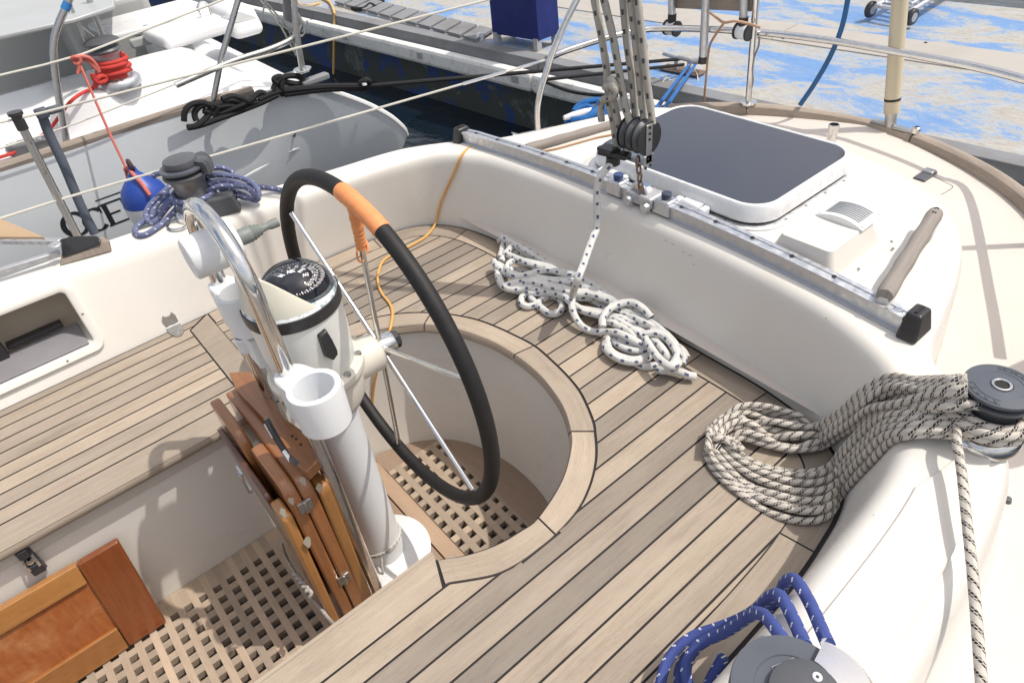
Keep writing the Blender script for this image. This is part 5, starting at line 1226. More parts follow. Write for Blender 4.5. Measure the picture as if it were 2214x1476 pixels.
# ---- mainsheet tackle
def tackle():
    T = empty('mainsheet_tackle', 'black multi sheave mainsheet block on a chain with its grubby rope falls', 'rope tackle', CARP + V(0, 0, 0.2))
    Y = 1.25; r = 0.0092
    falls = [[(1285, 0), (1301, 81), (1312, 150), (1316, 225), (1326, 263), (1334, 322)], [(1322, 205), (1328, 225), (1337, 266), (1345, 318)], [(1306, 0), (1324, 73), (1340, 163), (1353, 240), (1362, 262), (1376, 322)],
             [(1347, 0), (1356, 98), (1366, 163), (1374, 255)], [(1363, 0), (1373, 81), (1382, 163), (1392, 258)], [(1378, 0), (1389, 81), (1397, 163), (1411, 268)]]
    for i, f in enumerate(falls):
        P = [onY(x, y, Y + (0.016 if i in (3, 4, 5) else -0.012)) for x, y in f]
        if f[0][1] == 0: d = (P[0] - P[1]).normalized(); P = [P[0] + d * 1.6, P[0] + d * 0.8] + P
        b = MB(); P = even(P, 0.02); b.tube(P, r, 10, u0=random.random()); b.build('rope_fall', MT['rmain'], T)
    # becket hitch
    b = MB(); k0 = onY(1322, 190, Y - 0.02)
    rope(b, [onY(1318, 170, Y - .03), onY(1330, 182, Y - .035), onY(1332, 196, Y - .03), onY(1320, 203, Y - .02), onY(1312, 192, Y - .03), onY(1322, 180, Y - .04), onY(1334, 200, Y - .035), onY(1322, 214, Y - .03), onY(1305, 212, Y - .02), onY(1298, 225, Y - .02), onY(1301, 262, Y - .02)], 0.0092)
    rope(b, [onY(1308, 188, Y - .01), onY(1325, 184, Y - .045), onY(1336, 192, Y - .01)], 0.0092); b.build('knot', MT['rmain'], T)
    # sheaves and cheeks
    c = onY(1381, 292, Y); Mx = Matrix.Rotation(R(90), 3, 'Y')
    for k in (-1, 0, 1):
        b = MB(); b.lathe([(0.010, -0.0105), (0.038, -0.0105), (0.041, -0.008), (0.034, 0.0), (0.041, 0.008), (0.038, 0.0105), (0.010, 0.0105)], c + V(k * 0.022, 0, 0), Mx, 36); b.build('sheave', MT['dgrey'], T)
    for k in (-1.62, -0.5, 0.5, 1.6):
        b = MB(); b.lathe([(0, -0.0013), (0.0425, -0.0013), (0.043, 0), (0.0425, 0.0013), (0, 0.0013)], c + V(k * 0.022, 0, 0), Mx, 36); b.build('cheek', MT['black'], T)
    b = MB(); q = c + V(0.0375, 0, 0); b.box(q + V(0, -0.004, -0.012), (0.003, 0.022, 0.10)); b.box(q + V(0, -0.004, -0.056), (0.003, 0.036, 0.03)); b.box(q + V(-0.075, -0.004, -0.012), (0.003, 0.022, 0.09)); b.box(q + V(-0.0375, -0.004, -0.062), (0.078, 0.036, 0.003)); b.build('side_plate', MT['steeldull'], T, bevel=0.001)
    b = MB()
    for dy, dz in ((0, .03), (0, .015), (-.004, -.05), (.006, -.07), (-.012, -.072), (0, 0)): b.lathe([(0, 0.0028), (0.0035, 0.0025), (0.004, 0.0)], q + V(0.001, dy - .004, dz), Matrix.Rotation(R(90), 3, 'Y'), 10)
    b.build('plate_hole', MT['hole'], T)
    # cam cleat arm with fairlead
    a0 = c + V(-0.03, -0.01, -0.052); b = MB(); b.box(a0 + V(-0.025, -0.02, -0.002), (0.085, 0.034, 0.012), Matrix.Rotation(R(12), 3, 'Z')); b.box(a0 + V(-0.045, -0.02, 0.006), (0.05, 0.04, 0.01)); b.build('cam_arm', MT['black'], T, bevel=0.003)
    b = MB(); b.lathe([(0.007, 0.0), (0.018, -0.001), (0.019, -0.022), (0.014, -0.026), (0.007, -0.024)], a0 + V(-0.028, -0.022, -0.008), n=24); b.build('rope_eye', MT['black'], T)
    b = MB(); e = a0 + V(-0.045, -0.02, -0.036); b.tube([e + V(0.010 * math.cos(t), 0, 0.010 * math.sin(t)) for t in [2 * math.pi * k / 16 for k in range(16)]], 0.002, 6, closed=True); b.build('ring', MT['steeldull'], T)
    # chain of links down to the car
    top = onY(1378, 340, 1.232); bot = onY(1388, 427, 1.245); n = 5
    for k in range(n):
        p = top.lerp(bot, (k + 0.5) / n); h = (top - bot).length / n * 0.62; b = MB(); w = 0.0065
        ring = []
        for t in range(16):
            a = 2 * math.pi * t / 16; x, z = w * math.cos(a), h * math.sin(a); ring.append(p + (V(x, 0, z) if k % 2 else V(0, x, z)))
        b.tube(ring, 0.0028, 7, closed=True); b.build('chain_link', MT['rust'], T)
    # the tail from the fairlead down to the heap
    b = MB(); s, ox, oy = 3.884, 1040, 480
    P = [onY(1331, 352, 1.222), onY(1325.5, 354, 1.21), onY(1308.5, 365, 1.19), onY(1296, 386, 1.17), onY(1290, 409, 1.165), onY(1291, 445, 1.16), onY(1292, 480, 1.15), onY(1290, 500, 1.14)]
    for (x, y), yy in zip([(950,100),(905,230),(850,380),(805,500)], (1.12, 1.08, 1.02, 0.985)): P.append(onY(ox + x / s, oy + y / s, yy))
    for (x, y), h in zip([(770,610),(762,720),(800,820),(860,890),(950,925),(1080,920),(1160,930),(1240,970),(1330,1020),(1400,1045)], (0.062, 0.05, 0.03, 0.02, 0.012, 0.03, 0.045, 0.045, 0.04, 0.03)): P.append(at(ox + x / s, oy + y / s, h))
    rope(b, P, 0.0100); o = b.build('mainsheet_tail', MT['rwhite'], T)
tackle()
# ---- winches
def rope_on(b, r, pts): rope(b, pts, r)
def winch(label, base, H, Rb, Rt, group, top='plain', rot=0.0, lowsteel=True):
    T = empty('winch', label, 'winch', base, group=group)
    b = MB(); b.lathe([(Rb * 1.10, 0.0), (Rb * 1.12, 0.004), (Rb * 1.10, 0.02), (Rb * 0.98, 0.028), (Rb * 0.9, 0.03), (0, .03)], base, n=48); b.build('base', MT['steel'] if lowsteel else MT['aludull'], T)
    b = MB(); b.lathe([(Rb * 0.92, 0.029), (Rb * 0.92, 0.036), (Rt * 0.86, 0.044), (Rt * 0.72, H * 0.45), (Rt * 0.72, H * 0.62), (Rt * 0.84, H * 0.74), (Rt * 0.86, H * 0.76), (0, H * .76)], base, n=48)
    md = metal('grey_winch_drum', (0.20, 0.205, 0.215), 0.35, 0.15, 0.7) if 'grey_winch_drum' not in bpy.data.materials else bpy.data.materials['grey_winch_drum']
    b.build('drum', md, T)
    b = MB(); b.lathe([(Rt * 0.8, H * 0.765), (Rt * 0.98, H * 0.775), (Rt, H * 0.80), (Rt * 0.97, H * 0.825), (Rt * .78, H * 0.84)], base, n=48); b.build('lower_jaw', MT['dgrey'], T)
    b = MB(); b.lathe([(Rt * 0.78, H * 0.875), (Rt * 0.97, H * 0.89), (Rt * 1.0, H * 0.915), (Rt * 1.0, H * 0.93), (Rt * 0.985, H * 0.945), (Rt * 0.62, H * 0.96), (Rt * 0.60, H * 0.952), (Rt * 0.32, H * 0.962), (Rt * .3, H * .95), (0, H * .95)], base, n=56); cap = b.build('top_plate', plastic('slate_winch_cap', (0.075, 0.085, 0.105), 0.4) if 'slate_winch_cap' not in bpy.data.materials else bpy.data.materials['slate_winch_cap'], T)
    b = MB(); b.lathe([(Rt * 0.80, H * .84), (Rt * 0.80, H * .876)], base, n=40); b.build('groove', MT['hole'], T)
    b = MB(); b.lathe([(Rt * 0.20, H * 0.955), (Rt * 0.20, H * 0.975), (Rt * 0.225, H * 0.982), (Rt * 0.27, H * 0.978), (Rt * 0.28, H * 0.955)], base, n=40); b.build('socket_ring', MT['steel'], T)
    b = MB(); ring = [base + V(Rt * (0.2 if k % 2 else 0.155) * math.cos(R(22.5 * k)), Rt * (0.2 if k % 2 else 0.155) * math.sin(R(22.5 * k)), H * 0.968) for k in range(16)]; b.add(ring, [tuple(range(16))]); b.build('socket', MT['hole'], T, smooth=False)
    return T, cap
GW = 'self tailing winches on the sailboat coamings'
# starboard aft winch with the long beige sheet
def big_winch():
    B = V(0.972, 1.07, 0.246); H, Rb, Rt = 0.122, 0.056, 0.054
    T, cap = winch('slate grey winch on the right end of the aft coaming wrapped in beige rope', B, H, Rb, Rt, GW)
    # raised marks moulded in the cap, left unreadable as worn lettering bars
    b = MB()
    for a0, a1, rr0, rr1 in ((-150, -70, 0.72, 0.9), (20, 120, 0.74, 0.88)):
        pts_o = [B + V(Rt * rr1 * math.cos(R(a)), Rt * rr1 * math.sin(R(a)), H * 0.951) for a in range(a0, a1 + 1, 5)]; pts_i = [B + V(Rt * rr0 * math.cos(R(a)), Rt * rr0 * math.sin(R(a)), H * 0.957) for a in range(a0, a1 + 1, 5)]
        b.tube(pts_o, 0.0008, 5); b.tube(pts_i, 0.0008, 5)
        n_ = 9
        for k in range(n_):
            a = a0 + (a1 - a0) * (k + 0.6) / n_; p0 = B + V(Rt * (rr0 + .04) * math.cos(R(a)), Rt * (rr0 + .04) * math.sin(R(a)), H * 0.957); p1 = B + V(Rt * (rr1 - .04) * math.cos(R(a + (4 if k % 2 else -3))), Rt * (rr1 - .04) * math.sin(R(a + (4 if k % 2 else -3))), H * 0.953); b.tube([p0, p1], 0.0009, 5)
    b.build('moulded_mark', bpy.data.materials['slate_winch_cap'], cap)
    s, ox, oy = 2.952, 1500, 740; r = 0.0078
    up0 = [(1745,225),(1660,235),(1580,235),(1450,240),(1300,262),(1200,300),(1120,360),(1060,410),(980,450),(900,490),(800,528),(700,530),(600,510),(480,470),(350,455),(260,465),(180,495),(125,540),(100,600),(85,680),(80,740)]
    up1 = [(1745,330),(1660,335),(1560,330),(1450,352),(1330,400),(1230,450),(1150,505),(1060,560),(960,605),(880,665),(800,702),(700,722),(600,718),(480,692),(380,665),(310,630),(270,640),(230,665),(190,680),(160,710),(150,740)]
    lo0 = [(82,740),(105,800),(190,900),(310,990),(440,1070),(560,1130),(680,1158),(800,1150),(880,1095),(950,1000),(1020,910),(1100,825),(1200,725),(1280,640),(1380,592),(1500,578),(1620,590),(1750,600),(1880,600)]
    lo1 = [(215,650),(260,710),(330,762),(440,812),(560,842),(700,857),(800,842),(890,800),(950,740),(1000,680),(1060,620),(1120,550),(1200,490),(1300,440),(1400,405),(1530,380),(1650,378),(1780,395),(1880,420)]
    def P3(x, y, lift):
        px, py = ox + x / s, oy + y / s
        if x < 960: return hit(px, py, r + lift) if y > 0 else None
        if x < 1330:
            h = hit(px, py, r + lift); h2 = h.copy(); h2.z = max(h.z, 0.0); return h2
        f = (x - 1330) / 330; z = 0.268 + lift * 0.5 + (0.045 if y < 420 else 0.012) * min(1, max(0, f)) + max(0, (600 - y)) * 0.00014 * min(1, max(0, f))
        return at(px, py, z)
    G = bpy.data.objects.new('tmp', None)
    b = MB()
    def strands(A, Bq, n, levels, jit):
        for i in range(n):
            t = i / (n - 1); lift = levels[i % len(levels)] * 2 * r * 0.85; ph = random.random() * 6.28; P = []
            for k, (p, q) in enumerate(zip(A, Bq)):
                tt = t + jit * math.sin(ph + k * 0.55) * (1 if 0 < i < n - 1 else .3); x = p[0] + (q[0] - p[0]) * tt; y = p[1] + (q[1] - p[1]) * tt; P.append(P3(x, y, max(0, lift + random.uniform(-.001, .001))))
            rope(b, P, r, it=5)
    strands(up0, up1, 6, [0, 1.0, 0.2, 1.1, 0.1, 0.8], 0.05); strands([(x, y + 12) for x, y in up0], [(x, y - 14) for x, y in up1], 4, [2.0, 1.9, 2.1, 1.8], 0.08)
    strands(lo0, lo1, 11, [0.0, 0.9, 0.3, 1.0, 0.1, 0.9, 0.2, 1.1, 0.0, 0.8, 0.2], 0.03)
    # turns at the left end where the bights cross
    for k in range(4):
        t = k / 3; rope(b, [P3(90 + 60 * t, 600, r * 2), P3(86 + 55 * t, 660, r * 3.4), P3(120 + 60 * t, 700 - 20 * t, r * 4.4), P3(190 + 50 * t, 690 + 20 * t, r * 4.6), P3(240 + 60 * t, 740 + 10 * t, r * 3.2)], r, it=2)
    o = b.build('sheet_coil', MT['rtick'], None); tag(o, 'beige rope with black ticks looped from the grey winch down onto the teak seat', 'rope')
    # turns round the drum, then the tail leading forward over the coaming
    b = MB(); P = []
    for k in range(0, 46):
        a = R(150 - k * 32); z = B.z + 0.040 + 0.0015 * k if k < 22 else B.z + 0.073 - 0.0012 * (k - 22); rad = 0.052 if k < 22 else 0.0655; P.append(V(B.x + rad * math.cos(a), B.y + rad * math.sin(a), z))
    rope(b, P, r, it=1)
    Q = [V(B.x - 0.02, B.y - 0.062, B.z + 0.05)] + [at(2068, 950, 0.30), at(2078, 1010, 0.295), at(2090, 1120, 0.288), at(2103, 1240, 0.278), at(2113, 1360, 0.266), at(2122, 1476, 0.262), at(2130, 1600, 0.262)]
    rope(b, [Q[0], Q[1]] + Q[2:], r * 0.95, it=1)
    o = b.build('winch_sheet', MT['rtick'], None); tag(o, 'beige rope wound on the aft winch with its tail running forward along the right coaming', 'rope')
big_winch()
def bottom_winch():
    B = V(1.025, 0.392, 0.25); H, Rb, Rt = 0.155, 0.068, 0.0655
    T, cap = winch('self tailing winch marked 44 at the bottom edge with blue rope and a silver arm', B, H, Rb, Rt, GW)
    # silver feeder arm over the cap
    a0 = R(62); b = MB(); N = 14; rows = []
    zt2 = B.z + H * 0.955
    b.lathe([(Rt * 0.62, H * 0.97), (Rt * 0.60, H * 1.02), (Rt * 0.45, H * 1.05), (0.0, H * 1.055)], B + V(0.014, 0.004, 0), n=40); b.build('centre_cap', MT['dgrey'], T)
    b = MB(); rows = []
    for k in range(N + 1):
        a = R(5 + 95 * k / N); ri, ro = Rt * 0.60, Rt * (1.12 + 0.14 * math.sin(math.pi * k / N)); c_ = B + V(0.006, 0.002, 0)
        rows.append([c_ + V(ri * math.cos(a), ri * math.sin(a), H * 1.0), c_ + V(ri * math.cos(a), ri * math.sin(a), H * 1.03), c_ + V(ro * .93 * math.cos(a), ro * .93 * math.sin(a), H * 1.015), c_ + V(ro * math.cos(a), ro * math.sin(a), H * 0.97), c_ + V(ro * math.cos(a), ro * math.sin(a), H * 0.84), c_ + V(ro * .9 * math.cos(a), ro * .9 * math.sin(a), H * .8)])
    b.quadgrid(rows); b.add(rows[0], [tuple(range(6))]); b.add(rows[-1], [tuple(range(6))[::-1]]); b.build('feeder_arm', MT['steel'], T)
    b = MB(); sp = at(1767, 1462, B.z + H * 1.056); b.lathe([(0.002, 0.0), (0.0045, 0.0015), (0.0055, 0.0)], sp, n=20); b.build('cap_screw', MT['whitepaint'], T)
    # the plate with the number 44
    c = at(1703, 1448, B.z + H * 0.958); ux = (at(1730, 1436, c.z) - at(1677, 1458, c.z)).normalized(); uy = V(-ux.y, ux.x, 0)
    b = MB(); fr = [c + ux * x + uy * y + V(0, 0, 0.0008) for x, y in ((-.0145, -.009), (.0145, -.009), (.0145, .009), (-.0145, .009))]; b.tube(fr + [fr[0]], 0.0008, 5); b.build('number_frame', MT['aludull'], cap)
    b = MB()
    for dx in (-0.006, 0.005):
        for st in ([(0.003, -.006), (0.003, .006), (-.003, -.001), (.0045, -.001)],): b.tube([c + ux * -(x + dx) + uy * -y + V(0, 0, 0.001) for x, y in st], 0.0009, 5)
    b.build('number', MT['hole'], cap)
    # blue rope: three bights from the winch hooked over the coaming edge and down on the seat
    s, ox, oy = 2.655, 1380, 1200; r = 0.0092
    def A(x, y, z): return at(ox + x / s, oy + y / s, z)
    def Hh(x, y, l): return hit(ox + x / s, oy + y / s, l)
    b = MB()
    rope(b, [A(1090, 510, .335), A(1050, 420, .315), A(1010, 320, .30), A(960, 220, .292), A(915, 150, .285), A(880, 128, .262), A(845, 150, .235), A(820, 200, .19), A(800, 260, .15), A(740, 300, .12)], r)
    rope(b, [A(960, 520, .33), A(920, 430, .315), A(870, 320, .30), A(830, 245, .29), A(795, 218, .265), A(750, 240, .235), A(700, 290, .19), A(640, 335, .15), A(560, 375, .12), A(440, 420, .09), A(320, 455, .07), A(220, 530, .06), A(160, 610, .05), A(130, 700, .045), A(120, 800, .04)], r)
    rope(b, [A(870, 550, .33), A(810, 450, .315), A(760, 380, .30), A(715, 335, .28), A(680, 325, .26), A(630, 350, .225), A(560, 400, .18), A(480, 450, .13), A(400, 480, .10), A(330, 520, .085), A(280, 590, .07), A(265, 670, .06), A(290, 760, .05)], r)
    rope(b, [A(330, 540, .05), A(250, 600, .04), A(225, 680, .035), A(240, 780, .03)], r)
    rope(b, [A(490, 580, .075), A(470, 630, .06), A(430, 680, .05), A(400, 720, .045), A(390, 800, .04)], r)
    P = []
    for k in range(34): a = R(60 + k * 31); P.append(V(B.x + .0545 * math.cos(a), B.y + .0545 * math.sin(a), B.z + .045 + .0013 * k))
    rope(b, P, r, it=1)
    o = b.build('blue_rope', MT['rblue'], None); tag(o, 'bright blue rope with white dots hanging over the right coaming onto the seat', 'rope')
bottom_winch()
def port_winch():
    B = V(-0.965, 0.40, 0.25) ; B = at(430, 425, 0.25) + V(0.03, 0, 0); H, Rb, Rt = 0.165, 0.072, 0.066
    B = V(-1.01, 0.405, 0.25)
    T, cap = winch('dark winch with an overhanging arm on the left coaming draped in faded blue rope', B, H, Rb, Rt, GW)
    b = MB(); b.lathe([(Rt * 0.74, H * 0.97), (Rt * 0.75, H * 1.05), (Rt * 0.72, H * 1.08), (Rt * 0.2, H * 1.10), (0, H * 1.10)], B, n=40); b.build('centre_cap', MT['dgrey'], T)
    b = MB(); rows = []
    for k in range(11):
        a = R(35 + 75 * k / 10); ri, ro = Rt * 0.6, Rt * 1.3
        rows.append([B + V(ri * math.cos(a), ri * math.sin(a), H * 1.0), B + V(ri * math.cos(a), ri * math.sin(a), H * 1.04), B + V(ro * .92 * math.cos(a), ro * .92 * math.sin(a), H * 1.02), B + V(ro * math.cos(a), ro * math.sin(a), H * .95), B + V(ro * math.cos(a), ro * math.sin(a), H * .78), B + V(ro * .9 * math.cos(a), ro * .9 * math.sin(a), H * .78)])
    b.quadgrid(rows); b.add(rows[0], [tuple(range(6))]); b.add(rows[-1], [tuple(range(6))[::-1]]); b.build('feeder_arm', MT['dgrey'], T)
    s, ox, oy = 5.826, 260, 280; r = 0.0085
    def A(x, y, z): return at(ox + x / s, oy + y / s, z)
    b = MB(); Z = 0.25
    rope(b, [A(1120, 400, .385), A(960, 420, .385), A(760, 470, .385), A(600, 520, .38), A(470, 560, .375), A(400, 570, .37), A(420, 590, .365)], r)
    rope(b, [A(980, 540, .36), A(1080, 500, .365), A(1250, 470, .36), A(1350, 490, .35), A(1440, 560, .33)], r)
    P = []
    for k in range(26): a = R(200 - k * 33); P.append(V(B.x + .060 * math.cos(a), B.y + .060 * math.sin(a), B.z + .035 + .0017 * k))
    rope(b, P, r, it=1)
    L1 = [(640,700,.31),(500,830,.30),(380,940,.29),(320,1050,.275),(330,1150,.265),(400,1190,.262),(480,1130,.265),(570,1000,.28),(680,890,.30),(780,780,.32),(900,680,.33),(1050,600,.34),(1250,570,.345),(1450,590,.335),(1620,640,.32),(1720,730,.30),(1760,830,.28),(1740,900,.27),(1650,880,.268),(1540,820,.275),(1400,770,.285),(1250,750,.30)]
    L2 = [(760,830,.30),(640,920,.29),(520,1010,.28),(400,1090,.27),(260,1180,.262),(180,1250,.26),(200,1330,.26),(300,1340,.26),(430,1260,.262),(580,1140,.268),(700,1010,.28),(800,900,.295),(930,780,.315),(1080,700,.33),(1250,650,.335),(1430,660,.325),(1580,720,.31),(1680,790,.30),(1710,850,.285),(1600,870,.28),(1480,830,.285)]
    L3 = [(620,800,.30),(500,900,.285),(420,1000,.275),(390,1090,.268),(430,1100,.266),(560,960,.28),(700,850,.29)]
    L4 = [(860,880,.30),(960,840,.31),(1100,770,.32),(1300,700,.33),(1500,720,.315),(1700,710,.29),(1850,740,.275),(1960,745,.265),(2040,770,.262)]
    for L in (L1, L2, L3, L4): rope(b, [A(x, y, z) for x, y, z in L], r)
    o = b.build('faded_blue_rope', MT['rbluefade'], None); tag(o, 'faded blue rope with white dots looped over the left coaming behind the pedestal', 'rope')
    # dark rope clutch and stainless ring beside it
    b = MB(); c = at(480, 440, .28); b.box(c, (0.10, 0.055, 0.06), Matrix.Rotation(R(70), 3, 'Z'), taper=.8); o = b.build('rope_clutch', MT['dgrey'], None, bevel=0.008, bseg=3); tag(o, 'dark rope clutch beside the winch on the left coaming', 'rope clutch')
    b = MB(); c = at(388, 484, .256); b.tube([c + V(.035 * math.cos(t), .035 * math.sin(t), 0) for t in [2 * math.pi * k / 28 for k in range(28)]], 0.004, 8, closed=True); o = b.build('deck_ring', MT['steel'], None); tag(o, 'stainless deck ring lying on the left coaming by the faded blue rope', 'ring')
port_winch()
# ---- orange cord
def cord():
    b = MB(); P = []
    P += [hit(1150, 333, 0.004), hit(1125, 325, 0.004), onY(1098, 315, 1.300), onY(1078, 306, 1.288), onY(1062, 302.5, 1.275)]
    for (x, y, y0) in [(1045, 302, 1.262), (1022, 314, 1.235)]: P.append(onY(x, y, y0))
    for (x, y) in [(1000, 338), (985, 370), (966, 410), (953, 440), (946, 470)]: P.append(hit(x, y, 0.008))
    for (x, y) in [(938, 490), (920, 512), (890, 530), (855, 547), (830, 562), (819, 585), (817, 610), (826, 635), (842, 655), (849, 675)]: P.append(at(x, y, 0.005))
    P += [at(846, 700, 0.006), at(842, 716, 0.0)]
    p0 = at(842, 716, 0.0); p1 = at(812, 965, ZS + 0.01)
    for k in range(1, 8): t = k / 7; q = p0.lerp(p1, t); q.x = p0.x + (p1.x - p0.x) * t; P.append(q + V(-0.02 * math.sin(math.pi * t), -0.02 * math.sin(math.pi * t), 0))
    P += [p1 + V(-0.05, -0.02, 0), p1 + V(-.12, -.1, 0)]
    rope(b, P, 0.0042, it=1, n=8); o = b.build('orange_cord', MT['rorange'], None); tag(o, 'orange yellow cord snaking over the traveller and the helm seat into the helm well', 'cord')
    b = MB(); rope(b, [hit(x, y, 0.004) for x, y in [(1150, 332), (1195, 326), (1240, 314), (1290, 300), (1325, 293), (1352, 280), (1385, 268), (1420, 270)]], 0.0032, it=1, n=7); o = b.build('thin_rope', plastic('brown_cord', (0.40, 0.24, 0.13), 0.6), None); tag(o, 'thin brown cord lying on the aft deck beside the left grab rail', 'cord')
cord()
# ---- lashing on the folded table, and cord round the column
b = MB(); rope(b, [onY(608, 1172, .085), onY(615, 1195, .085), onY(628, 1222, .083), onY(640, 1240, .08), onY(652, 1262, .083), onY(660, 1276, .08), onY(668, 1286, .083), onY(690, 1310, .085), onY(712, 1338, .087), onY(735, 1362, .088)], 0.0042, it=1, n=8)
for k in range(5): c = onY(641 + 7 * k, 1244 + 9 * k, .078); b.tube([c + V(.008 * math.cos(t), .004 * math.sin(2 * t), .008 * math.sin(t)) for t in [2 * math.pi * j / 12 for j in range(12)]], 0.0042, 7, closed=True)
o = b.build('lashing_line', MT['rgrey'], None); tag(o, 'knotted grey lashing line hanging down the front of the folded table', 'cord')
b = MB(); c = V(PX, PY, 0)
for z in (-0.385, -0.378): b.tube([c + V(.0575 * math.cos(t), .0575 * math.sin(t), z + 0.018 * math.sin(t + 1.0)) for t in [2 * math.pi * k / 32 for k in range(32)]], 0.003, 7, closed=True)
q = c + V(.052, -.03, -.385); b.tube([q, q + V(.008, -.01, -.02), q + V(.010, -.014, -.05), q + V(.012, -.02, -.063)], 0.003, 7)
o = b.build('column_cord', rope_mat('white_cord', (0.62, 0.62, 0.58), (0.1, 0.1, 0.1), 'dash', 0.012), None); tag(o, 'thin white cord tied around the foot of the pedestal column', 'cord')
# ================================================================== rails, lines and poles at the stern
def tubeobj(name, label, cat, pts, r, mat, n=12, smooth_=True, group=None, parent=None, step=0.02):
    b = MB(); P = even(cr(pts, 6) if smooth_ else pts, step); b.tube(P, r, n, u0=random.random()); o = b.build(name, mat, parent)
    if label: tag(o, label, cat, group)
    return o
def poly(P, x, y, Y): return [onY(a, b, Y) for a, b in P]
zr = 0.34
RAILT = [V(p.x, p.y, 0.068) for p in RAIL]
def nearrail(p): return min(RAILT, key=lambda q: (V(q.x, q.y, 0) - V(p.x, p.y, 0)).length)
p1b = nearrail(at(1605, 225, 0.068)); p2b = at(1163, 285, 0.075)
def pushpit():
    T = empty('stern_rail', 'stainless steel stern rail standing on the teak toe rail round the back of the sailboat', 'rail', p1b)
    mid = [at(1182, 128, zr), at(1215, 113, zr), at(1260, 98, zr), at(1305, 84, zr), at(1350, 72, zr), at(1400, 63.5, zr), at(1450, 62, zr), at(1530, 63.5, zr), at(1618, 69, zr), at(1700, 76, zr), at(1808, 90, zr), at(1925, 110, zr), at(2055, 134, zr), at(2130, 150, zr), at(2214, 172, zr), at(2300, 200, zr)]
    e = mid[-1]; mid += [V(0.86, 1.95, zr), V(0.98, 1.72, zr)]
    tubeobj('mid_rail', None, None, mid, 0.0125, MT['steel'], parent=T, n=16)
    for k in (0,):
        b = MB(); b.tube([onY(1654 - 46, 222, p1b.y) if False else p1b + V(0, 0, -.01), p1b.lerp(onY(1635, 0, p1b.y - .02), 1.0), p1b.lerp(onY(1635, 0, p1b.y - .02), 1.35)], 0.0125, 14); b.build('post', MT['steel'], T)
        b = MB(); b.lathe([(0, 0.012), (0.02, 0.012), (0.033, 0.007), (0.034, 0.0)], p1b, n=24); b.build('post_foot', MT['steel'], T)
    q = [p2b] + [onX(x, y, p2b.x + dx) for (x, y, dx) in ((1162, 240, .0), (1168, 200, .01), (1183, 150, .02), (1200, 100, .03), (1222, 50, .04), (1247, 0, .05), (1275, -60, .06))]
    tubeobj('bent_post', None, None, q, 0.0125, MT['steel'], parent=T, n=16)
    b = MB(); c = p2b; t = (at(1195, 275, 0.075) - at(1115, 292, 0.075)).normalized()
    M_ = Matrix.Rotation(math.atan2(t.y, t.x), 3, 'Z'); b.box(c + V(0, 0, 0.0), (0.15, 0.034, 0.006), M_); b.box(c - t * 0.09 + V(0, 0, 0.006), (0.04, 0.03, 0.005), M_ @ Matrix.Rotation(R(25), 3, 'Y')); b.build('post_plate', MT['steeldull'], T, bevel=0.002)
    # upper rail and starboard corner, above and to the right of the view
    top = [V(p.x * 1.0, p.y, 0.66) for p in mid[6:]]; top[0] = onY(1650, -170, p1b.y - .04)
    top = [V(-0.45, 2.42, 0.66), V(0.0, 2.5, 0.66), V(0.35, 2.40, 0.66), V(0.62, 2.22, .66), V(0.80, 2.02, .66), V(0.95, 1.74, 0.66), V(1.02, 1.6, .60), V(1.04, 1.55, .4), V(1.05, 1.55, 0.06)]
    tubeobj('top_rail', None, None, top, 0.0125, MT['steel'], parent=T, n=12)
    for x, y in ((0.72, 2.18), (0.0, 2.55)) if False else ((0.74, 2.15),):
        b = MB(); b.tube([V(x, y, 0.06), V(x - .02, y - .02, 0.66)], 0.0125, 12); b.build('post', MT['steel'], T)
pushpit()
def unseen_ring():  # round form out of view, added to cast shadow on the starboard side deck
    b = MB(); c = V(1.14, 1.66, 0.50); pts = [c + V(0.03 * math.sin(t), 0.17 * math.cos(t), 0.20 * math.sin(t)) for t in [R(a) for a in range(-60, 241, 12)]]
    b.tube(cr(pts, 2), 0.055, 12); o = b.build('shadow_caster', plastic('white_vinyl', (0.7, 0.7, 0.66), 0.5), None); tag(o, 'unseen white round form added by the starboard stern rail to shadow the side deck', 'shadow_caster')
unseen_ring()
# cream flag pole leaning at the stern
def pole():
    base = nearrail(at(1926, 268, 0.068)); top = onY(1946, 0, base.y); top2 = base.lerp(top, 2.4)
    T = empty('flag_pole', 'cream plastic covered flag pole leaning up from the teak toe rail', 'pole', base)
    f = base.lerp(top, 0.12); b = MB(); b.tube([base + V(0, 0, -.005), f], 0.020, 16); b.build('pole_socket', MT['steeldull'], T)
    mc = gel('aged_cream_plastic', (0.60, 0.53, 0.38), (0.42, 0.34, 0.22), 0.45, 0.9)
    b = MB(); b.tube([f - (f - base) * 0.1] + even([f, top2], 0.1)[1:], 0.0265, 20); b.build('pole_cover', mc, T)
    g = base.lerp(top, 0.22); d = (top - base).normalized(); b = MB(); b.tube([g - d * 0.004, g + d * 0.004], 0.0275, 20); b.build('tie', MT['hole'], T)
    b = MB(); b.box(base + V(0.06, -.01, 0.0), (0.09, 0.03, 0.01)); b.box(base + V(-0.04, 0.0, 0.0), (0.06, 0.03, 0.012)); b.build('bracket', MT['steeldull'], T, bevel=0.004)
    o = MB(); c = nearrail(at(1965, 290, 0.068)); o.lathe([(0.014, 0), (0.014, 0.018), (0.009, 0.022), (0.009, 0.012), (0, 0.012)], c, n=6); k = o.build('rail_bolt', MT['steel'], None); tag(k, 'stainless hexagon bolt head on the toe rail just right of the flag pole', 'bolt')
pole()
q = [nearrail(at(1720, 235, 0.068)) + V(0, 0, 0.01)]; yb = q[0].y
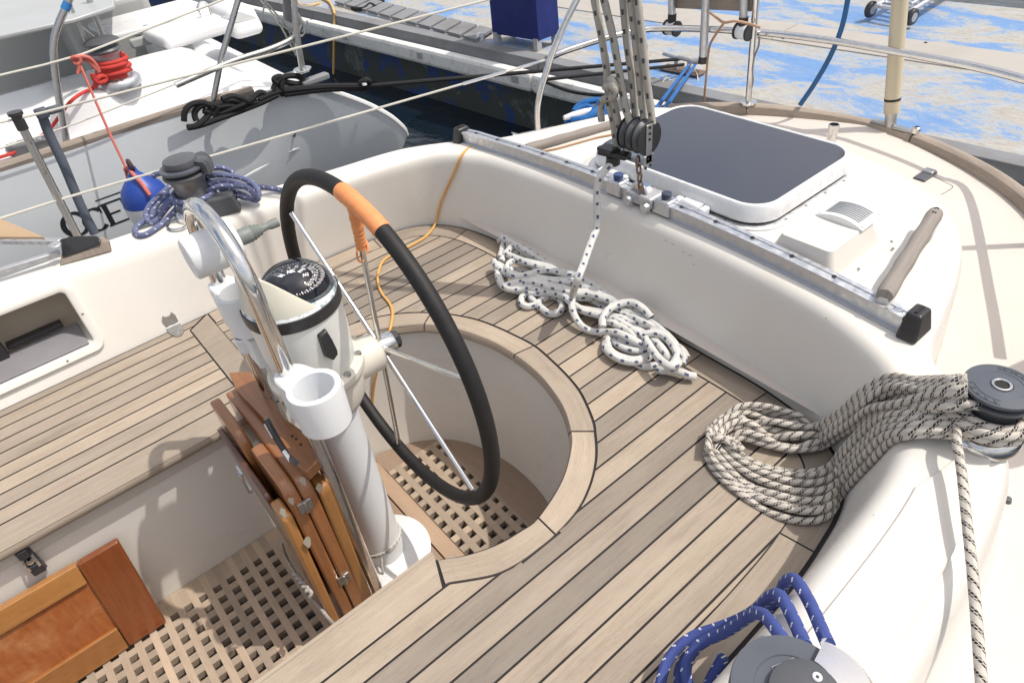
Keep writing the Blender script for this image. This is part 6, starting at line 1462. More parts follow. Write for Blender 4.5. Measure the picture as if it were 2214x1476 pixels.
q += [onY(1762, 180, yb + .01), onY(1796, 120, yb + .02), onY(1820, 60, yb + .02), onY(1833, 0, yb + .03), onY(1842, -60, yb + .03), onY(1848, -140, yb + .03)]
tubeobj('blue_hose', 'dark blue hose curving up from the toe rail at the stern', 'hose', q, 0.0095, plastic('blue_hose', (0.015, 0.10, 0.26), 0.4), n=10)
# stern ladder folded up
def ladder():
    Y = 2.42; T = empty('boarding_ladder', 'folding aluminium boarding ladder with a dark wooden tread clamped on the stern rail', 'ladder', onY(1530, 60, Y))
    for (a, c_) in (((1453, 32), (1450, -80)), ((1607, 40), (1612, -80))):
        b = MB(); b.tube([onY(*a, Y), onY(*c_, Y)], 0.0155, 14); b.build('side_tube', MT['alu'], T)
        p = onY(a[0], a[1] + 8, Y); b = MB(); b.tube([p + V(0, 0, 0.018), p + V(0, 0, -0.018)], 0.018, 12); b.build('hinge_joint', MT['black'], T)
        p = onY(a[0], a[1] + 29, Y); b = MB(); Mx = Matrix.Rotation(R(90), 3, 'Y'); b.lathe([(0.0, -0.023), (0.026, -0.023), (0.028, -0.015), (0.028, 0.015), (0.026, 0.023), (0, 0.023)], p, Mx, 20); b.build('clamp', MT['whitepaint'], T)
        for s_ in (-1, 1): b = MB(); b.lathe([(0, -0.004), (0.031, -0.004), (0.031, 0.004), (0, 0.004)], p + V(s_ * 0.026, 0, 0), Mx, 20); b.build('clamp_band', MT['black'], T)
    b = MB(); b.tube([onY(1520, 124, Y - .03), onY(1531, -80, Y - .03)], 0.0165, 14); b.build('side_tube', MT['alu'], T)
    b = MB(); b.tube([onY(1518.5, 137, Y - .03), onY(1520, 122, Y - .03)], 0.0175, 14); b.build('tube_plug', MT['black'], T)
    b = MB(); b.tube([onY(1468, 124, Y - .02), onY(1485, 128, Y - .02), onY(1500, 134, Y - .02), onY(1514, 134, Y - .03)], 0.010, 10); b.build('foot_tube', MT['aludull'], T)
    a, c_ = onY(1446, 18, Y + .02), onY(1624, 26, Y + .02); b = MB(); b.add([a, c_, c_ + V(0, 0, .16), a + V(0, 0, .16), a + V(0, .025, 0), c_ + V(0, .025, 0), c_ + V(0, .025, .16), a + V(0, .025, .16)], [(0, 1, 2, 3), (7, 6, 5, 4), (0, 4, 5, 1), (1, 5, 6, 2), (3, 2, 6, 7), (0, 3, 7, 4)], [[(0, 0), (.3, 0), (.3, .1), (0, .1)]] * 6); b.build('tread', MT['teakold'], T, bevel=0.003)
ladder()
b = MB(); L = [onY(1532, 25, 2.38), onY(1556, 44, 2.36), onY(1566, 50, 2.36), onY(1590, 46, 2.36), onY(1620, 52, 2.40), onY(1644, 60, 2.42)]
rope(b, L, 0.005, it=1); rope(b, [onY(1564, 52, 2.37), onY(1551, 70, 2.40), onY(1536, 95, 2.42), onY(1531, 120, 2.43), onY(1527, 165, 2.44), onY(1521, 232, 2.46)], 0.0048, it=1)
o = b.build('brown_line', plastic('brown_line', (0.42, 0.26, 0.17), 0.6), None); tag(o, 'thin brown line knotted to the boarding ladder and dropping to the toe rail', 'cord')
tubeobj('grey_cable', 'thin grey cable hanging beside the stainless stern rail post', 'cable', [onY(1642, 78, 2.43), onY(1640, 100, 2.44), onY(1630, 125, 2.45), onY(1626, 150, 2.45), onY(1628, 175, 2.46), onY(1622, 200, 2.46), onY(1614, 222, 2.46)], 0.004, plastic('cable_grey', (0.22, 0.20, 0.19), 0.5), n=7)
# ---- lifelines of our boat
SX = -1.40
S0 = onX(178, 530, SX); S1 = onX(36, 252, SX)
def stanchion():
    T = empty('stanchion', 'worn steel lifeline stanchion with a black cap on the left side deck', 'stanchion', S0)
    b = MB(); b.tube([S0 + (S0 - S1) * 0.5, S1.lerp(S0, 0.06)], 0.0125, 14); b.build('post', MT['steeldull'], T)
    b = MB(); d = (S1 - S0).normalized(); b.tube([S1.lerp(S0, 0.09), S1 + d * 0.008], 0.016, 14); b.tube([S1 + d * 0.004, S1 + d * 0.014], 0.021, 14); b.build('cap', MT['black'], T)
stanchion()
lo_end = at(1181, 130, zr); S2 = onX(137, 429, SX)
b = MB(); b.tube(even([onX(-60, 492, SX), S2, lo_end], 0.1), 0.0042, 8); b.build
o = b.build('lower_lifeline', MT['wire'], None); tag(o, 'off white lower lifeline running from the left stanchion across to the bent stern post', 'lifeline')
b = MB(); d0 = S2.lerp(lo_end, 0.62); b.tube([S2.lerp(lo_end, 0.80), S2.lerp(lo_end, 0.90)], 0.0062, 8); b.tube([S2.lerp(lo_end, 0.935), S2.lerp(lo_end, 0.985)], 0.0058, 8); o = b.build('turnbuckle', MT['steel'], None); tag(o, 'steel turnbuckle at the after end of the lower lifeline', 'turnbuckle')
up0, up1 = onX(36, 258, SX), onX(1062, -2, -0.90)
b = MB(); b.tube(even([onX(-60, 276, SX), up0, up1], 0.1), 0.0038, 8); o = b.build('upper_lifeline', MT['wire'], None); tag(o, 'off white upper lifeline crossing the whole upper left of the view', 'lifeline')
# foam covered dark tube with a clamp
tubeobj('foam_tube', 'dark blue grey foam covered tube leaning beside the left stanchion', 'tube', [onX(90, 246, -1.45), onX(106, 290, -1.45), onX(135, 350, -1.44), onX(158, 405, -1.44), onX(178, 452, -1.43), onX(205, 505, -1.42)], 0.0145, plastic('foam_dark', (0.07, 0.085, 0.115), 0.8), n=10)
b = MB(); c = onX(90, 245, -1.44); b.box(c, (0.03, 0.035, 0.03)); b.box(c + V(0, 0.035, 0), (0.02, 0.04, 0.022)); o = b.build('tube_clamp', plastic('clamp_dark', (0.05, 0.06, 0.08), 0.5), None, bevel=0.005); tag(o, 'dark plastic clamp holding the foam covered tube to the upper lifeline', 'clamp')
# ---- port end of the sprayhood frame on the coaming
def hood_foot():
    T = empty('sprayhood_foot', 'black rubber sprayhood foot on a grey wooden wedge on the left coaming', 'fitting', at(185, 560, .25))
    w = [at(128, 576, .252), at(242, 543, .252), at(234, 520, .252), at(150, 530, .252)]; top = [at(132, 548, .27), at(238, 520, .288), at(222, 512, .29), at(150, 520, .275)]
    b = MB(); b.add(w + top, [(3, 2, 1, 0), (4, 5, 6, 7), (0, 1, 5, 4), (1, 2, 6, 5), (2, 3, 7, 6), (3, 0, 4, 7)]); b.build('wedge', MT['teakold'], T, bevel=0.003)
    lo = [at(134, 560, .264), at(220, 528, .286), at(215, 514, .290), at(140, 524, .27)]; hi = [at(134, 520, .305), at(218, 516, .298), at(208, 508, .302), at(150, 510, .315)]
    b = MB(); b.add(lo + hi, [(3, 2, 1, 0), (4, 5, 6, 7), (0, 1, 5, 4), (1, 2, 6, 5), (2, 3, 7, 6), (3, 0, 4, 7)]); b.build('rubber_cap', MT['black'], T, bevel=0.008, bseg=3)
    for k, (a, c_, h) in enumerate((((-60, 520), (132, 521), .010), ((-60, 603), (128, 545), .010))):
        A, C_ = at(*a, .297 - .012 * k), at(*c_, .297 - .012 * k); t = (C_ - A).normalized(); n = V(-t.y, t.x, 0); b = MB()
        b.add([A + n * h + V(0, 0, .006), A - n * h + V(0, 0, .006), A - n * h - V(0, 0, .008), A + n * h - V(0, 0, .008), C_ + n * h + V(0, 0, .006), C_ - n * h + V(0, 0, .006), C_ - n * h - V(0, 0, .008), C_ + n * h - V(0, 0, .008)], [(3, 2, 1, 0), (4, 5, 6, 7), (0, 1, 5, 4), (1, 2, 6, 5), (2, 3, 7, 6), (3, 0, 4, 7)])
        b.build('frame_bar', MT['aludull'], T, bevel=0.003)
    b = MB(); c = at(118, 530, .31); b.lathe([(0, .004), (.016, .003), (.018, 0)], c, n=16)
    for dx, dy in ((.006, .004), (-.006, -.002), (.002, -.009)): b.lathe([(0, .006), (.003, .0055), (.0035, .003)], c + V(dx, dy, 0), n=8)
    b.build('rivet_plate', MT['aludull'], T)
    P0 = [at(-40, 470, .34), at(0, 472, .34), at(95, 512, .31), at(-40, 512, .31)]; b = MB(); b.add(P0 + [p - V(0, 0, .012) for p in P0], [(0, 1, 2, 3), (7, 6, 5, 4), (0, 4, 5, 1), (1, 5, 6, 2), (2, 6, 7, 3), (3, 7, 4, 0)])
    o = b.build('canvas_edge', plastic('tan_canvas', (0.42, 0.30, 0.19), 0.85), T, bevel=0.002)
hood_foot()
# ---- locker let into the port coaming
def locker():
    T = empty('cockpit_locker', 'open cream framed cubby let into the left coaming with a grey mat inside', 'locker', V(-0.93, -0.4, 0.13))
    def xw(z): return -0.876 - 0.064 * (z / 0.25) - 0.022 * sstep(0.3, -0.3, -0.2)
    y1, y0, z0, z1 = -0.010, -0.862, 0.034, 0.235
    def wallx(y, z):
        h = BVHo([COAM_LOCAL]) if False else None
        return None
    # wall x from the real surface just outside the cut
    hv = SURF.ray_cast(V(-0.5, 0.02, 0.05), V(-1, 0, 0))[0]; hw = SURF.ray_cast(V(-0.5, 0.02, 0.2), V(-1, 0, 0))[0]
    h2 = SURF.ray_cast(V(-0.5, -0.95, 0.2), V(-1, 0, 0))[0]
    def X(y, z): t = (z - 0.05) / 0.15; base_ = hv.x + (hw.x - hv.x) * t; return base_ + (h2.x - hw.x) * (0.02 - y) / 0.97 * max(0, t)
    def rr(ins, off, r, n=6):
        P = []
        for (sy, sz, a0) in ((1, 1, 0), (-1, 1, 90), (-1, -1, 180), (1, -1, 270)):
            for k in range(n + 1):
                a = R(a0 + 90 * k / n); y = (y1 - ins - r if sy > 0 else y0 + ins + r) + r * math.cos(a); z = (z1 - ins - r if sz > 0 else z0 + ins + r) + r * math.sin(a); P.append(V(X(y, z) + off, y, z))
        return P
    b = MB(); b.quadgrid([rr(0, -0.004, 0.03), rr(0.001, 0.006, 0.03), rr(0.005, 0.010, 0.027), rr(0.018, 0.010, 0.02), rr(0.024, 0.006, 0.016), rr(0.026, -0.01, 0.014), rr(0.022, -0.16, 0.014)], close_v=True); b.build('frame', MT['gel'], T)
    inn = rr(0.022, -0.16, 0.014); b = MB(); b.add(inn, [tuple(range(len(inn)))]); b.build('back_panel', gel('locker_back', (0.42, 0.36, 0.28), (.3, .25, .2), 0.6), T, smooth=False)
    b = MB(); b.box((X(-.4, .07) - 0.06, -0.44, z0 + 0.029), (0.14, 0.78, 0.006)); b.build('mat', plastic('grey_mat', (0.21, 0.205, 0.22), 0.8, bump=0.6), T, bevel=0.002)
    b = MB(); b.box((X(-.2, .07) - 0.13, -0.16, z0 + 0.05), (0.03, 0.15, 0.014)); b.box((X(-.2, .07) - 0.11, -0.255, z0 + 0.08), (0.03, 0.03, 0.10)); b.build('socket_strip', MT['black'], T, bevel=0.002)
    for (y, z) in ((-0.30, z1 - 0.011), (-0.013 - .012, 0.14), (-0.12, z0 + 0.012), (-.6, z1 - .011)):
        b = MB(); b.lathe([(0, 0.0025), (0.003, 0.002), (0.0038, 0)], V(X(y, z) + 0.0095, y, z), Matrix.Rotation(R(90), 3, 'Y'), 8); b.build('frame_screw', MT['steeldull'], T)
locker()
# ---- hinge of the seat locker and latch under the seat
def small():
    wx = SURF.ray_cast(V(-0.5, 0.165, 0.03), V(-1, 0, 0))[0].x
    T = empty('seat_hinge', 'stainless butt hinge joining the left seat edge to the coaming wall', 'hinge', V(wx, 0.168, 0.01))
    b = MB(); Mz = Matrix.Rotation(R(90), 3, 'X')
    poly_ = [(-.02, 0.0), (.02, 0.0), (.02, .03), (.014, .044), (.006, .036), (-.006, .036), (-.014, .044), (-.02, .03)]
    P = [V(wx + 0.003 - y * 0.06, 0.168 + x, 0.006 + y) for x, y in poly_]; P2 = [p + V(0.0025, 0, 0) for p in P]; n = len(P); b.add(P + P2, [tuple(range(n)), tuple(range(n, 2 * n))[::-1]] + [(i, n + i, n + (i + 1) % n, (i + 1) % n) for i in range(n)]); b.build('upper_leaf', MT['steeldull'], T)
    b = MB(); poly_ = [(.004, -.02), (.03, -.021), (.06, -.013), (.068, 0), (.06, .013), (.03, .021), (.004, .02)]; P = [V(wx + x, 0.168 + y, 0.0015) for x, y in poly_]; P2 = [p + V(0, 0, 0.0025) for p in P]; n = len(P); b.add(P + P2, [tuple(range(n)), tuple(range(n, 2 * n))[::-1]] + [(i, n + i, n + (i + 1) % n, (i + 1) % n) for i in range(n)]); b.build('lower_leaf', MT['steeldull'], T)
    b = MB(); b.tube([V(wx + .005, .147, .006), V(wx + .005, .189, .006)], .0038, 10); b.build('knuckle', MT['steel'], T)
    b = MB()
    for (x, y) in ((.02, -.009), (.02, .009), (.04, 0), (.054, -.004)): b.lathe([(0, .0018), (.003, .0015), (.0035, 0)], V(wx + x, .168 + y, .004), n=8)
    b.build('hinge_screw', MT['steel'], T)
    T = empty('toggle_latch', 'dark steel toggle latch on the left seat front above the wooden panel', 'latch', V(-0.352, -0.38, -0.08)); c = V(-0.354, -0.378, -0.078)
    b = MB(); b.box(c + V(-0.004, 0, 0), (0.004, 0.032, 0.10)); b.build('base_plate', MT['dgrey'], T, bevel=0.003)
    b = MB(); b.box(c + V(0.004, 0, 0.028), (0.014, 0.026, 0.026)); ml_ = metal('dark_latch_steel', (0.13, 0.14, 0.17), 0.35, .2); b.build('latch_hook', ml_, T, bevel=0.004, bseg=3); b = MB(); b.box(c + V(0.004, 0, -0.03), (0.014, 0.028, 0.034)); b.build('latch_body', ml_, T, bevel=0.004, bseg=3)
    b = MB(); b.tube([c + V(.006, -.010, .02), c + V(.013, -.011, .0), c + V(.012, -.010, -.02)], .003, 8); b.tube([c + V(.006, .010, .02), c + V(.013, .011, .0), c + V(.012, .010, -.02)], .003, 8); b.lathe([(0, .012), (.007, .010), (.008, 0)], c + V(.002, 0, 0), Matrix.Rotation(R(90), 3, 'Y'), 14); b.build('latch_loop', MT['steel'], T)
small()
# ---- fittings on the side deck
DK = BVHo([o for o in BOAT.children if o.name.startswith('side_deck')])
def dhit(x, y): h = DK.ray_cast(CAM, ray(x, y).normalized())[0]; return h if h else at(x, y, 0.04)
p = at(1794, 300, 0.10); zd = dhit(1794, 318)
b = MB(); c = V(zd.x, zd.y, zd.z); b.lathe([(0.022, 0.0), (0.022, 0.004), (0.017, 0.007), (0.0165, 0.07), (0.019, 0.072), (0.019, 0.084), (0.015, 0.085), (0.014, 0.06), (0, 0.06)], c, n=28); o = b.build('deck_pipe', MT['steel'], None); tag(o, 'short chrome pipe fitting on the side deck behind the hatch', 'deck fitting')
T = empty('deck_latch', 'dark flush latch at the corner of a small lid in the beige side deck', 'latch', dhit(1998, 382)); a0 = math.atan2((dhit(2020, 372) - dhit(1985, 395)).y, (dhit(2020, 372) - dhit(1985, 395)).x); M_ = Matrix.Rotation(a0, 3, 'Z')
b = MB(); b.box(dhit(2000, 381) + V(0, 0, .003), (0.085, 0.04, 0.008), M_); b.build('plate', MT['dgrey'], T, bevel=0.003); b = MB(); b.box(dhit(2008, 375) + V(0, 0, .009), (0.03, 0.034, 0.008), M_); b.build('lever', MT['steeldull'], T, bevel=0.003)
b = MB(); b.tube(even(cr([dhit(2015, 380), dhit(2045, 395), dhit(2060, 403), dhit(2054, 410), dhit(2035, 421)], 6), .01), 0.0014, 6); o = b.build('lid_seam', plastic('seam_dark', (0.16, 0.13, 0.11), 0.7), BOAT)
b = MB(); c = dhit(2177, 1083); b.lathe([(0, 0.010), (0.006, 0.009), (0.008, 0.0)], c, n=14); o = b.build('deck_stud', MT['dgrey'], None); tag(o, 'small dark stud on the beige side deck right of the coaming', 'stud')
# ---- blue dock rope belayed on our port quarter cleat
def cleat(): 
    c = at(1252, 246, 0.115); T = empty('deck_cleat', 'white metal mooring cleat wrapped in bright blue rope on the port quarter', 'cleat', V(c.x, c.y, 0.06))
    d = (at(1277, 238, .115) - at(1228, 252, .115)).normalized(); b = MB(); b.tube([c - d * 0.07, c - d * 0.03, c + d * 0.03, c + d * 0.07], 0.013, 12, rv=[.009, .014, .014, .009]); b.build('horn', MT['whitepaint'], T)
    b = MB(); b.box(c - V(0, 0, .035), (0.05, 0.03, 0.05)); b.build('cleat_base', MT['whitepaint'], T, bevel=.006)
    b = MB(); Z = 0.10
    def A(x, y, z): return at(1100 + x / 7.379, 130 + y / 7.379, z)
    for k, (pts) in enumerate(([(930,1020,.075),(930,960,.09),(960,930,.10),(1100,920,.10),(1300,870,.10),(1440,820,.10),(1600,760,.1)], [(950,1040,.08),(1100,1010,.08),(1250,970,.08),(1400,930,.08),(1500,880,.085),(1620,830,.09)],
        [(1040,830,.10),(1100,740,.11),(1200,680,.12),(1330,650,.12),(1450,640,.11),(1600,660,.10)], [(1060,840,.11),(1150,760,.12),(1250,740,.12),(1330,780,.115),(1350,840,.11),(1300,880,.11)], [(1130,1050,.07),(1250,1030,.07),(1400,990,.07),(1560,940,.075),(1660,900,.08)],
        [(1000,960,.11),(1150,940,.115),(1320,880,.115),(1420,780,.11),(1440,700,.11)], [(1500,760,.09),(1620,800,.09),(1700,880,.08)])): rope(b, [A(*q) for q in pts], 0.0135, it=2)
    o = b.build('blue_mooring_rope', MT['rdock'], None); tag(o, 'bright blue mooring rope belayed round the white cleat on the port quarter', 'rope')
cleat()
b = MB()
for (a, c_) in (((1432, 222), (1490, 140)), ((1448, 224), (1503, 140))):
    A_ = at(*a, 0.02); C_ = at(*c_, -0.33); A_.z = .03; b.tube([A_ + (A_ - C_) * 0.2, A_, C_], 0.0095, 9)
o = b.build('blue_mooring_line', MT['rdock'], None); tag(o, 'doubled bright blue mooring line stretched from our stern to the pontoon cleat', 'mooring line')
# ================================================================== on the pontoon
def docks():
    zc = -0.385
    c = at(1475, 152, zc); T = empty('pontoon_cleat', 'rusty grey mooring cleat on the pontoon edge holding the black and blue lines', 'cleat', c); M_ = Matrix.Rotation(math.atan2(dd.y, dd.x), 3, 'Z')
    b = MB(); b.box(c, (0.30, 0.10, 0.012), M_); b.build('plate', MT['rust'], T, bevel=0.003)
    b = MB(); 
    for s_ in (-.05, .05): b.tube([c + dd * s_ + V(0, 0, 0), c + dd * s_ + V(0, 0, 0.07)], 0.014, 10)
    b.tube([c - dd * 0.15 + V(0, 0, 0.085), c - dd * .05 + V(0, 0, 0.075), c + dd * .05 + V(0, 0, .075), c + dd * .15 + V(0, 0, .085)], 0.015, 10); b.build('horn', MT['aludull'], T)
    b = MB()
    for s_ in (-.11, .11): b.lathe([(0, .022), (.012, .02), (.014, 0)], c + dd * s_, n=6)
    b.build('cleat_bolt', MT['rust'], T)
    b = MB(); b.tube(cr([at(1432, 182, zc - .01), at(1440, 168, zc + .02), at(1452, 174, zc), at(1470, 166, zc + .03), at(1490, 140, zc + .1)], 5), .004, 6); b.tube(cr([at(1499, 146, zc + .06), at(1508, 165, zc), at(1508, 200, zc - .05), at(1506, 216, zc - .08)], 5), .004, 6); o = b.build('white_line', MT['wire'], None); tag(o, 'thin white line trailing from the pontoon cleat over the pontoon edge', 'cord')
    # electrics box under a blue cover
    T = empty('covered_dock_box', 'box under a dark blue fabric cover standing on short grey legs on the pontoon', 'dock box', at(1135, 95, -0.4)); zb = -0.325
    A, B_, C_ = at(1066, 73, zb), at(1165, 89, zb), at(1209, 72, zb); D_ = A + (C_ - B_); q = [A, B_, C_, D_]; b = MB(); N = 5; rows = []
    mc = NT('dark_blue_cover'); cc = mc.coord(); n_ = mc.noise(cc, 6, 4); mc.bump(n_, 0.6, 0.02); mc.set(mc.mix(n_, (0.004, 0.010, 0.10), (0.010, 0.022, 0.17)), 0.65)
    cen = (A + B_ + C_ + D_) / 4
    for h, g in ((0, 1.0), (.02, 1.012), (.2, .99), (.45, 1.0), (.72, 0.99), (.78, .95)):
        ring = []
        for i in range(4):
            p, r_ = q[i], q[(i + 1) % 4]
            for k in range(N):
                t = k / N; w = 0.008 * math.sin(9 * (i + t) + h * 7); v = p.lerp(r_, t); v = cen + (v - cen) * (g + w); ring.append(V(v.x, v.y, zb + h))
        rows.append(ring)
    b.quadgrid(rows, close_v=True); b.add(rows[-1], [tuple(range(len(ring)))]); b.add(rows[0], [tuple(range(len(ring)))[::-1]]); b.build('cover', mc.mat, T, ang=60)
    for p in q:
        v = cen + (p - cen) * 0.88; b = MB(); b.box(V(v.x, v.y, -0.358), (0.045, 0.045, 0.09)); b.build('leg', MT['aludull'], T, smooth=False)
    # grey slatted gangplank lying on the pontoon
    T = empty('gangplank', 'weathered grey slatted gangplank lying on the pontoon by the covered box', 'gangplank', at(930, 50, -0.39)); zg = -0.36
    e0, e1, f0 = at(1030, 85, zg), at(1066, 62, zg), at(780, 18, zg); L = (f0 - e0); wv = (e1 - e0); 
    for i in range(11):
        b = MB(); t0, t1 = i / 10.5, (i + 0.82) / 10.5; P = [e0 + L * t0 * 1.25, e0 + L * t1 * 1.25, e0 + L * t1 * 1.25 + wv, e0 + L * t0 * 1.25 + wv]
        b.add(P + [p - V(0, 0, .02) for p in P], [(0, 1, 2, 3), (7, 6, 5, 4), (0, 4, 5, 1), (1, 5, 6, 2), (2, 6, 7, 3), (3, 7, 4, 0)]); b.build('slat', M_grey, T, smooth=False)
    for w in (0.04, 0.96):
        b = MB(); P0 = e0 + wv * w - V(0, 0, .035); b.tube([P0, P0 + L * 1.25], 0.014, 6); b.build('side_beam', MT['aludull'], T)
    b = MB(); c = at(1038, 80, -0.365); b.lathe([(0, -.012), (.030, -.012), (.034, -.006), (.034, .006), (.03, .012), (0, .012)], c, Matrix.Rotation(R(90), 3, 'Y'), 18); b.build('wheel', MT['whitepaint'], T)
    # aluminium trolley platform at the top of the view
    T = empty('trolley_ramp', 'aluminium slatted ramp on two small black wheels far back on the pontoon', 'trolley', at(1935, 20, -0.39)); zt_ = -0.30
    a0, a1 = at(1893, 14, zt_), at(1965, 27, zt_); up = (at(2010, -3, zt_) - at(1975, 18, zt_)).normalized(); w_ = a1 - a0
    for f in (0, 1):
        P0 = a0 + w_ * f; b = MB(); b.tube([P0, P0 + up * 1.3], 0.02, 6); b.tube([P0 + V(0, 0, .05), P0 + up * 1.3 + V(0, 0, .05)], 0.012, 6); b.build('side_rail', MT['alu'], T)
        b = MB(); wc = P0 + (w_.normalized() * (.03 if f else -.03)) + V(0, 0, -.025); b.lathe([(0, -.018), (.048, -.018), (.055, -.01), (.055, .01), (.048, .018), (0, .018)], wc, Matrix.Rotation(math.atan2(w_.y, w_.x), 3, 'Z') @ Matrix.Rotation(R(90), 3, 'Y'), 22); b.build('wheel', MT['black'], T)
        b = MB(); b.lathe([(0, -.020), (.030, -.020), (.03, .02), (0, .02)], wc, Matrix.Rotation(math.atan2(w_.y, w_.x), 3, 'Z') @ Matrix.Rotation(R(90), 3, 'Y'), 16); b.build('wheel_hub', MT['aludull'], T)
    for k in range(14):
        b = MB(); P0 = a0 + up * (0.02 + k * .09); b.tube([P0, P0 + w_], 0.016, 6); b.build('rung', MT['alu'], T)
    b = MB(); b.tube(cr([at(735, 2, -0.385), at(760, 6, -.385), at(778, 12, -.385), at(800, 6, -.385), at(830, 4, -.38)], 5), .02, 7); b.tube(cr([at(762, 18, -.385), at(785, 20, -.37), at(800, 10, -.37), at(812, 16, -.37)], 5), .02, 7); o = b.build('dark_rope_heap', MT['rblack'], None); tag(o, 'dark rope heaped round a ring at the far end of the grey gangplank', 'rope')
    b = MB(); b.tube(cr([at(690, -5, -.39), at(712, 5, -.38), at(722, 25, -.36), at(723, 42, -.42), at(722, 90, -.60), at(721, 160, -.9)], 6), .012, 8); b.tube(cr([at(640, 2, -.39), at(660, 14, -.39), at(690, 8, -.39)], 5), .009, 7); o = b.build('yellow_shore_rope', plastic('yellow_rope', (0.60, 0.38, 0.12), 0.7), None); tag(o, 'yellow rope hanging off the pontoon edge into the dark water', 'rope')
    # splintered patch on the fender board
    b = MB(); c0 = at(935, 92, -.455); ring = []
    for k in range(26): a = 2 * math.pi * k / 26; rr_ = 1 + 0.3 * math.sin(5 * a) + .2 * math.sin(11 * a + 1); ring.append(c0 + dd * (0.16 * math.cos(a) * rr_) - dn * (0.03 * math.sin(a) * rr_) + V(0, 0, 0.0))
    pc = c0; b.add([pc] + ring, [(0, 1 + k, 1 + (k + 1) % 26) for k in range(26)]); dock = [o for o in bpy.data.objects if o.name == 'floating_pontoon'][0]; b.build('rotten_patch', plastic('rotten_wood', (0.16, 0.07, 0.035), 0.85, .9, 1.0), dock, smooth=False)
docks()
# ================================================================== gear on and about the neighbouring boat
NBS = BVHo([o for o in NB.children if o.name.startswith('deck_moulding')])
def nhit(x, y):
    h = NBS.ray_cast(CAM, ray(x, y).normalized())[0]; return h if h else at(x, y, 0.15)
def nb_gear():
    zt = 0.42
    c = nhit(264, 190) + V(0, 0, 0.02); T = empty('winch', 'silver grey winch wrapped in red rope on the neighbouring white sailboat', 'winch', c)
    b = MB(); b.lathe([(0.098, -0.01), (0.10, 0.0), (0.098, 0.022), (0.09, 0.03), (0.06, 0.034)], c, n=36); b.build('base', MT['alu'], T)
    b = MB(); b.lathe([(0.064, 0.03), (0.056, 0.08), (0.054, 0.12), (0.062, 0.145), (0.068, 0.15)], c, n=36); b.build('drum', MT['aludull'], T)
    b = MB(); b.lathe([(0.070, 0.15), (0.076, 0.158), (0.07, 0.168), (0.062, 0.171), (0.062, 0.178), (0.078, 0.186), (0.079, 0.196), (0.06, 0.207), (0.03, 0.212), (0, .214)], c, n=36); b.build('top_plate', MT['dgrey'], T)
    b = MB(); P = []
    for k in range(0, 60): a = R(30 - k * 30); rad = 0.066 + (0.008 if (k // 12) % 2 else 0); P.append(V(c.x + rad * math.cos(a), c.y + rad * math.sin(a), c.z + .045 + .0013 * k))
    rope(b, P, 0.0105, it=1)
    X = c.x - .06
    rope(b, [onX(285, 150, X + .06), onX(250, 162, X + .09), onX(225, 168, X + .10), onX(205, 188, X + .10), nhit(165, 236) + V(.03, 0, .05), nhit(115, 288) + V(.02, 0, .03), nhit(80, 320) + V(0, 0, .03)], 0.0075, it=1)
    rope(b, [nhit(56, 334) + V(0, 0, .03), nhit(30, 342) + V(0, 0, .02), nhit(2, 350) + V(0, 0, .02), nhit(2, 350) + V(0, -.4, .02)], 0.0075, it=1)
    rope(b, [onX(205, 190, X + .12), onX(212, 168, X + .13), onX(225, 165, X + .12), onX(232, 172, X + .12), onX(215, 180, X + .13), onX(203, 172, X + .13), onX(200, 160, X + .13)], 0.011, it=1)
    o = b.build('red_rope', MT['rred'], None); tag(o, 'bright red rope turned round the neighbouring winch and led down to its deck fairlead', 'rope')
    # neighbour's lifelines
    LX = -2.44
    b = MB(); b.tube(even([onX(-80, 182, LX), onX(154, 127, LX), onX(482, 0, LX), onX(640, -60, LX)], .15), .0048, 7); o = b.build('neighbour_lifeline', MT['wire'], None); tag(o, 'lifeline of the neighbouring boat carrying the faded red knot', 'lifeline')
    b = MB(); b.tube(even([onX(-80, 346, LX), onX(135, 279, LX), onX(401, 173, LX), onX(455, 153, LX)], .15), .0036, 7); o = b.build('thin_wire', MT['wire'], None); tag(o, 'thin wire below the lifelines tied off with yellow thread near the leaning post', 'wire')
    b = MB(); q = onX(412, 168, LX); b.tube([q - V(0, .02, .004), q + V(0, .02, .008)], .008, 8); o = b.build('thread_seizing', plastic('yellow_thread', (.5, .4, .12), .7), None); tag(o, 'yellow thread seizing on the thin wire above the white deck', 'seizing')
    # faded red fender line with knot on the lifeline
    b = MB(); K = onX(160, 128, LX)
    rope(b, [onX(154, 128, LX), onX(165, 122, LX + .02), onX(176, 130, LX + .02), onX(168, 142, LX + .02), onX(160, 132, LX), onX(172, 126, LX - .01), onX(190, 132, LX + .01), onX(205, 145, LX + .02), onX(213, 157, LX + .02)], .0085, it=1)
    rope(b, [onX(163, 125, LX + .02), onX(180, 122, LX + .02), onX(197, 128, LX + .02), onX(208, 142, LX + .02), onX(214, 156, LX + .02)], .0085, it=1); rope(b, [onX(172, 140, LX + .02), onX(172, 150, LX + .02), onX(169, 160, LX + .02)], .0085, it=1)
    F = onX(310, 416, -2.17)
    rope(b, [onX(174, 142, LX + .02), onX(205, 215, LX + .08), onX(240, 295, LX + .14), onX(272, 362, -2.24)], .0055, it=0); rope(b, [onX(272, 360, -2.23), onX(274, 380, -2.22), onX(281, 398, -2.2)], .006, it=0)
    rope(b, [onX(268, 366, -2.23), onX(278, 362, -2.22), onX(280, 370, -2.22), onX(270, 372, -2.22), onX(275, 362, -2.21), F + V(.035, -.01, .105), F + V(.075, .0, .065), F + V(.108, .005, .02)], .0085, it=1)
    o = b.build('fender_line', MT['rpink'], None); tag(o, 'faded red line knotted on the lifeline and holding the blue and white fender', 'rope')
    T = empty('fender', 'round fender with blue top and white body hanging against the OCE hull', 'fender', F)
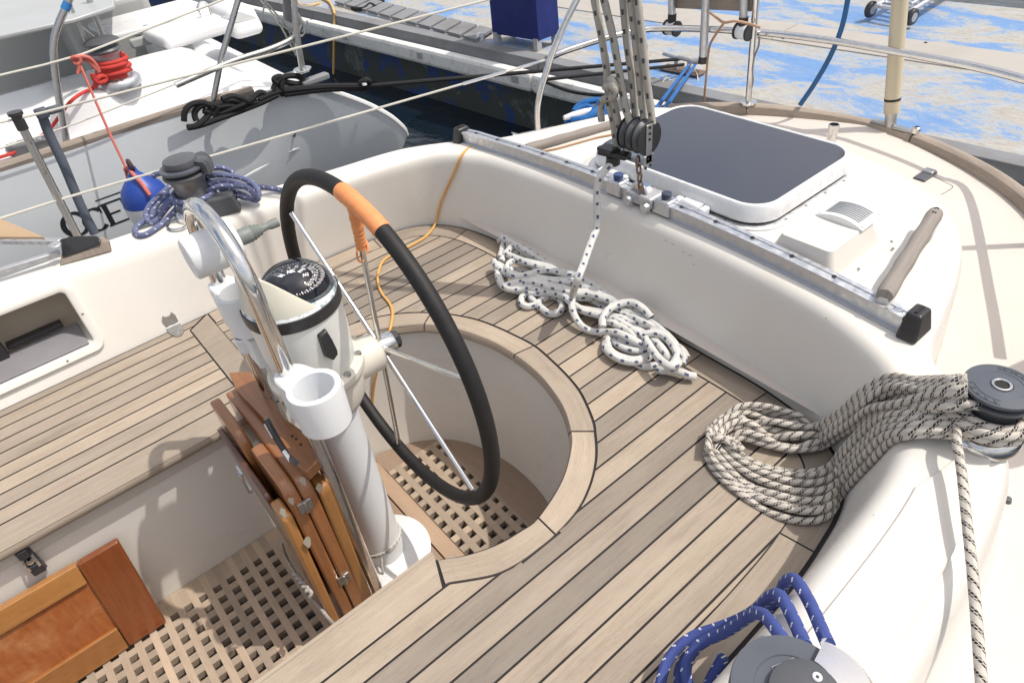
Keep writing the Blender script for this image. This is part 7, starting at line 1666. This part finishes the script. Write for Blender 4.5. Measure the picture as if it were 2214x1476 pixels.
    b = MB(); b.lathe([(0.0, .125), (0.016, .122), (0.020, .10), (0.032, .085), (0.062, .055), (0.088, .025), (0.100, -.012), (0.1035, -.04)], F, n=40)
    mbl = NT('blue_vinyl'); cc = mbl.coord(); n_ = mbl.noise(cc, 9, 3); mbl.set(mbl.mix(n_, (0.01, 0.04, 0.26), (0.02, 0.08, 0.38)), 0.4); b.build('blue_top', mbl.mat, T)
    b = MB(); b.lathe([(0.1035, -.04), (0.104, -.07), (0.100, -.11), (.088, -.15), (.06, -.19), (.02, -.205), (0, -.206)], F, n=40); b.build('white_body', MT['white'], T)
    b = MB(); b.tube([F + V(.022 * math.cos(t), 0, .13 + .022 * math.sin(t)) for t in [2 * math.pi * k / 14 for k in range(14)]], .009, 8, closed=True); b.build('eye', plastic('dark_eye', (.05, .02, .03), .5), T)
    # fairlead
    c = nhit(68, 326) + V(0, 0, .012); T = empty('fairlead', 'dark grey double fairlead with steel screws on the neighbouring white deck', 'fairlead', c); b = MB(); M_ = Matrix.Rotation(R(-20), 3, 'Z')
    out = []
    for k in range(28): a = 2 * math.pi * k / 28; x, y = 0.05 * math.cos(a), 0.09 * math.sin(a); rr_ = 1 - 0.18 * abs(math.cos(a)) ** 6; out.append((x * rr_, y))
    b.prism([(M_ @ V(x, y, 0))[:2] for x, y in out], -0.02, 0.035, Matrix.Translation(c)); b.build('fairlead_body', plastic('mid_grey', (.13, .13, .135), .5), T, bevel=0.008, bseg=3)
    for s_ in (-1, 1): b = MB(); b.lathe([(0, .043), (.010, .042), (.016, .0405), (.018, .036)], c + M_ @ V(0, s_ * .055, 0), n=20); b.build('fairlead_screw', MT['steel'], T)
    # posts of its pushpit
    def tb(name, label, pts, r, X_, mat=MT['steeldull'], sm_=True, cat='post'):
        P = [onX(x, y, X_ if len(q) < 3 else q[2]) for q in pts for (x, y) in [q[:2]]]; return tubeobj(name, label, cat, P, r, mat, smooth_=sm_)
    tb('bent_steel_post', 'bent stainless post with blue tape at its top on the neighbouring boat', [(168, -60), (152, -5), (140, 22), (125, 58), (116, 95), (119, 150), (132, 240), (145, 310), (153, 340)], .0155, -2.53)
    b = MB(); a = onX(140, 22, -2.44); c_ = onX(147, 6, -2.44); b.tube([a, c_], .0178, 14); o = b.build('blue_tape', plastic('blue_tape', (.02, .16, .42), .5), None); tag(o, 'blue tape wrapped on top of the bent stainless post', 'tape')
    tb('leaning_steel_post', 'dark leaning stainless post rising from the black rope on the neighbouring boat', [(470, 252), (460, 222), (480, 120), (515, 0), (532, -60)], .0135, -2.40, sm_=False)
    tb('arch_tube', 'steel tube slanting down behind the neighbouring winch', [(183, -30), (205, 35), (228, 95)], .014, -2.9, sm_=False)
    tb('thin_strut', 'thin steel strut crossing behind the neighbouring winch', [(150, 8), (165, 40), (190, 100), (210, 130)], .008, -2.75, sm_=False, cat='strut')
    tb('cross_strut', 'slanting strut between the grey cockpit panel and the neighbouring winch', [(165, 50), (226, 100)], .007, -2.8, sm_=False, cat='strut')
    tb('curved_steel_rail', 'curved steel rail sweeping up to the stern of the neighbouring boat', [(380, 185), (500, 134), (580, 108), (625, 88), (645, 68), (650, 50), (640, 30)], .014, -2.38, cat='rail')
    tb('stern_post_tube', 'grey steel post with a round foot at the stern corner of the neighbouring boat', [(654, 150), (645, 100), (638, 40), (632, -60)], .016, -2.36, sm_=False)
    b = MB(); c = onX(654, 150, -2.36); b.lathe([(0, .008), (.03, .008), (.045, .004), (.046, 0)], c, n=24); o = b.build('post_foot_plate', MT['steel'], None); tag(o, 'round steel foot plate of the grey stern post', 'foot plate')
    b = MB(); c = onX(622, 20, -2.40); b.add([onX(610, -60, -2.4), onX(632, -60, -2.4), onX(634, 52, -2.4), onX(612, 42, -2.4)], [(0, 1, 2, 3)]); b.add([onX(610, -60, -2.43), onX(632, -60, -2.43), onX(634, 52, -2.43), onX(612, 42, -2.43)], [(3, 2, 1, 0)]); o = b.build('outboard_pad', M_grey, None, smooth=False); tag(o, 'weathered grey wooden pad on the stern post of the neighbouring boat', 'wooden pad')
    for k, (pts) in enumerate(([(555, -10), (600, 45), (636, 112)], [(575, -10), (568, 32)], [(600, 48), (650, 78), (663, 60), (664, 45)], [(560, -10), (622, 62), (640, 120)])): 
        o = tubeobj('stern_wire', ['wire stay slanting down to the stern post of the neighbour', 'short upright wire above the white stern of the neighbour', 'loop of thin wire hanging from the curved steel rail', 'second wire stay crossing the first behind the stern post'][k], 'wire', [onX(x, y, -2.42) for x, y in pts], .0045, MT['steeldull'], n=6)
    # black ropes on the rail and the black mooring line to the pontoon
    b = MB(); rX = -2.36
    def Q(pts, r_=.0145, dx=0): rope(b, [onX(x, y, rX + dx + random.uniform(-.008, .008)) for x, y in pts], r_, it=1, n=8)
    Q([(398, 262), (400, 240), (415, 225), (440, 222), (455, 232), (448, 252), (425, 272), (405, 275)]); Q([(425, 262), (420, 245), (432, 230), (452, 226), (470, 230), (462, 252)]); Q([(405, 276), (430, 272), (470, 258), (520, 240), (570, 220), (600, 205)]); Q([(455, 232), (480, 222), (500, 216), (530, 222), (545, 215), (560, 200), (575, 205), (568, 218), (545, 222), (520, 212), (500, 208), (480, 215)]); Q([(440, 240), (470, 245), (500, 236), (530, 224)]); Q([(470, 232), (500, 228), (520, 235)])
    Q([(590, 195), (600, 175), (620, 165), (645, 165), (656, 172), (648, 182), (630, 180), (612, 178), (605, 195), (612, 205)]); Q([(600, 180), (590, 172), (605, 165), (612, 172), (608, 190), (618, 200)]); Q([(560, 215), (590, 202), (610, 196), (640, 192), (680, 190)])
    o = b.build('black_rope_heap', MT['rblack'], None); tag(o, 'thick black rope coiled along the rail of the neighbouring boat', 'rope')
    A = onX(612, 196, -2.36); M1 = onX(785, 187, -2.20)
    b = MB(); C_ = at(1470, 128, -0.30); rope(b, [A, onX(700, 188, -2.30), M1], .017, it=0, n=8); rope(b, [A + V(0, 0, -.02), onX(700, 194, -2.30), M1 + V(0, 0, -.01)], .015, it=0, n=8); rope(b, [M1 + V(0, -.01, .02), M1 + V(.02, .02, .03), M1 + V(0, .04, 0), M1 + V(-.01, .01, -.03)], .016, it=0, n=8)
    o = b.build('black_spring', MT['rblack'], None); tag(o, 'heavy black spliced end of the mooring line at the neighbouring stern', 'mooring line')
    b = MB(); P = [M1.lerp(C_, k / 20) - V(0, 0, 0.10 * math.sin(math.pi * k / 20) * 0) for k in range(21)]; b.tube(P, .011, 8); P2 = [at(1180, 172, -.1).lerp(at(1478, 140, -.33), k / 10) for k in range(11)]; b.tube(P2, .010, 8)
    P0 = at(1180, 178, -.12); P1 = at(1330, 207, .0); b.tube(cr([P0, at(1230, 197, -.10), at(1280, 205, -.06), P1], 6), .009, 8)
    o = b.build('black_mooring_line', MT['rblack'], None); tag(o, 'long black mooring line stretched over the water to the pontoon cleat', 'mooring line')
    b = MB(); c = M1; b.lathe([(0, .012), (.012, .01), (.014, 0)], c + V(.02, 0, .012), n=12); o = b.build('white_thimble', MT['white'], None); tag(o, 'small white thimble in the splice of the black mooring line', 'thimble')
    # foot blocks near the stern corner
    b = MB(); p = onX(680, 172, -2.36); b.box(p, (.05, .16, .03), Matrix.Rotation(R(4), 3, 'Z')); b2 = b.build('rail_end_cap', M_grey, None, bevel=.008); tag(b2, 'grey stern chock at the end of the wooden rail of the neighbour', 'chock')
    b = MB(); p = onX(640, 158, -2.44); b.box(p, (.04, .14, .02)); b2 = b.build('stern_cleat', MT['aludull'], None, bevel=.006); tag(b2, 'flat grey cleat beside the round post foot on the neighbouring stern', 'cleat')
nb_gear()
